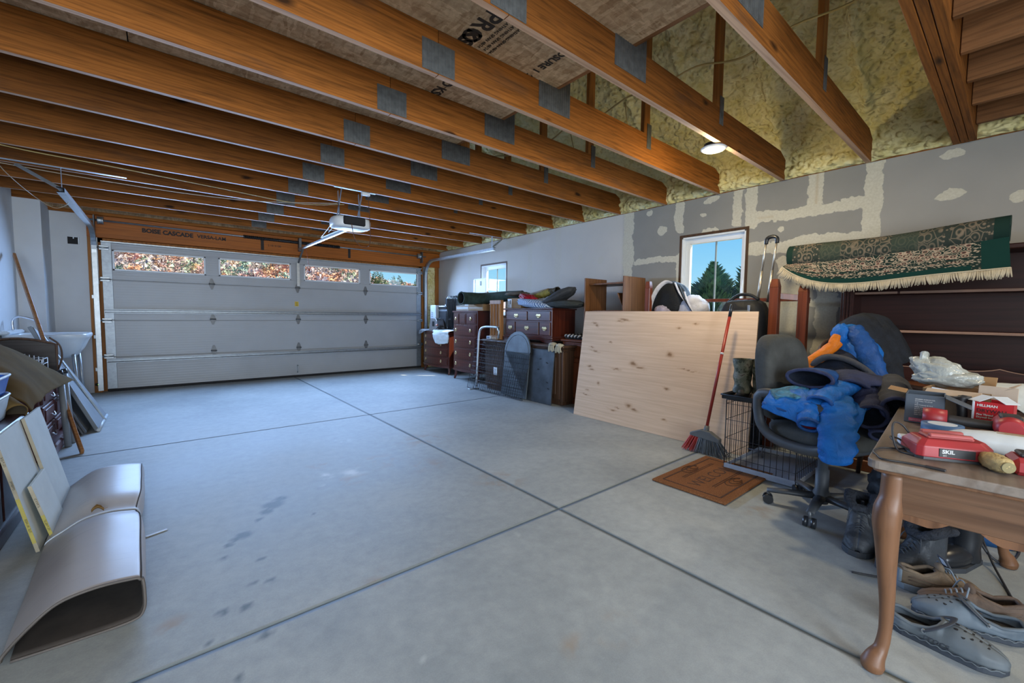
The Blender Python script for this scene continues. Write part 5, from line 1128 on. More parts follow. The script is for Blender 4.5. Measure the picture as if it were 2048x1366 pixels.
# ------------------------------------------------------------------ broom, door mat, wire crate
MRED = M_plain('red_painted_metal', (.26, .022, .016, 1), .35, 0, .5, .2)
t = thing('push_broom', 'red handled angle broom with red and grey bristles leaning on the plywood', 'broom', (3.45, 1.62, 0))
b0, b1 = Vector((3.47, 1.625, .19)), Vector((3.745, 1.575, 1.25))
MB().tube([b0, b1 - (b1 - b0) * .10], .0125, 12).build('handle', MRED, t, True); MB().tube([b1 - (b1 - b0) * .10, b1 - (b1 - b0) * .01, b1], [.0135, .0135, .009], 12).build('handle_grip', MBLKPL, t, True)
MB().tube([lerp(b0, b1, .60), lerp(b0, b1, .615)], .0132, 12).build('handle_label', MWPAPER, t, True)
MB().prism([(1.75, .135), (1.50, .115), (1.50, .15), (1.58, .195), (1.66, .20), (1.75, .16)], 3.435, 3.485, 0).build('head', M_plain('grey_plastic', (.10, .11, .12, 1), .5), t, True, bevel=.008)
MB().tube([b0 - Vector((.005, 0, .02)), b0 + (b1 - b0) * .04], [.026, .018], 10).build('socket', bpy.data.materials['grey_plastic'], t, True)
rnd = random.Random(11); MBR = M_plain('red_bristle', (.42, .035, .025, 1), .5, vary=.2); MBG = M_plain('grey_bristle', (.09, .11, .135, 1), .5, vary=.25)
for nm, m, u0, u1, n in (('red_bristles', MBR, 0, .32, 150), ('grey_bristles', MBG, .30, 1, 300)):
    mb = MB()
    for k in range(n):
        u = lerp(u0, u1, rnd.random()); y = lerp(1.745, 1.505, u); x = rnd.uniform(3.438, 3.482); fl = (u - .5) * .14
        p = Vector((x, y, lerp(.14, .12, u))); q = Vector((x + (x - 3.46) * 1.6 + rnd.uniform(-.01, .01), y - fl + rnd.uniform(-.008, .008), .004 + rnd.random() * .012)); mb.tube([p, lerp(p, q, .5), q], [.0022, .0024, .0012], 3, False)
    o = mb.build(nm, m, t, True); o['kind'] = 'stuff'
def _coir():
    t = NT('coir'); v = t.coord((1, 1, 1)); n = t.noise(v, 160, 3, .7); n2 = t.noise(v, 5, 4); c = t.ramp(n.outputs[0], [(.3, (.11, .045, .017)), (.55, (.24, .105, .045)), (.75, (.34, .17, .08))])
    c = t.mix(.35, c, t.ramp(n2.outputs[0], [(.3, (.7, .7, .7)), (.7, (1.2, 1.1, 1.1))]), 'MULTIPLY'); t.bump(n.outputs[0], .8, .006); return t.fin(c, .95, 0, .1)
MCOIR = _coir(); MCOIRD = M_plain('dark_coir', (.055, .022, .010, 1), .95, vary=.3, scale=80)
t = thing('door_mat', 'brown coir door mat with a dark border line and printed lettering on the slab', 'door mat', (2.98, 1.33, 0), rz=0)
MB().b2((2.585, 1.075, .001), (3.37, 1.575, .017), .006).build('mat', MCOIR, t, True)
mb = MB(); q = .055
for a, b in (((2.585 + q, 1.075 + q), (3.37 - q, 1.075 + q)), ((3.37 - q, 1.075 + q), (3.37 - q, 1.575 - q)), ((3.37 - q, 1.575 - q), (2.585 + q, 1.575 - q)), ((2.585 + q, 1.575 - q), (2.585 + q, 1.075 + q))): mb.beam((a[0], a[1], .0172), (b[0], b[1], .0172), .012, .003)
mb.build('border_line', MCOIRD, t, True)
lettering('WELCOME', .125, (3.0, 1.295, .0172), (1, 0, 0), (0, 1, 0), MCOIRD, t, 'mat_lettering', align='CENTER', bold=-.001)
mb = MB()
for y in (1.44, 1.455, 1.245, 1.23): mb.beam((2.78, y, .0175), (3.22, y, .0175), .006, .002)
for s in (-1, 1):
    c = Vector((3.0, 1.342 + s * .155, .0175))
    for k in range(3): mb.tube([c + Vector(((.09 - .022 * k) * math.cos(a) + .03 * (k - 1), (.045 - .012 * k) * math.sin(a), 0)) for a in np.linspace(0, 5.2, 22)], .003, 4)
mb.build('mat_ornament', MCOIRD, t, True)
t = thing('dog_crate', 'open black wire dog crate with a tray, on the slab behind the door mat', 'dog crate', (3.5, 1.14, 0))
cx0, cx1, cy0, cy1, cz = 3.225, 3.90, .90, 1.365, .53
def wires(name, segs, r=.0021):
    mb = MB()
    for a, b in segs: mb.tube([a, b], r, 5)
    o = mb.build(name, MWIRE, t, True); o['kind'] = 'stuff'
for nm, x in (('front_wires', cx0), ('rear_wires', cx1)): wires(nm, [((x, lerp(cy0, cy1, k / 12), .02), (x, lerp(cy0, cy1, k / 12), cz)) for k in range(13)][: 13 if x == cx1 else 13] + [((x, cy0, z), (x, cy1, z)) for z in (.10, .24, .38, .50)])
for nm, y in (('side_wires', cy0), ('side_wires', cy1)):
    wires(nm, [((lerp(cx0, cx1, k / 17), y, .02), (lerp(cx0, cx1, k / 17), y, cz)) for k in range(18)] + [((cx0, y, z), (cx1, y, z)) for z in (.10, .24, .38, .50)])
wires('top_wires', [((lerp(cx0, cx1, k / 17), cy0, cz), (lerp(cx0, cx1, k / 17), cy1, cz)) for k in range(18)] + [((cx0, y, cz), (cx1, y, cz)) for y in (1.05, 1.2)])
mb = MB()
for z in (.02, cz): mb.tube([(cx0, cy0, z), (cx1, cy0, z), (cx1, cy1, z), (cx0, cy1, z)], .0042, 6, closed=True)
for x in (cx0, cx1):
    for y in (cy0, cy1): mb.cyl((x, y, .015), (x, y, cz), .0042, 6)
mb.build('corner_frame', MWIRE, t, True)
mb = MB(); mb.b2((cx0 + .004, cy0 + .004, .004), (cx1 - .004, cy1 - .004, .014)); mb.b2((cx0 - .004, cy0 - .002, .004), (cx0 + .006, cy1 + .002, .05)); mb.b2((cx1 - .01, cy0, .004), (cx1, cy1, .04)); mb.b2((cx0, cy0 - .004, .004), (cx1, cy0 + .006, .04)); mb.b2((cx0, cy1 - .006, .004), (cx1, cy1 + .004, .04)); mb.build('tray', M_plain('grey_tray', (.30, .34, .42, 1), .5), t, True)
mb = MB(); mb.tube(smooth_path([(cx0 - .01, 1.10, .23), (cx0 - .03, 1.10, .22), (cx0 - .03, 1.10, .17), (cx0 - .01, 1.10, .16)], 4), .004, 6); mb.tube([(cx0 - .01, 1.0, .2), (cx0 - .01, 1.2, .2)], .004, 6); mb.build('latch', MWIRE, t, True)
t = thing('spare_tray', 'shallow black plastic tray lying upside up on top of the dog crate', 'tray', (3.45, 1.14, cz))
mb = MB(); z = cz + .008; mb.b2((3.20, .88, z), (3.80, 1.385, z + .008)); 
for lo, hi in (((3.195, .875), (3.205, 1.39)), ((3.795, .875), (3.805, 1.39)), ((3.195, .875), (3.805, .885)), ((3.195, 1.38), (3.805, 1.39))): mb.b2((lo[0], lo[1], z), (hi[0], hi[1], z + .028), .002)
mb.build('tray', MBLKPL, t, True); MB().tube([(3.192, .872, z + .03), (3.808, .872, z + .03), (3.808, 1.393, z + .03), (3.192, 1.393, z + .03)], .006, 6, closed=True).build('rim', MBLKPL, t, True)
def camo():
    t = NT('camouflage_rubber'); v = t.coord((1, 1, 1), warp=.2, wscale=8); n = t.noise(v, 14, 3, .6); return t.fin(t.ramp(n.outputs[0], [(.36, (.045, .05, .03)), (.45, (.13, .14, .10)), (.56, (.20, .195, .15)), (.66, (.08, .065, .045))], 'CONSTANT'), .55, 0, .4)
MCAMO = camo()
for k, (x, y, a) in enumerate(((3.30, 1.29, .25), (3.34, 1.17, .1))):
    t = thing('rubber_boot', ['camouflage rubber boot on the crate tray, the left one', 'camouflage rubber boot on the crate tray, half behind the office chair'][k], 'boot', (x, y, cz + .017), a)
    mb = MB(); fabric_tube(mb, [(0, 0, .04), (0, 0, .10), (-.01, 0, .17), (-.02, .0, .235), (-.02, 0, .29)], [(.062), .058, .060, .064, .066], .09, 16, 22, 5, seed=k); mb.build('shaft', MCAMO, t)
    mb = MB(); mb.blob((.06, 0, .048), (.13, .05, .05), .08, 4, seed=k, flat=.8); mb.build('foot', M_plain('brown_rubber_%d' % k, (.10, .085, .065, 1), .6), t); MB().prism([(-.075, -.03), (.0, -.045), (.14, -.05), (.19, -.02), (.19, .02), (.14, .05), (0, .045), (-.075, .03)], .0, .02).build('sole', MBLKPL, t)
# ------------------------------------------------------------------ office chair
MSEAT = M_cloth('dusty_grey_upholstery', (.050, .052, .050, 1), .35, 7, bump=.25); MBLKP = M_plain('dusty_black_plastic', (.040, .045, .052, 1), .5, vary=.35, scale=6)
t = thing('office_chair', 'dusty grey swivel office chair with black loop arms, heaped with jackets', 'office chair', (2.95, .69, 0), -.35)
mb = MB()
for k in range(5):
    a = 2.30 + k * 2 * PI / 5; d = Vector((math.cos(a), math.sin(a), 0)); w = Vector((-d.y, d.x, 0))
    s = MB().tube([Vector((0, 0, .095)) + d * .03, Vector((0, 0, .088)) + d * .16, Vector((0, 0, .078)) + d * .27], [(.030, .020), (.025, .016), (.020, .013)], 10).build('base_spoke', MBLKP, t)
    c = MB(); c.cyl(d * .265 + Vector((0, 0, .09)), d * .265 + Vector((0, 0, .05)), .008, 8); c.build('caster_stem', MGREYD, s)
    for q in (-1, 1): c = MB(); M = Matrix((w, Vector((0, 0, 1)), -d)).transposed() if False else None; c.cyl(d * .265 + w * (q * .010) + Vector((0, 0, .028)), d * .265 + w * (q * .028) + Vector((0, 0, .028)), .028, 18); c.build('caster_wheel', MBLKPL, s)
MB().lathe([(.035, .06), (.042, .08), (.042, .12), (.034, .14), (.034, .26), (.026, .262), (.026, .40)], (0, 0, 0), 20).build('gas_column', MBLKP, t)
mb = MB(); mb.b2((-.11, -.14, .39), (.11, .14, .43), .015); mb.cyl((.1, -.05, .40), (.24, -.05, .39), .008, 8); mb.box((.26, -.05, .39), (.06, .03, .016), None, .006); mb.build('mechanism', MBLKP, t)
mb = MB(); mb.blob((0, -.01, .475), (.25, .245, .06), .015, 3, 44, 20, pw=3.6); mb.build('seat', MSEAT, t); MB().blob((0, -.01, .435), (.235, .23, .03), 0, 1, 36, 12, pw=4).build('seat_shell', MBLKP, t)
def backfn(u, v):
    a = 2 * PI * u; w = PI * (v - .5); cx, cz_ = math.cos(w) * math.cos(a), math.sin(w); p = 3.5
    d = Vector((math.cos(w) * math.cos(a), math.cos(w) * math.sin(a), math.sin(w))); k = (abs(d.x) ** p + abs(d.y) ** p + abs(d.z) ** p) ** (-1 / p); d = d * k
    z = .77 + d.z * .265; hx = .190 * (1 - .08 * max(0, d.z)) ; th = .068 + .014 * d.z
    y = .24 + d.y * th + (z - .5) * .11 + .05 * (d.x ** 2) * -1 * .6
    if d.y < 0: y += .026 * math.exp(-((d.x / .6) ** 2)) * math.exp(-(((d.z + .05) / .42) ** 2)) - .012 * math.exp(-(((d.z + .75) / .25) ** 2))
    return (d.x * hx - .042, y, z)
MB().grid(backfn, 52, 34, cu=True).build('backrest', MSEAT, t)
MB().beam((0, .10, .41), (0, .30, .45), .07, .02).build('back_bracket', MBLKP, t); MB().beam((0, .30, .44), (0, .335, .66), .07, .02, (0, 1, 0)).build('back_bracket', MBLKP, t)
for s in (-1, 1):
    x = s * .272; P = smooth_path([(x, .22, .66), (x, .215, .58), (x, .19, .50), (x, .12, .445), (x, 0, .425), (x * .98, -.12, .43), (x * .98, -.19, .46), (x * .98, -.215, .53), (x * .98, -.2, .60), (x * .98, -.14, .655), (x, 0, .69), (x, .14, .695), (x, .2, .685)], 6)
    MB().tube(P, (.023, .030), 12, closed=True).build('arm_loop', MBLKP, t); MB().beam((x * .98, -.02, .425), (s * .10, -.02, .41), .05, .016).build('arm_bracket', MBLKP, t)
# ------------------------------------------------------------------ jackets
MBLUE = M_cloth('bright_blue_nylon', (.006, .11, .40, 1), .3, 10, .55, .5, 24); MBLUE2 = M_cloth('mid_blue_nylon', (.009, .065, .24, 1), .3, 10, .5, .55, 24); MNAVY = M_cloth('navy_cotton', (.028, .036, .085, 1), .3, 12, .8, .5, 26); MNAVYD = M_cloth('dark_navy_fleece', (.010, .014, .026, 1), .3); MORNG = M_cloth('orange_nylon', (.62, .16, .006, 1), .2, 10, .5); MMAR = M_cloth('maroon_lining', (.17, .012, .026, 1)); MTEAL = M_cloth('teal_print', (.03, .14, .24, 1), .6, 40, .6); MSLT = M_cloth('slate_cotton', (.060, .064, .078, 1))
t = thing('blue_jacket', 'bright blue quilted jacket with maroon lined cuff hanging over the office chair arm', 'jacket', (2.75, .68, .6))
mb = MB(); drape(mb, [[(2.80, .94, .70), (2.90, .80, .73), (2.95, .62, .72), (2.98, .46, .68)], [(2.70, .90, .70), (2.74, .76, .725), (2.80, .62, .715), (2.86, .48, .67)], [(2.64, .91, .665), (2.645, .76, .68), (2.68, .60, .67), (2.76, .48, .66)], [(2.62, .91, .635), (2.61, .80, .60), (2.635, .62, .56), (2.70, .50, .56)]], 36, 40, .016, 9, 2); mb.build('body', MBLUE, t, True, solid=.018)
mb = MB(); mb.tube([(2.625 + .006 * math.sin(k), lerp(.915, .60, k / 14), .655 - .030 * math.sin(k / 14 * 2.6) + .0 * k) for k in range(15)], .010, 7); mb.build('hem', MBLUE2, t, True)
mb = MB(); rows = fabric_tube(mb, [(2.80, .70, .70), (2.72, .69, .67), (2.665, .685, .625), (2.61, .682, .578)], [.055, .066, .062, .052], .09, 16, 24, 7, seed=1, pads=4); mb.build('sleeve', MBLUE, t, True); cuff(rows, MBLUE2, MMAR, t, .05, .009)
mb = MB(); fabric_tube(mb, [(2.80, .60, .72), (2.68, .575, .67), (2.615, .565, .58), (2.60, .555, .47), (2.61, .55, .41)], [.05, .075, .082, .075, .06], .15, 20, 30, 10, flat=.55, seed=4, pads=6); mb.build('hanging_front', MBLUE, t, True)
mb = MB(); drape(mb, [[(2.72, .90, .715), (2.76, .82, .745), (2.80, .74, .745)], [(2.67, .88, .70), (2.70, .80, .725), (2.72, .72, .72)], [(2.645, .86, .685), (2.655, .79, .70), (2.67, .72, .69)]], 16, 18, .014, 14, 9); mb.build('printed_pocket', MTEAL, t, True, solid=.012)
t = thing('navy_coat', 'navy coat with wide open hem and cuffs folded on the office chair seat', 'coat', (2.88, .62, .7))
mb = MB(); rows = fabric_tube(mb, [(3.12, .70, .79), (3.0, .72, .80), (2.90, .735, .805), (2.80, .745, .80)], [.07, .10, .115, .12], .06, 10, 28, 7, flat=.42, seed=3); mb.build('body', MBLUE2, t, True); cuff(rows, MNAVY, MNAVYD, t, .10, .010, 'hem')
mb = MB(); rows = fabric_tube(mb, [(2.98, .58, .77), (2.85, .61, .755), (2.74, .635, .725), (2.655, .65, .695)], [.06, .062, .06, .056], .08, 15, 24, 7, flat=.7, seed=6); mb.build('sleeve', MBLUE, t, True); cuff(rows, MBLUE2, MNAVYD, t, .06, .010)
mb = MB(); drape(mb, [[(3.10, .72, .80), (3.12, .58, .83), (3.12, .42, .80)], [(2.98, .72, .80), (2.98, .58, .835), (2.98, .44, .785)], [(2.92, .66, .80), (2.90, .58, .815), (2.93, .50, .78)], [(2.88, .64, .78), (2.86, .57, .79), (2.90, .50, .76)]], 26, 26, .02, 8, 4); mb.build('collar_fold', MNAVY, t, True, solid=.02)
t = thing('navy_trousers', 'navy padded trousers with two open legs hanging between chair and table', 'trousers', (2.9, .45, .65))
for k, (p, r, lb) in enumerate((([(3.08, .56, .74), (2.98, .52, .71), (2.88, .487, .665), (2.80, .463, .635)], [.07, .078, .076, .070], 0), ([(3.12, .44, .78), (3.0, .41, .755), (2.90, .385, .715), (2.82, .368, .690)], [.062, .072, .072, .066], 1))):
    mb = MB(); rows = fabric_tube(mb, p, r, .07, 14, 26, 7, seed=10 + k, pads=2); mb.build('trouser_leg', MNAVY if k == 0 else MSLT, t, True); cuff(rows, MNAVY, MNAVYD, t, .09, .010)
mb = MB(); rows = fabric_tube(mb, [(3.05, .50, .62), (2.96, .46, .59), (2.88, .43, .565), (2.81, .41, .545)], [.06, .065, .06, .055], .08, 14, 22, 6, flat=.55, seed=15); mb.build('pocket_flap', MNAVY, t, True); cuff(rows, MNAVY, MNAVYD, t, .06, .008)
# second chair behind, buried under coats
MWCH = M_wood('dark_windsor_wood', (.070, .040, .030, 1), 1, rough=.4)
t = thing('windsor_armchair', 'dark wooden armchair buried under coats behind the office chair', 'armchair', (3.66, .56, 0), -.3)
MB().blob((0, 0, .44), (.25, .24, .03), 0, 1, 30, 10, pw=3).build('seat', MWCH, t)
for sx in (-1, 1):
    for sy in (-1, 1): MB().tube([(sx * .15, sy * .15, .43), (sx * .19, sy * .19, .22), (sx * .22, sy * .22, 0)], [.018, .022, .014], 10).build('leg', MWCH, t)
MB().tube(smooth_path([(-.27, -.2, .66), (-.28, .05, .69), (-.2, .22, .72), (0, .28, .73), (.2, .22, .72), (.28, .05, .69), (.27, -.2, .66)], 7), (.026, .016), 10).build('arm_rail', MWCH, t)
for k in range(7): a = PI * k / 6; MB().tube([(-.2 * math.cos(a), .02 + .17 * math.sin(a), .45), (-.26 * math.cos(a), .02 + .25 * math.sin(a), .70)], .009, 8).build('spindle', MWCH, t)
MB().tube(smooth_path([(-.2, .24, .72), (-.17, .30, .9), (0, .33, .98), (.17, .30, .9), (.2, .24, .72)], 7), .016, 10).build('bow', MWCH, t)
t = thing('blue_anorak', 'mid blue anorak thrown over the back of the wooden armchair', 'jacket', (3.6, .7, .9))
mb = MB(); drape(mb, [[(3.72, .84, .98), (3.75, .74, 1.09), (3.76, .66, 1.06), (3.72, .54, .92)], [(3.54, .82, .93), (3.53, .755, 1.06), (3.54, .68, 1.04), (3.55, .56, .86)], [(3.47, .86, .86), (3.44, .77, .95), (3.44, .67, .93), (3.47, .56, .76)], [(3.42, .87, .79), (3.38, .77, .84), (3.38, .66, .81), (3.42, .53, .66)]], 36, 36, .028, 6, 12); mb.build('body', MBLUE, t, True, solid=.025)
mb = MB(); fabric_tube(mb, [(3.52, .70, 1.07), (3.47, .64, .98), (3.42, .57, .84), (3.39, .52, .72), (3.38, .47, .68)], [.05, .06, .058, .05, .03], .12, 12, 22, 7, seed=21); mb.build('sleeve', MBLUE2, t, True)
mb = MB(); mb.blob((3.50, .76, 1.03), (.07, .055, .075), .15, 4, seed=9); mb.build('hood', MBLUE, t, True)
t = thing('orange_jacket', 'orange jacket sleeve poking out at the left of the coat heap', 'jacket', (3.6, .85, .85))
mb = MB(); fabric_tube(mb, [(3.42, .755, .985), (3.38, .80, .925), (3.35, .845, .875), (3.32, .90, .81), (3.30, .935, .75)], [.028, .040, .042, .042, .034], .12, 14, 18, 7, seed=22, pads=3); mb.build('sleeve', MORNG, t, True); mb = MB(); fabric_tube(mb, [(3.42, .765, 1.03), (3.40, .775, .98), (3.39, .785, .93)], [.022, .03, .026], .12, 14, 16, 6, seed=23); mb.build('collar', MORNG, t, True)
t = thing('dark_fleece', 'dark navy fleece draped over the front of the wooden armchair', 'fleece', (3.35, .66, .75))
mb = MB(); drape(mb, [[(3.44, .90, .80), (3.43, .78, .91), (3.44, .64, .88), (3.46, .46, .70)], [(3.32, .92, .74), (3.30, .78, .83), (3.32, .64, .80), (3.36, .46, .62)], [(3.26, .92, .66), (3.24, .78, .70), (3.26, .62, .66), (3.3, .46, .52)], [(3.24, .90, .5), (3.22, .76, .5), (3.24, .62, .48), (3.28, .46, .42)]], 30, 32, .026, 7, 31); mb.build('body', MNAVYD, t, True, solid=.025); mb = MB(); mb.tube(smooth_path([(3.33, .90, .80), (3.31, .80, .885), (3.32, .70, .885), (3.34, .60, .83), (3.37, .50, .72)], 6), (.03, .02), 10); mb.build('collar', MSLT, t, True)
t = thing('charcoal_coat', 'charcoal coat hanging on the right of the wooden armchair', 'coat', (3.75, .55, .9))
mb = MB(); drape(mb, [[(3.85, .78, 1.10), (3.88, .66, 1.16), (3.88, .55, 1.10), (3.86, .44, .86)], [(3.70, .80, 1.09), (3.70, .70, 1.155), (3.70, .58, 1.08), (3.70, .47, .84)], [(3.62, .80, 1.03), (3.60, .70, 1.12), (3.62, .58, 1.02), (3.62, .46, .76)], [(3.56, .60, .80), (3.55, .56, .80), (3.55, .50, .74), (3.55, .42, .60)]], 30, 30, .022, 7, 41); mb.build('body', M_cloth('charcoal_wool', (.012, .015, .022, 1), .4), t, True, solid=.025)
# ------------------------------------------------------------------ table
MTOP = M_wood('dusty_table_top', (.20, .165, .14, 1), 0, dark=.7, light=1.15, rough=.5, vary=0, ring=6); MTBL = M_wood('table_oak', (.175, .082, .040, 1), 2, dark=.65, light=1.2, rough=.45, vary=.05, sheen_coat=.08); MAPR = M_wood('table_apron', (.135, .070, .038, 1), 1, dark=.6, light=1.2, rough=.45, vary=0)
ta = thing('side_table', 'oak table with cabriole legs in the right foreground, cluttered with tools', 'table', (1.70, .285, 0), math.radians(4))
TL, TW, TZ = 1.29, .44, .70
def rr_poly(x0, x1, y0, y1, r, n=6): return [(cx + r * math.cos(a), cy + r * math.sin(a)) for cx, cy, a0 in ((x1 - r, y1 - r, 0), (x0 + r, y1 - r, PI / 2), (x0 + r, y0 + r, PI), (x1 - r, y0 + r, 1.5 * PI)) for a in np.linspace(a0, a0 + PI / 2, n)]
MB().prism(rr_poly(0, TL, -TW, 0, .03), TZ - .028, TZ).build('table_top', MTOP, ta, bevel=.004)
MB().prism(rr_poly(.012, TL - .012, -TW + .012, -.012, .03), TZ - .040, TZ - .028).build('top_moulding', MTBL, ta, bevel=.004)
def apron(L, axis, off, thick=.02, nm='apron', m=MAPR):
    n = 26; top = TZ - .04; P = [(0, top), (L, top)]; bot = []
    for k in range(n + 1):
        u = k / n; s = min(u, 1 - u) * L; bot.append((L * (1 - u), top - .075 - .065 * (1 - sst(.06, .17, np.array(s)).item()) - .012 * math.sin(PI * u)))
    mb = MB(); mb.prism(P + bot, -thick / 2, thick / 2, 1)
    if axis == 0: mb.v = [(off[0] + x, off[1] + y, z) for x, y, z in mb.v]
    else: mb.v = [(off[0] + y, off[1] - x, z) for x, y, z in mb.v]
    return mb.build(nm, m, ta)
apron(TL - .16, 0, (.08, -.06), m=MTBL); apron(TL - .16, 0, (.08, -TW + .06), m=MTBL)
MB().b2((.045, -TW + .05, TZ - .165), (.066, -.05, TZ - .04)).build('end_apron', MAPR, ta); apron(TW - .16, 1, (.056, -.08), .019, m=MTBL); apron(TW - .16, 1, (TL - .06, -.08), m=MTBL)
def cabriole(x, y, dx, dy):
    d = Vector((dx, dy, 0)).normalized(); prof = [(TZ - .04, 0, .030), (TZ - .12, .002, .031), (TZ - .165, .012, .037), (TZ - .21, .016, .036), (TZ - .28, .010, .030), (.32, .002, .024), (.22, -.006, .0195), (.13, -.006, .017), (.075, .004, .0185), (.045, .022, .026), (.022, .030, .032), (.006, .030, .028), (0, .030, .022)]
    P = smooth_path([(x + d.x * o, y + d.y * o, z) for z, o, r in prof], 4); R = []
    for i in range(len(prof) - 1): R += [lerp(prof[i][2], prof[i + 1][2], k / 4) for k in range(4)]
    MB().tube(P, R + [prof[-1][2]], 18).build('leg', MTBL, ta)
cabriole(.066, -.062, -1, .8); cabriole(TL - .06, -.06, 1, 1); cabriole(.06, -TW + .06, -1, -1); cabriole(TL - .06, -TW + .06, 1, -1)
mb = MB(); mb.tube(smooth_path([(.045, -.010 - .02, .24), (.028, -.035, .245), (.030, -.055, .20), (.036, -.062, .14), (.04, -.06, .10)], 5), .0016, 5)
# table items: world positions, resting at z = TZ
def at_table(name, lab, cat, x, y, rz=0): return thing(name, lab, cat, (x, y, TZ + .001), rz)
MTOOL = M_plain('tool_red', (.32, .022, .028, 1), .42, vary=.15); MTOOLB = M_plain('tool_black', (.025, .025, .028, 1), .5); MDUST = M_plain('dusty_red', (.36, .075, .07, 1), .6)
t = at_table('battery_charger', 'red battery charger with a black label and side ribs near the table edge', 'charger', 1.925, .13, math.radians(-62))
def charger(mb, s, z0, z1, top):
    P = [(-.095, -.05), (-.08, -.062), (.075, -.062), (.098, -.035), (.098, .035), (.075, .062), (-.08, .062), (-.095, .05)]; n = len(P)
    vs = [(x * s, y * s, z0) for x, y in P] + [(x * s * .985, y * s * .985, z1) for x, y in P] + [(x * s * .80, y * s * .72, top) for x, y in P]
    mb.add(vs, [tuple(range(n))[::-1], tuple(range(2 * n, 3 * n))] + [(k * n + i, k * n + (i + 1) % n, (k + 1) * n + (i + 1) % n, (k + 1) * n + i) for k in (0, 1) for i in range(n)])
mb = MB(); charger(mb, 1, .008, .042, .062); mb.build('case', MTOOL, t, bevel=.003); mb = MB(); charger(mb, .98, .0, .008, .0085); mb.build('base', MTOOLB, t)
mb = MB(); mb.b2((-.06, -.030, .060), (.055, .030, .070), .004); mb.b2((-.055, -.034, .066), (.05, -.018, .078), .003); mb.b2((-.055, .018, .066), (.05, .034, .078), .003); mb.build('battery_dock', MDUST, t)
for k in range(7): MB().box((-.07 + .021 * k, .0595, .026), (.009, .008, .032), (.12, .15, 0), .003).build('rib', MDUST, t)
MB().box((.0985, .0, .026), (.002, .055, .024), None, .0008).build('label_plate', MTOOLB, t); lettering('SKIL', .014, (.1, .022, .026), (0, -1, 0), (0, 0, 1), M_plain('label_white', (.6, .6, .6, 1)), None, 'label_word').parent = t
# world-facing label on the long side towards the camera
MB().box((.0, -.0625, .026), (.085, .002, .026), None, .0008).build('label_plate', MTOOLB, t); o = lettering('SKIL', .016, (-.036, -.0638, .0245), (1, 0, 0), (0, 0, 1), bpy.data.materials['label_white'], None, 'label_word', bold=.0006); o.parent = t; o = lettering('20V', .006, (-.034, -.0638, .0155), (1, 0, 0), (0, 0, 1), bpy.data.materials['label_white'], None, 'label_word'); o.parent = t
t = at_table('charger_cord', 'thin dark charger cord looping at the left end of the table', 'cord', 1.9, .25)
mb = MB(); z = TZ + .004; mb.tube(smooth_path([(1.935, .205, z + .03), (1.93, .235, z + .075), (1.90, .255, z + .085), (1.875, .25, z + .04), (1.87, .235, z + .002), (1.85, .20, z), (1.845, .175, z), (1.86, .19, z + .004), (1.89, .24, z + .02), (1.93, .265, z + .03), (1.95, .24, z + .02), (1.91, .225, z + .002), (1.86, .275, z + .002), (1.80, .285, z), (1.765, .272, z - .002), (1.72, .25, z), (1.73, .20, z), (1.735, .15, z)], 7), .0032, 7); mb.build('cable', MTOOLB, t, True); MB().box((1.735, .135, z), (.012, .045, .007), (0, 0, -.1), .002).build('flat_plug', MTOOLB, t, True); MB().box((2.0, .235, TZ + .017), (.05, .035, .032), (0, 0, .3), .004).build('adapter', MWPAPER, t, True)
t = at_table('blue_tape_roll', 'roll of blue painter tape lying behind the charger', 'tape', 2.245, .165)
MB().lathe([(.040, 0), (.058, 0), (.058, .048), (.040, .048)], (0, 0, 0), 36).build('tape', M_plain('painter_blue', (.05, .13, .27, 1), .5), t); MB().lathe([(.036, 0), (.0402, 0), (.0402, .049), (.036, .049)], (0, 0, 0), 36).build('core', MWPAPER, t); MB().cyl((0, 0, .046), (0, 0, .0475), .0365, 30).build('core_shadow', MGREYD, t)
# drill
t = at_table('cordless_drill', 'red and black cordless drill lying on its side behind the tape roll', 'drill', 2.40, .12, math.radians(-84))
MB().tube([(-.115, 0, .045), (-.085, 0, .045), (-.045, 0, .045)], [(.04, .034), (.045, .038), (.038, .034)], 18).build('battery', MTOOL, t); mb = MB(); mb.tube(smooth_path([(-.05, 0, .045), (0, 0, .042), (.06, 0, .040), (.11, 0, .042)], 4), [(.020, .018)] * 13, 14); mb.build('grip', MTOOLB, t)
MB().tube([(.115, -.075, .045), (.115, -.05, .045), (.115, .05, .045), (.115, .065, .045)], [.030, .042, .040, .034], 22).build('motor_housing', MTOOL, t); MB().tube([(.12, .06, .045), (.12, .09, .045), (.12, .125, .045), (.12, .14, .045)], [.030, .028, .024, .012], 18).build('chuck', MTOOLB, t); MB().b2((.09, -.04, .072), (.145, .03, .090), .006).build('housing_cap', MTOOLB, t)
MB().tube([(.175, -.03, .045), (.215, -.035, .042)], [.014, .007], 10).build('bit_holder', MTOOLB, t)
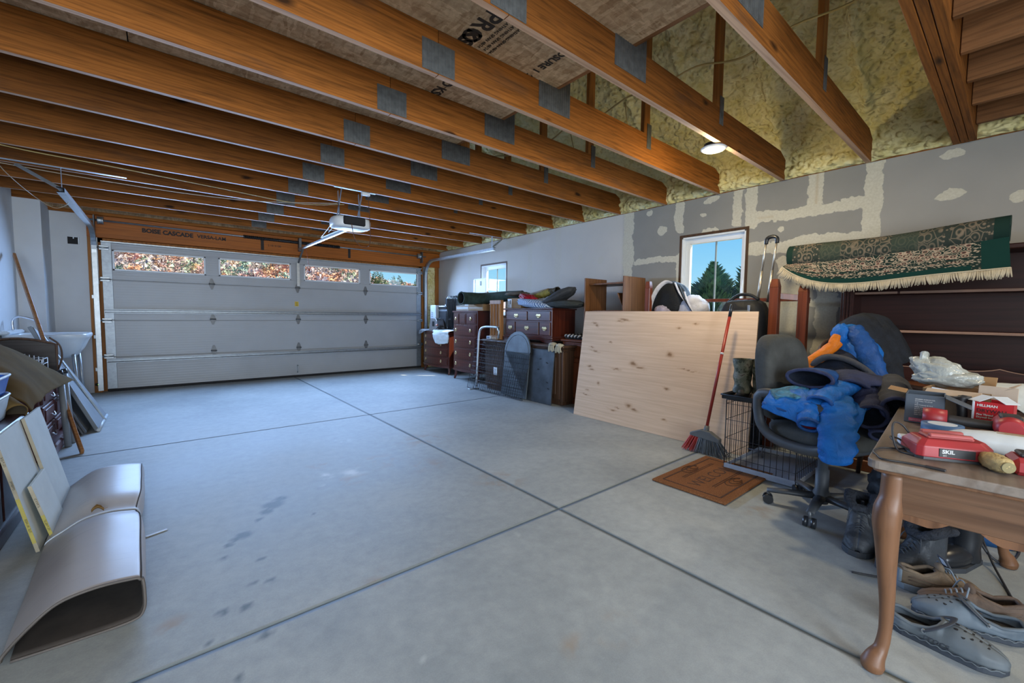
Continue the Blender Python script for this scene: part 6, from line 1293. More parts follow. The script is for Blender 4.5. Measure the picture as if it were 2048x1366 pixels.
# caulk bag, cork-like sanding roll, red battery at the frame edge
t = at_table('glue_bag', 'white plastic bag of compound lying at the right edge of the table', 'bag', 2.10, .0, math.radians(-86))
mb = MB(); fabric_tube(mb, [(-.14, 0, .030), (-.10, 0, .034), (-.04, 0, .036), (.08, 0, .034), (.15, 0, .03)], [.022, .034, .037, .036, .02], .03, 14, 24, 7, seed=4); mb.build('body', M_plain('milky_plastic', (.55, .57, .56, 1), .25), t); mb = MB(); mb.blob((-.14, 0, .026), (.035, .028, .022), .35, 5, seed=5); mb.build('crimped_end', M_plain('clear_film', (.55, .62, .70, 1), .15), t); MB().box((.02, .004, .0705), (.1, .03, .003), None, .001).build('tan_strip', MCARD, t)
t = at_table('cork_roll', 'crumbly tan foam roll lying between the charger and the table edge', 'roll', 1.865, .022, math.radians(30))
mb = MB(); mb.blob((0, 0, .024), (.050, .024, .0235), .10, 9, 44, 24, seed=3, pw=2.8); mb.build('body', M_plain('crumbly_foam', (.44, .33, .15, 1), .9, vary=.3, scale=60, bump=.8), t); MB().cyl((-.046, 0, .024), (-.051, 0, .024), .015, 16).build('broken_end', M_plain('olive_foam', (.24, .20, .10, 1), .9), t)
t = at_table('spare_battery', 'red tool battery cut by the right picture edge on the table', 'battery', 1.905, -.045, .2)
MB().b2((-.05, -.04, 0), (.05, .045, .05), .012).build('case', MTOOL, t); MB().b2((-.03, -.02, .05), (.03, .03, .062), .004).build('terminal_block', MTOOLB, t)
# cartons
MDKBOX = M_plain('slate_print_box', (.075, .095, .125, 1), .5, vary=.2)
t = at_table('screw_box', 'slate grey printed carton with a pink strip at the left of the table', 'box', 2.50, .255, math.radians(4))
bx0, bx1, by0, by1, h = -.045, .10, -.075, .045, .122
mb = MB(); mb.b2((bx0, by0, 0), (bx0 + .004, by1, h)); mb.b2((bx1 - .004, by0, 0), (bx1, by1, h)); mb.b2((bx0, by0, 0), (bx1, by0 + .004, h)); mb.b2((bx0, by1 - .004, 0), (bx1, by1, h)); mb.b2((bx0, by0, 0), (bx1, by1, .004)); mb.build('carton', MDKBOX, t); MB().beam((bx0 + .02, by0, h), (bx0 + .02, by0 - .075, h - .035), .12, .003, (0, 0, 1)).build('flap', MDKBOX, t); MB().beam((.04, by1, h), (.04, by1 + .06, h + .01), .13, .003).build('flap', MCARD, t)
MW_ = bpy.data.materials['label_white']
for k in range(9):
    o = lettering(['GRABBER SCREWS FOR', 'DRYWALL TO STUD', '1 LB', 'FINE THREAD BUGLE', 'HEAD PHILLIPS NO 2', 'BLACK PHOSPHATE', 'FOR INTERIOR USE ONLY', 'DO NOT OVERDRIVE', 'KEEP DRY'][k], .0058, (bx0 - .0006, by1 - .03, h - .022 - .0082 * k), (0, -1, 0), (0, 0, 1), MW_, None, 'box_text'); o.parent = t
MB().box((bx0 - .0008, -.012, .013), (.002, .085, .014), None, .0008).build('pink_strip', M_plain('strip_pink', (.55, .10, .16, 1)), t); o = lettering('GENUINE FASTENERS', .0078, (bx0 - .0022, .027, .0105), (0, -1, 0), (0, 0, 1), MW_, None, 'box_text'); o.parent = t
t = at_table('open_brown_carton', 'open brown carton with torn flaps between the two screw boxes', 'box', 2.74, .16, math.radians(-6))
mb = MB(); a, b, c, d, h = -.08, .12, -.11, .10, .13; mb.b2((a, c, 0), (a + .005, d, h)); mb.b2((b - .005, c, 0), (b, d, h)); mb.b2((a, c, 0), (b, c + .005, h)); mb.b2((a, d - .005, 0), (b, d, h)); mb.b2((a, c, 0), (b, d, .005)); mb.build('carton', MCARD, t)
MB().beam((a, .0, h), (a - .05, .0, h - .02), .17, .004, (0, 0, 1)).build('flap', MCARDL, t); MB().beam((.02, c, h), (.02, c - .06, h + .035), .17, .004).build('flap', MCARDL, t); MB().beam((b, 0, h), (b + .04, 0, h + .05), .19, .004).build('flap', MCARD, t); mb = MB(); mb.beam((a - .004, -.03, .118), (a - .004, .07, .128), .016, .002, (1, 0, 0)); mb.build('torn_tape', MWPAPER, t)
t = at_table('glue_gun', 'black trigger tool standing upright in front of the open brown carton', 'tool', 2.60, .135)
mb = MB(); mb.tube(smooth_path([(0, 0, 0), (0, 0, .05), (.0, .005, .09), (0, .0, .115)], 4), [(.016, .020)] * 13, 12); mb.build('handle', MTOOLB, t); MB().tube([(0, .025, .10), (0, 0, .108), (0, -.025, .112)], [.010, .015, .008], 10).build('head', MTOOLB, t)
t = at_table('drywall_screw_box', 'red drywall screw box with its brown lid standing open', 'box', 2.56, .068, math.radians(-5))
a, b, c, d, h = 0, .10, -.072, .038, .108; MR = M_plain('box_red', (.42, .010, .016, 1), .45)
mb = MB(); mb.b2((a, c, 0), (a + .003, d, h)); mb.b2((b - .003, c, 0), (b, d, h)); mb.b2((a, c, 0), (b, c + .003, h)); mb.b2((a, d - .003, 0), (b, d, h)); mb.b2((a, c, 0), (b, d, .003)); mb.build('carton', MR, t)
MB().beam((b, -.017, h), (b + .008, -.017, h + .055), .11, .003, (1, 0, 0)).build('lid', MCARDL, t); mb = MB(); mb.beam((a, d - .002, h), (.04, -.0, h + .022), .05, .002, (0, 0, 1)); mb.beam((a, c + .002, h), (.04, -.03, h + .022), .05, .002, (0, 0, 1)); mb.build('side_flap', MWPAPER, t); MB().b2((a - .001, d - .006, 0), (a + .002, d + .001, h), .0005).build('white_edge', MWPAPER, t)
for s, sz, z, m in (('HILLMAN', .0135, .088, MW_), ('DRYWALL', .0185, .066, M_plain('print_dark', (.06, .008, .01, 1))), ('Fine Thread', .0095, .052, MW_), ('Drywall Screws', .0095, .041, MW_)):
    o = lettering(s, sz, (a - .0006, d - .012, z), (0, -1, 0), (0, 0, 1), m, None, 'box_text', bold=.0004); o.parent = t
t = at_table('plastic_shopping_bag', 'crumpled translucent white shopping bag on the brown carton at the back of the table', 'bag', 2.87, .22)
mb = MB(); mb.blob((2.90, .235, TZ + .185), (.075, .11, .065), .26, 1.5, 70, 44, (.25, .1, 0), 6); mb.blob((2.88, .20, TZ + .160), (.07, .12, .045), .22, 1.8, 50, 32, None, 2); mb.build('bag', M_plain('thin_white_plastic', (.40, .42, .39, 1), .2, vary=.1, bump=1.0, bscale=26), t, True)
mb = MB(); fabric_tube(mb, [(2.90, .27, TZ + .19), (2.90, .29, TZ + .235), (2.91, .295, TZ + .275)], [.050, .040, .034], .3, 22, 18, 6, flat=.5, seed=2); mb.build('bag_handle', bpy.data.materials['thin_white_plastic'], t, True)
# ------------------------------------------------------------------ shoes and clutter under the table
def shoe(name, label, loc, rz, L, W, prof, mu, ms, ml, sole=.028, opening=(.04, .50), ow=.55, laces=None, collar=.008, toe=1.0, scale_z=1, extra=None):
    """toe points to local +x. prof: (s, top height) pairs; a wall each side runs from the sole to the collar edge"""
    t = thing(name, label, 'shoe' if 'boot' not in name else 'boot', loc, rz); ps, ph = zip(*prof)
    def hw(s): s_ = min(max(s, 0.), 1.); heel = min(1, (s_ / .16)) ** .5 if s_ < .16 else 1; tt = min(1, (1 - s_) / .20) ** .42 if s_ > .80 else 1; return W / 2 * heel * tt * (.80 + .20 * math.sin(min(s_, .75) / .75 * PI * .5) ** 2)
    def ht(s): return float(np.interp(s, ps, ph))
    def ew(s):
        a, b = opening
        if s >= b: return 0.
        return ow * W / 2 * max(0, 1 - ((s - (a + b) / 2) / ((b - a) / 2 + .03)) ** 4) ** .6 if s > a - .03 else 0.
    def fn(side):
        def f(u, v):
            s = .004 + .992 * u; w, e, h = hw(s), min(ew(s), hw(s) * .9), ht(s); c = math.cos(v * PI / 2) ** .75; q = math.sin(v * PI / 2) ** .9
            n = noise.fractal(Vector((s * 7, v * 4, side * 3 + L * 50)), 1, 2, 2) * .003 * (1 - v)
            return (L * s, side * (e + (w - e) * c + n), sole + (h - sole) * q + n)
        return f
    mb = MB()
    for sd in (-1, 1): mb.grid(fn(sd), 44, 12)
    mb.build('upper', mu, t, solid=.004)
    P = [(L * s, hw(s) * 1.05 + .002) for s in np.linspace(0.0, 1.0, 24)]; P = P + [(x, -y) for x, y in P[::-1]]
    MB().prism(P, 0, sole).build('sole', ms, t, bevel=.004)
    a, b = opening; ss = np.linspace(a, b, 16); cl = [(L * s, ew(s), ht(s)) for s in ss] + [(L * s, -ew(s), ht(s)) for s in ss[::-1]]
    MB().tube(cl, collar, 8, closed=True).build('collar', mu if collar < .012 else ml, t)
    MB().prism([(L * s, min(ew(s), hw(s)) * .98) for s in ss] + [(L * s, -min(ew(s), hw(s)) * .98) for s in ss[::-1]], sole + .006, sole + .012).build('insole', MDARK, t)
    if laces:
        mb = MB(); s0, s1 = laces; n = 5
        for k in range(n):
            s = lerp(s0, s1, k / (n - 1)); h = ht(s); w = W * .24
            mb.tube(smooth_path([(L * s, -w, h - .012), (L * s + .004, 0, h + .006), (L * (s + .02), w, h - .012)], 4), .0028, 6)
        h = ht(s0)
        for q in (-1, 1): mb.tube(smooth_path([(L * s0, 0, h + .008), (L * s0 + .01, q * .03, h + .02), (L * s0 + .02, q * .045, h - .005), (L * s0 + .03, q * .05, h - .04)], 5), .0026, 6)
        mb.build('laces', ms, t)
        mb = MB(); mb.blob((L * (s0 - .015), 0, ht(s0) + .006), (L * .05, W * .23, .02), .08, 3, 18, 10); mb.build('tongue', mu, t)
    if extra: extra(t, L, W, hw, ht, ew)
    return t
MBTL = M_plain('black_boot_leather', (.028, .032, .038, 1), .6, vary=.4, scale=8, bump=.3); MFUR = M_cloth('dark_fleece_cuff', (.030, .034, .044, 1), .4, 50, bump=1.0, bscale=70); MRUB = M_plain('worn_black_rubber', (.035, .04, .048, 1), .7, vary=.3); MSNK = M_plain('brown_suede', (.16, .115, .075, 1), .85, vary=.3, scale=10, bump=.3); MSNK2 = M_plain('dark_brown_suede', (.105, .070, .050, 1), .85, vary=.35, scale=10, bump=.3); MSOLE = M_plain('grey_blue_sole', (.17, .21, .25, 1), .7, vary=.25); MCROC = M_plain('dusty_grey_foam', (.115, .135, .15, 1), .6, vary=.35, scale=7); MCROCD = M_plain('dark_foam', (.035, .042, .055, 1), .6, vary=.25)
BOOT = [(0, .20), (.12, .215), (.30, .205), (.42, .185), (.55, .12), (.72, .095), (.88, .085), (.97, .06), (1, .035)]
def fur(t, L, W, hw, ht, ew):
    ss = np.linspace(.0, .44, 14); P = [(L * s + .0, max(ew(s), .02) + .004, ht(s) + .012) for s in ss] + [(L * s, -max(ew(s), .02) - .004, ht(s) + .012) for s in ss[::-1]]
    mb = MB(); mb.tube(P, [(.026, .020)] * len(P), 10, closed=True); mb.v = [tuple(Vector(v) + noise.noise_vector(Vector(v) * 60) * .003) for v in mb.v]; mb.build('fleece_cuff', MFUR, t)
shoe('winter_boot', 'black lace up winter boot with fleece cuff, left of the table leg', (2.80, .475, 0), math.radians(188), .29, .115, BOOT, MBTL, MRUB, MFUR, .03, (.02, .42), .8, (.46, .66), .012, extra=fur)
shoe('winter_boot', 'larger black winter boot with fleece cuff, right behind the table leg', (2.70, .165, 0), math.radians(143), .30, .12, [(s, h * .92) for s, h in BOOT], MBTL, MRUB, MFUR, .03, (.02, .42), .8, (.46, .66), .012, extra=fur)
SNK = [(0, .085), (.1, .088), (.25, .072), (.40, .085), (.50, .098), (.60, .085), (.78, .062), (.92, .05), (1, .030)]
def sneak(t, L, W, hw, ht, ew):
    mb = MB()
    for sd in (-1, 1):
        for z in (.045, .058): mb.tube([(L * s, sd * (hw(s) * (.985 if z < .05 else .955) + .003), z + .006 * math.sin(s * 12)) for s in np.linspace(.08, .62, 14)], .0025, 5)
    mb.build('overlay_band', MSNK2, t); MB().b2((-.004, -.02, .03), (.008, .02, .085), .004).build('heel_tab', MSOLE, t)
a = shoe('brown_sneaker', 'tan brown sneaker pointing away, its pale tongue label up, behind its pair', (2.385, .275, 0), math.radians(-52), .29, .10, SNK, MSNK, MSOLE, MSNK2, .03, (.06, .46), .6, (.52, .70), extra=sneak)
mb = MB(); mb.box((.165, 0, .125), (.006, .05, .055), (0, -.5, 0), .003); mb.build('tongue_flap', M_plain('dark_mesh', (.06, .062, .075, 1), .8), a); mb = MB(); mb.box((.160, 0, .128), (.003, .026, .03), (0, -.5, 0), .001); mb.build('tongue_label', MWPAPER, a)
shoe('brown_sneaker', 'dark brown laced sneaker with its toe to the left, on top beside the clogs', (2.43, -.075, 0), math.radians(112), .30, .105, SNK, MSNK2, MSOLE, MSNK2, .03, (.06, .46), .6, (.52, .72), extra=sneak)
CRC = [(0, .060), (.08, .062), (.25, .050), (.40, .062), (.50, .088), (.60, .092), (.75, .080), (.90, .062), (.97, .05), (1, .034)]
def croc(flip):
    def f(t, L, W, hw, ht, ew):
        mb = MB()
        for s, y in ((.60, -.3), (.60, .1), (.66, -.1), (.66, .28), (.72, -.34), (.72, .06), (.78, -.14), (.78, .24), (.84, .04), (.66, -.48), (.72, .42), (.84, -.26)):
            yy = y * hw(s) * 1.3; v = math.acos(min(1, abs(yy) / hw(s)) ** (1 / .75)) / (PI / 2); z = .02 + (ht(s) - .02) * math.sin(v * PI / 2) ** .9; mb.cyl((L * s, yy, z - .004), (L * s, yy * 1.02, z + .0025), .0052, 10)
        mb.build('vent_hole', MDARK, t)['kind'] = 'stuff'
        P = smooth_path([(L * .36, -hw(.36) - .002, .052), (L * .46, -hw(.46) * .88, .078), (L * .55, -hw(.55) * .45, .100), (L * .57, 0, .106), (L * .55, hw(.55) * .45, .100), (L * .46, hw(.46) * .88, .078), (L * .36, hw(.36) + .002, .052)], 6); MB().tube(P, (.011, .003), 8).build('strap', MCROCD, t)
        for q in (-1, 1):
            r = MB(); r.cyl((L * .36, q * (hw(.36) - .004), .052), (L * .36, q * (hw(.36) + .005), .052), .007, 14); r.build('rivet', MGREY if q == flip else MCROCD, t)
        for q in (-1, 1):
            mb = MB(); mb.tube([(L * s, q * (hw(s) * 1.05 + .003), .020 + .003 * math.sin(s * 70)) for s in np.linspace(.05, .97, 50)], .0022, 5); mb.build('tread_line', MCROC, t)
        o = lettering('crocs', .030, (L * .36, -(hw(.5) + .0032), .026), (1, -.04, 0), (0, .25, 1), MCROCD, None, 'embossed_word', .001); o.parent = t
    return f
shoe('foam_clog', 'dusty grey foam clog with vent holes, nearest, toe pointing to the right', (2.075, .262, 0), math.radians(-93), .305, .112, CRC, MCROC, MCROCD, MCROCD, .022, (.04, .50), .72, None, .007, extra=croc(-1))
shoe('foam_clog', 'dusty blue grey foam clog turned the other way, behind the nearest clog', (2.315, -.082, 0), math.radians(106), .305, .112, CRC, M_plain('dusty_blue_foam', (.105, .135, .165, 1), .6, vary=.35, scale=7), MCROCD, MCROCD, .022, (.04, .50), .72, None, .007, extra=croc(1))
# further back
t = thing('tall_rubber_boot', 'tall black rubber boot standing in the dark behind the brown sneakers', 'boot', (2.86, .11, 0), math.radians(160))
mb = MB(); fabric_tube(mb, [(0, 0, .03), (0, 0, .12), (-.01, 0, .24), (-.01, 0, .36)], [.058, .055, .06, .066], .05, 12, 22, 6, seed=5); mb.build('shaft', MBLKPL, t); MB().blob((.07, 0, .05), (.13, .05, .05), .04, 3, flat=.9).build('foot', MBLKPL, t); MB().prism([(-.07, -.04), (.1, -.055), (.2, -.02), (.2, .02), (.1, .055), (-.07, .04)], 0, .022).build('sole', MRUB, t)
t = thing('blue_tub', 'blue plastic storage tub on the floor beyond the shoes', 'tub', (3.32, .08, 0), .3)
MBLU = M_plain('blue_plastic', (.02, .09, .24, 1), .35); mb = MB(); mb.grid(lambda u, v: ((.15 + .03 * v) * math.cos(2 * PI * u) * (abs(math.cos(2 * PI * u)) ** 6 + abs(math.sin(2 * PI * u)) ** 6) ** (-1 / 6), (.11 + .03 * v) * math.sin(2 * PI * u) * (abs(math.cos(2 * PI * u)) ** 6 + abs(math.sin(2 * PI * u)) ** 6) ** (-1 / 6), .002 + .34 * v), 40, 8, cu=True); mb.build('wall', MBLU, t, solid=.006); MB().b2((-.14, -.10, .002), (.14, .10, .008)).build('floor_panel', MBLU, t); mb = MB(); mb.tube([(.185 * math.cos(a) * (abs(math.cos(a)) ** 6 + abs(math.sin(a)) ** 6) ** (-1 / 6), .145 * math.sin(a) * (abs(math.cos(a)) ** 6 + abs(math.sin(a)) ** 6) ** (-1 / 6), .342) for a in np.linspace(0, 2 * PI, 49)[:-1]], .008, 6, closed=True); mb.build('rim', MBLU, t)
t = thing('floor_cables', 'tangle of dark cables on the floor under the far end of the table', 'cable', (3.0, .05, 0))
mb = MB(); mb.tube(smooth_path([(2.72, .16, .26), (2.80, .13, .33), (2.92, .09, .37), (3.02, .06, .36), (3.05, .05, .25), (2.98, .07, .12), (2.95, .03, .04), (3.0, -.02, .006), (3.2, -.06, .006), (3.5, -.05, .006)], 7), .0055, 7); mb.build('cable', MTOOLB, t, True); mb = MB(); mb.tube(smooth_path([(2.95, .04, .42), (2.90, .07, .32), (2.92, .08, .20), (3.0, .06, .10), (2.9, .02, .03), (2.75, -.02, .006), (2.6, -.05, .006)], 7), .0045, 7); c2 = MB(); c2.tube(smooth_path([(2.35, .42, .004), (2.37, .38, .004), (2.42, .30, .004), (2.46, .25, .004)], 5), .004, 6); mb.build('thin_cable', MTOOLB, t, True); single(c2, 'cable_end', MTOOLB, (2.35, .42, 0), 'short dark cable end on the slab in front of the table leg', 'cable')
t = thing('shiny_can', 'small silver canister standing between the boots and the tall rubber boot', 'can', (2.98, .245, 0)); MB().lathe([(.03, 0), (.034, .005), (.034, .30), (.03, .31), (.026, .315), (.026, .33)], (0, 0, 0), 18).build('body', MNICKEL, t); MB().lathe([(.027, .33), (.027, .36), (.02, .365)], (0, 0, 0), 16).build('cap', MWPAPER, t)
t = thing('cleaning_bag', 'dark bin bag slumped in the shade under the coats', 'bag', (3.3, .42, 0)); mb = MB(); mb.blob((3.35, .40, .14), (.22, .14, .15), .2, 3, 36, 22, None, 3, .93); mb.build('bag', MBAGB, t, True); mb = MB(); fabric_tube(mb, [(3.35, .40, .27), (3.35, .39, .32), (3.36, .38, .36)], [.03, .02, .035], .2, 20); mb.build('neck', MBAGB, t, True)
# ------------------------------------------------------------------ left side: rolled flooring, chests, leaning boards, sink
def _vinyl():
    t = NT('vinyl_flooring'); v = t.coord((1, 1, 1)); n = t.noise(v, 3, 4); s = t.noise(t.coord((2, 9, 2), warp=.3, wscale=2), 3, 5, .65)
    c = t.ramp(n.outputs[0], [(.3, (.40, .375, .37)), (.7, (.47, .445, .44))]); c = t.mix(t.ramp(s.outputs[0], [(.58, (0,) * 3), (.72, (.35,) * 3)]), c, (.24, .25, .29, 1)); return t.fin(c, .42, 0, .5)
MVIN = _vinyl(); MVINB = M_plain('vinyl_underside', (.045, .036, .030, 1), .9, vary=.3)
t = thing('folded_flooring', 'long pale folded vinyl flooring roll tied with a white strap on the slab', 'flooring roll', (-.25, 2.8, 0))
Y0, Y1 = 2.02, 3.66
def sec(f, s):
    """folded cross section: bottom sheet, bulging right fold, top sheet falling to the left; f along the roll"""
    y = lerp(Y0, Y1, f); x0 = lerp(-.425, -.485, f); w = lerp(.345, .365, f); pin = 1 - .22 * math.exp(-((f - .52) / .07) ** 2); H = lerp(.175, .15, f ** 1.5) * pin
    K = [(.04, .006), (.45, .004), (.88, .008), (.985, .035), (1.0, .45 * H / .17 * .17 + .02), (.975, H * .93), (.88, H), (.62, H * 1.02), (.36, H * .90), (.15, H * .55), (.0, .035), (-.03, .012)]
    K = smooth_path([(a, 0, b) for a, b in K], 5); i = s * (len(K) - 1); k = min(int(i), len(K) - 2); p = K[k].lerp(K[k + 1], i - k)
    n = .004 * noise.noise(Vector((f * 6, s * 5, 1)))
    yo = 0
    if f < .02: yo = -.03 * (p.x) * (1 if s > .45 else .2)
    rip = 1 - .06 * math.exp(-((f - .52) / .09) ** 2) * (p.x > .5)
    return (x0 + p.x * w * rip + n, y + yo + .10 * (p.x - .5) * (-f), max(.004, p.z + n))
mb = MB(); mb.grid(lambda u, v: sec(u, v), 60, 55); fo = mb.build('sheet', MVIN, t, True)
md = fo.modifiers.new('Solidify', 'SOLIDIFY'); md.thickness = .007; md.offset = -1; fo.data.materials.append(MVINB); md.material_offset = 1; md.material_offset_rim = 1
MB().tube([Vector(sec(.52, v)) + Vector((.003 if v > .3 else 0, 0, .004)) for v in np.linspace(.18, .96, 40)], [(.012, .003)] * 40, 6).build('strap', MWPAPER, t, True)
MB().tube([Vector(sec(u, .47)) + Vector((.003, 0, 0)) for u in np.linspace(0, 1, 40)], .0025, 5).build('seam_edge', MVINB, t, True)
mb = MB(); mb.tube([Vector(sec(0, v)) + Vector((0, -.003, 0)) for v in np.linspace(0, 1, 70)], .005, 5); mb.build('front_edge', M_plain('vinyl_edge', (.10, .085, .075, 1), .7), t, True)
t = thing('dry_leaf', 'small curled brown leaf lying on the pale flooring roll', 'leaf', (-.28, 2.87, .15))
mb = MB(); mb.grid(lambda u, v: (-.275 + .045 * (u - .5), 2.87 + .026 * (v - .5) * math.sin(PI * min(.96, u + .02)) ** .7 * (1 + .3 * math.sin(u * 19)), .190 - .045 + .016 * math.sin(u * 3.4) + .03 * abs(v - .5)), 12, 6); mb.build('blade', M_plain('leaf_brown', (.16, .085, .02, 1), .8, vary=.3), t, True, solid=.001); MB().tube([(-.255, 2.87, .150), (-.238, 2.866, .156)], .001, 5).build('stem', MCARD, t, True)
single(MB().box((-.055, 2.77, .0035), (.09, .016, .003), (0, 0, .35), .001), 'paper_strip', MWPAPER, (-.055, 2.77, 0), 'thin white strip of packing strap on the slab right of the flooring roll', 'strip')
# dark chest at the frame edge
MDKCH = M_wood('dark_plum_chest', (.050, .020, .020, 1), 1, dark=.6, light=1.3, rough=.4, sheen_coat=.2)
t = thing('dark_low_chest', 'dark plum wooden chest cut by the left picture edge, tubs on its top', 'chest', (-.88, 3.0, 0))
MB().b2((-1.27, 2.2, .06), (-.635, 3.55, .53), .005).build('carcass', MDKCH, t, True); MB().b2((-1.29, 2.16, .53), (-.60, 3.59, .56), .008).build('top', MDKCH, t, True); MB().b2((-1.26, 2.22, 0), (-.62, 3.56, .07), .006).build('plinth', MDKCH, t, True)
for k in range(3): d = MB().b2((-.645, 2.24 + .44 * k, .10), (-.622, 2.65 + .44 * k, .50), .006).build('drawer', MDKCH, t, True); MB().lathe([(.008, 0), (.006, .01), (.014, .018), (.001, .024)], (-.622, 2.445 + .44 * k, .3), 12, Matrix.Rotation(PI / 2, 3, 'Y')).build('knob', MBRASS, d, True)
# drywall offcuts with printed edge tape
MDWB = M_plain('drywall_face', (.56, .60, .58, 1), .75, vary=.05); MTAPE = M_plain('kraft_edge', (.34, .30, .22, 1), .8, vary=.2); MYEL = M_plain('yellow_tape', (.40, .34, .08, 1), .7)
def board(name, label, y0, y1, bot, top, h, tape=None, th=.013):
    """sheet leaning left; bottom edge at x=bot, top at x=top, height h"""
    t = thing(name, label, 'drywall board', (bot, (y0 + y1) / 2, 0)); a, b = Vector((bot, 0, .008)), Vector((top, 0, h)); n = Vector((b.z - a.z, 0, -(b.x - a.x))).normalized() * th
    P = [a, b, b - n, a - n]; mb = MB(); mb.add([(p.x, y0, max(p.z, .001)) for p in P] + [(p.x, y1, max(p.z, .001)) for p in P], [(0, 1, 2, 3)[::-1], (4, 5, 6, 7), (0, 4, 5, 1), (1, 5, 6, 2), (2, 6, 7, 3), (3, 7, 4, 0)]); mb.build('sheet', MDWB, t, True, bevel=.0015)
    mb = MB(); e = Vector((0, y0 - .0012, 0)); mb.add([(p.x, y0 - .0012, p.z) for p in (a, b, b - n, a - n)] + [(p.x, y0 + .0002, p.z) for p in (a, b, b - n, a - n)], [(0, 1, 2, 3), (4, 5, 6, 7)[::-1], (0, 4, 5, 1), (1, 5, 6, 2), (2, 6, 7, 3), (3, 7, 4, 0)]); mb.build('edge_paper', MTAPE, t, True)
    if tape:
        d = (b - a); up = Vector((-n.x, 0, -n.z)).normalized()
        for f0, f1, m in ((.08, .48, MYEL),):
            q = [a + d * f0, a + d * f1, a + d * f1 - n, a + d * f0 - n]; mb = MB(); mb.add([(p.x, y0 - .002, p.z) for p in q] + [(p.x, y0 - .001, p.z) for p in q], [(0, 1, 2, 3), (4, 5, 6, 7)[::-1], (0, 4, 5, 1), (2, 6, 7, 3)]); mb.build('yellow_label', m, t, True)
        for s, f in tape:
            p = a + d * f - n * .12; lettering(s, .0105, (p.x, y0 - .0026, p.z), d.normalized(), Vector((-n.x, 0, -n.z)), MINK, t, 'edge_print', .0003)
    return t
board('drywall_offcut', 'wide white drywall offcut with a yellow printed edge, nearest the picture edge', 2.88, 3.30, -.475, -.585, .565, [('GoldBond', .56), ('1/2" x 10 ft', .76), ('LITE  54" WIDE', .18)])
board('drywall_offcut', 'plain white drywall offcut standing behind the yellow edged one', 3.30, 3.66, -.455, -.57, .57)
board('drywall_offcut', 'small drywall scrap with black stamped edge leaning on the larger offcuts', 2.97, 3.27, -.435, -.505, .30, [('1/2" x 4\'0" TL', .2), ('TL 0.4 X 21', .62)])
# tubs on the chest
def tub(name, label, c, sx, sy, h, m, rimm=None, flare=.02):
    t = thing(name, label, 'tub', c); x, y, z = c; sq = lambda a: (abs(math.cos(a)) ** 7 + abs(math.sin(a)) ** 7) ** (-1 / 7)
    mb = MB(); mb.grid(lambda u, v: (x + (sx + flare * v) * math.cos(2 * PI * u) * sq(2 * PI * u), y + (sy + flare * v) * math.sin(2 * PI * u) * sq(2 * PI * u), z + .002 + h * v), 40, 6, cu=True); mb.build('wall', m, t, True, solid=.004)
    MB().b2((x - sx * .95, y - sy * .95, z + .001), (x + sx * .95, y + sy * .95, z + .006)).build('floor_panel', m, t, True); mb = MB(); mb.tube([(x + (sx + flare) * math.cos(a) * sq(a), y + (sy + flare) * math.sin(a) * sq(a), z + h) for a in np.linspace(0, 2 * PI, 49)[:-1]], .007, 6, closed=True); mb.build('rim', rimm or m, t, True)
tub('white_tub', 'white plastic tub on the dark chest at the left picture edge, under the blue one', (-.86, 3.24, .562), .20, .26, .125, M_plain('white_tub_plastic', (.55, .62, .66, 1), .4))
tub('blue_bin', 'bright blue plastic bin nested in the white tub at the left picture edge', (-.86, 3.24, .69), .205, .26, .10, M_plain('bright_blue_plastic', (.012, .10, .48, 1), .3), MWPAPER)
# kraft paper sheet
MKRAFT = M_plain('kraft_paper', (.135, .088, .034, 1), .95, 0, .05, .2, 5)
t = thing('kraft_paper', 'large crumpled brown kraft paper sheet draped over the red chest', 'paper', (-.85, 4.2, .6))
mb = MB(); drape(mb, [[(-1.05, 3.70, .80), (-.80, 3.62, .70), (-.64, 3.62, .62), (-.60, 3.66, .545)], [(-1.05, 4.0, .95), (-.82, 3.90, .83), (-.66, 3.86, .70), (-.60, 3.90, .57)], [(-1.05, 4.3, 1.0), (-.85, 4.3, .885), (-.70, 4.35, .72), (-.60, 4.45, .58)], [(-1.05, 4.6, .99), (-.86, 4.7, .86), (-.70, 4.85, .70), (-.57, 5.03, .555)]], 36, 36, .016, 4, 3); mb.build('sheet', MKRAFT, t, True, solid=.003)
mb = MB(); rows = fabric_tube(mb, [(-1.0, 4.0, .80), (-.84, 3.75, .70), (-.70, 3.56, .62), (-.63, 3.47, .575)], [.05, .055, .052, .05], .03, 6, 24, 6, seed=2); mb.build('curl', MKRAFT, t, True, solid=.002); cuff(rows, MKRAFT, M_plain('paper_shade_brown', (.05, .036, .02, 1), .9), t, .12, .003, 'curl_edge')
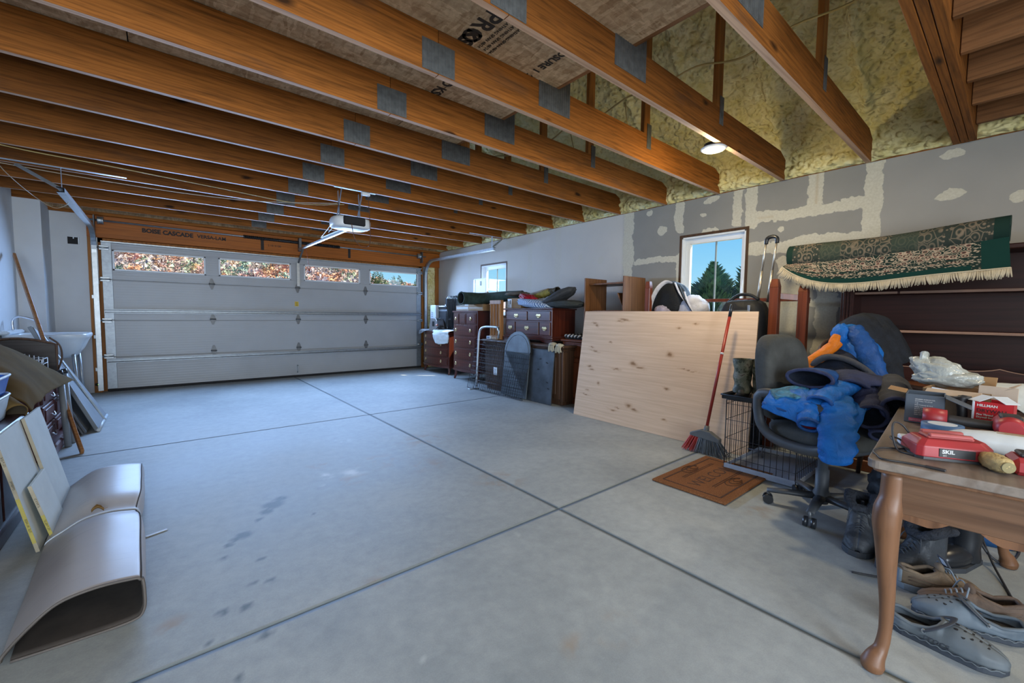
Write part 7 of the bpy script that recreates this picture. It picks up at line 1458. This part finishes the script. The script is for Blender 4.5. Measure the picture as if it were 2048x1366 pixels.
# carved red chest and the mirror panel on it
MCARV = M_wood('carved_red_wood', (.115, .040, .040, 1), 2, dark=.6, light=1.3, rough=.4, sheen_coat=.2)
t = thing('carved_chest', 'carved red brown chest with pulls, under the kraft paper', 'chest', (-.98, 5.0, 0))
MB().b2((-1.28, 4.62, .06), (-.725, 5.52, .56), .005).build('carcass', MCARV, t, True); MB().b2((-1.29, 4.58, .56), (-.69, 5.56, .59), .008).build('top', MCARV, t, True); MB().b2((-1.28, 4.6, 0), (-.665, 5.54, .085), .012).build('plinth', MCARV, t, True)
for k, (z0, z1) in enumerate(((.11, .24), (.26, .40), (.42, .54))):
    for q in range(2):
        ya = 4.66 + .43 * q; d = MB().b2((-.73, ya, z0), (-.708, ya + .40, z1), .006).build('drawer', MCARV, t, True); MB().b2((-.709, ya + .04, z0 + .025), (-.700, ya + .36, z1 - .025), .006).build('carved_panel', MCARV, d, True)
        mb = MB(); yc, zz = ya + .2, (z0 + z1) / 2; mb.tube([(-.690 - .0 + .014 * math.sin(a), yc + .045 * math.cos(a), zz - .022 * math.sin(a)) for a in np.linspace(0, PI, 10)], .005, 6); mb.build('pull', MNICKEL, d, True)
t = thing('mirror_back', 'dark arched dresser mirror seen from behind, standing on the carved chest', 'mirror', (-.95, 5.5, .59))
P = [(-1.20, .592), (-.72, .592), (-.72, .84)] + [(-.72 - .48 * u, .84 + .055 * math.sin(PI * u)) for u in np.linspace(.08, .92, 12)] + [(-1.20, .84)]
MB().prism(P, 5.40, 5.42, 1).build('backing', M_wood('dusty_dark_backing', (.060, .050, .046, 1), 0), t, True); mb = MB(); mb.tube([(x, 5.395, z) for x, z in P], .011, 6, closed=True); mb.build('frame', MBRNC, t, True); MB().tube(smooth_path([(-.715, 5.39, .62), (-.69, 5.39, .72), (-.70, 5.39, .83), (-.76, 5.39, .9)], 5), .007, 7).build('scroll_arm', MBRNC, t, True)
t = thing('wire_basket', 'white wire basket standing on the carved chest before the dark mirror', 'basket', (-.86, 5.05, .592))
mb = MB()
for k in range(9): x = -.95 + .025 * k; mb.tube([(x, 4.98, .595), (x, 4.98, .80 - .008 * k)], .003, 4); mb.tube([(x, 5.2, .595), (x, 5.2, .80 - .008 * k)], .003, 4)
for z in (.60, .65, .70, .74): mb.tube([(-.95, 4.98, z), (-.75, 4.98, z), (-.75, 5.2, z), (-.95, 5.2, z)], .003, 4, closed=True)
mb.build('wire_grid', MVINYL, t, True)['kind'] = 'stuff'
t = thing('stacked_papers', 'stack of white papers on the carved chest right of the wire basket', 'papers', (-.80, 4.85, .592)); 
for k in range(4): MB().box((-.80 + .006 * k, 4.86, .60 + .016 * k), (.16, .2, .014), (0, 0, .12 * (k % 3)), .002).build('sheaf', MWPAPER, t, True)
# long stick and grey table leaves
single(MB().beam((-.52, 4.70, .012), (-1.235, 7.15, 1.745), .045, .022, (1, .3, 0)), 'wooden_batten', M_wood('pine_batten', (.33, .155, .062, 1), 0), (-.52, 4.70, 0), 'long brown wooden batten leaning against the left wall', 'batten')
MGP = M_plain('grey_table_plastic', (.225, .255, .285, 1), .45, vary=.12, scale=4); MGPL = M_plain('pale_plastic_edge', (.46, .52, .56, 1), .4)
labs = ['front grey table leaf with a pale rim, leaning left of the garage door', 'second grey table leaf, just behind the front one', 'rearmost dark grey table leaf beside the batten']
for k in range(3):
    a0, a1, hh = [(-.50, -.97, .98), (-.58, -.99, .86), (-.66, -1.0, .76)][k]; ya, yb = [(5.48, 6.22), (5.40, 6.1), (5.62, 6.15)][k]; sl = [.95, .7, .5][k]
    t = thing('table_leaf', labs[k], 'table leaf', (a0, (ya + yb) / 2, 0), 0, 'grey table leaves leaning together'); A0, A1 = Vector((a0, ya, .012)), Vector((a0, yb, .012)); B0, B1 = Vector((a1, ya + sl * .55, hh)), Vector((a1, yb + sl * .25, hh - .1)); n = (A1 - A0).cross(B0 - A0).normalized() * .016
    Q = [A0, A1, B1, B0]; mb = MB(); mb.add([p + n for p in Q] + [p - n for p in Q], [(0, 1, 2, 3), (4, 5, 6, 7)[::-1], (0, 4, 5, 1), (1, 5, 6, 2), (2, 6, 7, 3), (3, 7, 4, 0)]); mb.build('panel', MGP, t, True, bevel=.005)
    mb = MB(); C0, C1 = A0.lerp(A1, .62), B0.lerp(B1, .62); s = n if n.x > 0 else -n
    if k == 0: mb.tube([C0 + s * 1.3, C1 + s * 1.3], .010, 6); mb.tube([A0 + s * .6, A1 + s * .6], .016, 6); mb.build('pale_rim', MGPL, t, True)
    else: mb.tube([A0 + s * .6, B0 + s * .6], .012, 6); mb.build('rim', MGREYD, t, True)
for k, (y, x) in enumerate(((5.02, -.635), (5.14, -.625))):
    t = thing('grey_pole', ['grey capped pole standing beside the carved chest, nearer one', 'grey capped pole standing beside the carved chest, farther one'][k], 'pole', (x, y + .0, 0)); MB().tube([(x, y, 0), (x - .04, y + .12, .60)], .022, 12).build('tube', MGP, t, True); MB().tube([(x - .0395, y + .118, .59), (x - .042, y + .126, .63)], [.024, .018], 12).build('cap', MBLKPL, t, True)
# utility sink
MSINK = M_plain('white_sink', (.66, .71, .75, 1), .22, vary=.04)
t = thing('utility_sink', 'white utility sink on the left wall by the garage door', 'sink', (-.98, 7.0, 0))
def sinkf(u, v):
    a = 2 * PI * u; q = (abs(math.cos(a)) ** 6 + abs(math.sin(a)) ** 6) ** (-1 / 6); S = [(.0, .60), (.30, .60), (.62, .605), (.80, .70), (.92, .80), (.99, .835), (1.0, .86), (.985, .872), (.93, .872), (.89, .86), (.86, .78), (.72, .66), (.3, .64), (0, .64)]
    i = v * (len(S) - 1); k = min(int(i), len(S) - 2); r, z = lerp(S[k][0], S[k + 1][0], i - k), lerp(S[k][1], S[k + 1][1], i - k); return (-.975 + .325 * math.cos(a) * q * r, 7.0 + .33 * math.sin(a) * q * r, z)
MB().grid(sinkf, 44, 34, cu=True).build('basin', MSINK, t, True)
MB().b2((-1.305, 6.68, .87), (-1.22, 7.32, .915), .015).build('splash_ledge', MSINK, t, True)
for x in (-1.22, -.78):
    for y in (6.8, 7.2): MB().tube([(x, y, .64), (x + (.03 if x > -1 else -.03), y, 0)], .016, 10).build('leg', MGALV, t, True)
mb = MB(); mb.tube(smooth_path([(-1.25, 7.0, .90), (-1.25, 7.0, 1.02), (-1.2, 7.0, 1.06), (-1.1, 7.0, 1.03), (-1.08, 7.0, 1.0)], 5), .011, 8); mb.build('faucet', MNICKEL, t, True)
# ------------------------------------------------------------------ cables, downlights and boxes in the ceiling
MNM = M_plain('yellow_cable_jacket', (.40, .30, .10, 1), .5); MNMW = M_plain('cream_cable', (.42, .34, .22, 1), .5)
def cable(label, pts, r=.0045, m=MNM, nm='ceiling_cable'): single(MB().tube(smooth_path(pts, 8), r, 6), nm, m, pts[0], label, 'cable')
cable('cream cable strung under the joists toward the left wall, upper line', [(-1.35, 5.0, 2.447), (-.9, 5.28, 2.448), (-.3, 5.33, 2.440), (.5, 5.5, 2.448), (1.3, 5.62, 2.449), (1.74, 5.3, 2.449)])
cable('cream cable along the joists ending near the door opener, lower line', [(-1.35, 5.85, 2.449), (-.6, 5.92, 2.435), (.2, 5.9, 2.425), (.9, 5.8, 2.44), (1.66, 5.30, 2.449)], .004, MNMW)
cable('thin cable hanging in a long loop beside the left door track', [(-1.0, 5.27, 2.45), (-1.02, 5.35, 2.40), (-.98, 5.6, 2.30), (-.90, 6.1, 2.22), (-.80, 6.3, 2.17), (-.70, 6.2, 2.20), (-.66, 6.0, 2.24)], .003, MNMW)
for k, (x, z, s, lb) in enumerate(((3.16, 3.02, .05, 'yellow cable run through the truss webs under the foam, lower line'), (2.60, 3.22, .04, 'yellow cable run across the foam bays, upper line'))):
    P = []
    for i, y in enumerate(np.arange(-.2, 4.2, .31)): P.append((x + .02 * math.sin(i * 1.7), y, z - (s if i % 2 else 0) + .02 * math.sin(i)))
    cable(lb, P, .007)
def downlight(x, y, label):
    t = thing('downlight', label, 'ceiling light', (x, y, 2.43)); MB().lathe([(.082, .024), (.092, .018), (.092, .012), (.078, .004), (.066, .002), (.066, .018)], (0, 0, 0), 36).build('trim_ring', MVINYL, t)
    MB().lathe([(.0, .003), (.064, .003), (.064, .006), (.0, .006)], (0, 0, 0), 30).build('lens', M_emit('led_lens', (1, .86, .62, 1), 14) if 'led_lens' not in bpy.data.materials else bpy.data.materials['led_lens'], t); MB().lathe([(.07, .02), (.07, .05), (.03, .055)], (0, 0, 0), 24).build('can', MBLKPL, t)
downlight(3.34, 1.595, 'round white recessed downlight glowing under the joists near the foam')
for k, (x, y, z) in enumerate(((3.42, 2.38, 2.66), (3.40, 3.02, 2.66))):
    t = thing('driver_box', ['black light driver box hung in the third open joist bay', 'smaller looking black driver box one bay further toward the door'][k], 'junction box', (x, y, z)); MB().b2((x - .10, y - .17, z), (x + .10, y + .02, z + .05), .004).build('box', MBLKPL, t, True); MB().b2((x - .09, y - .16, z - .006), (x + .09, y + .01, z + .002), .002).build('cover', MBLKPL, t, True); MB().tube(smooth_path([(x, y, z + .04), (x - .1, y, z + .2), (x - .22, y - .05, z + .36)], 5), .005, 6).build('whip', MNM, t, True)
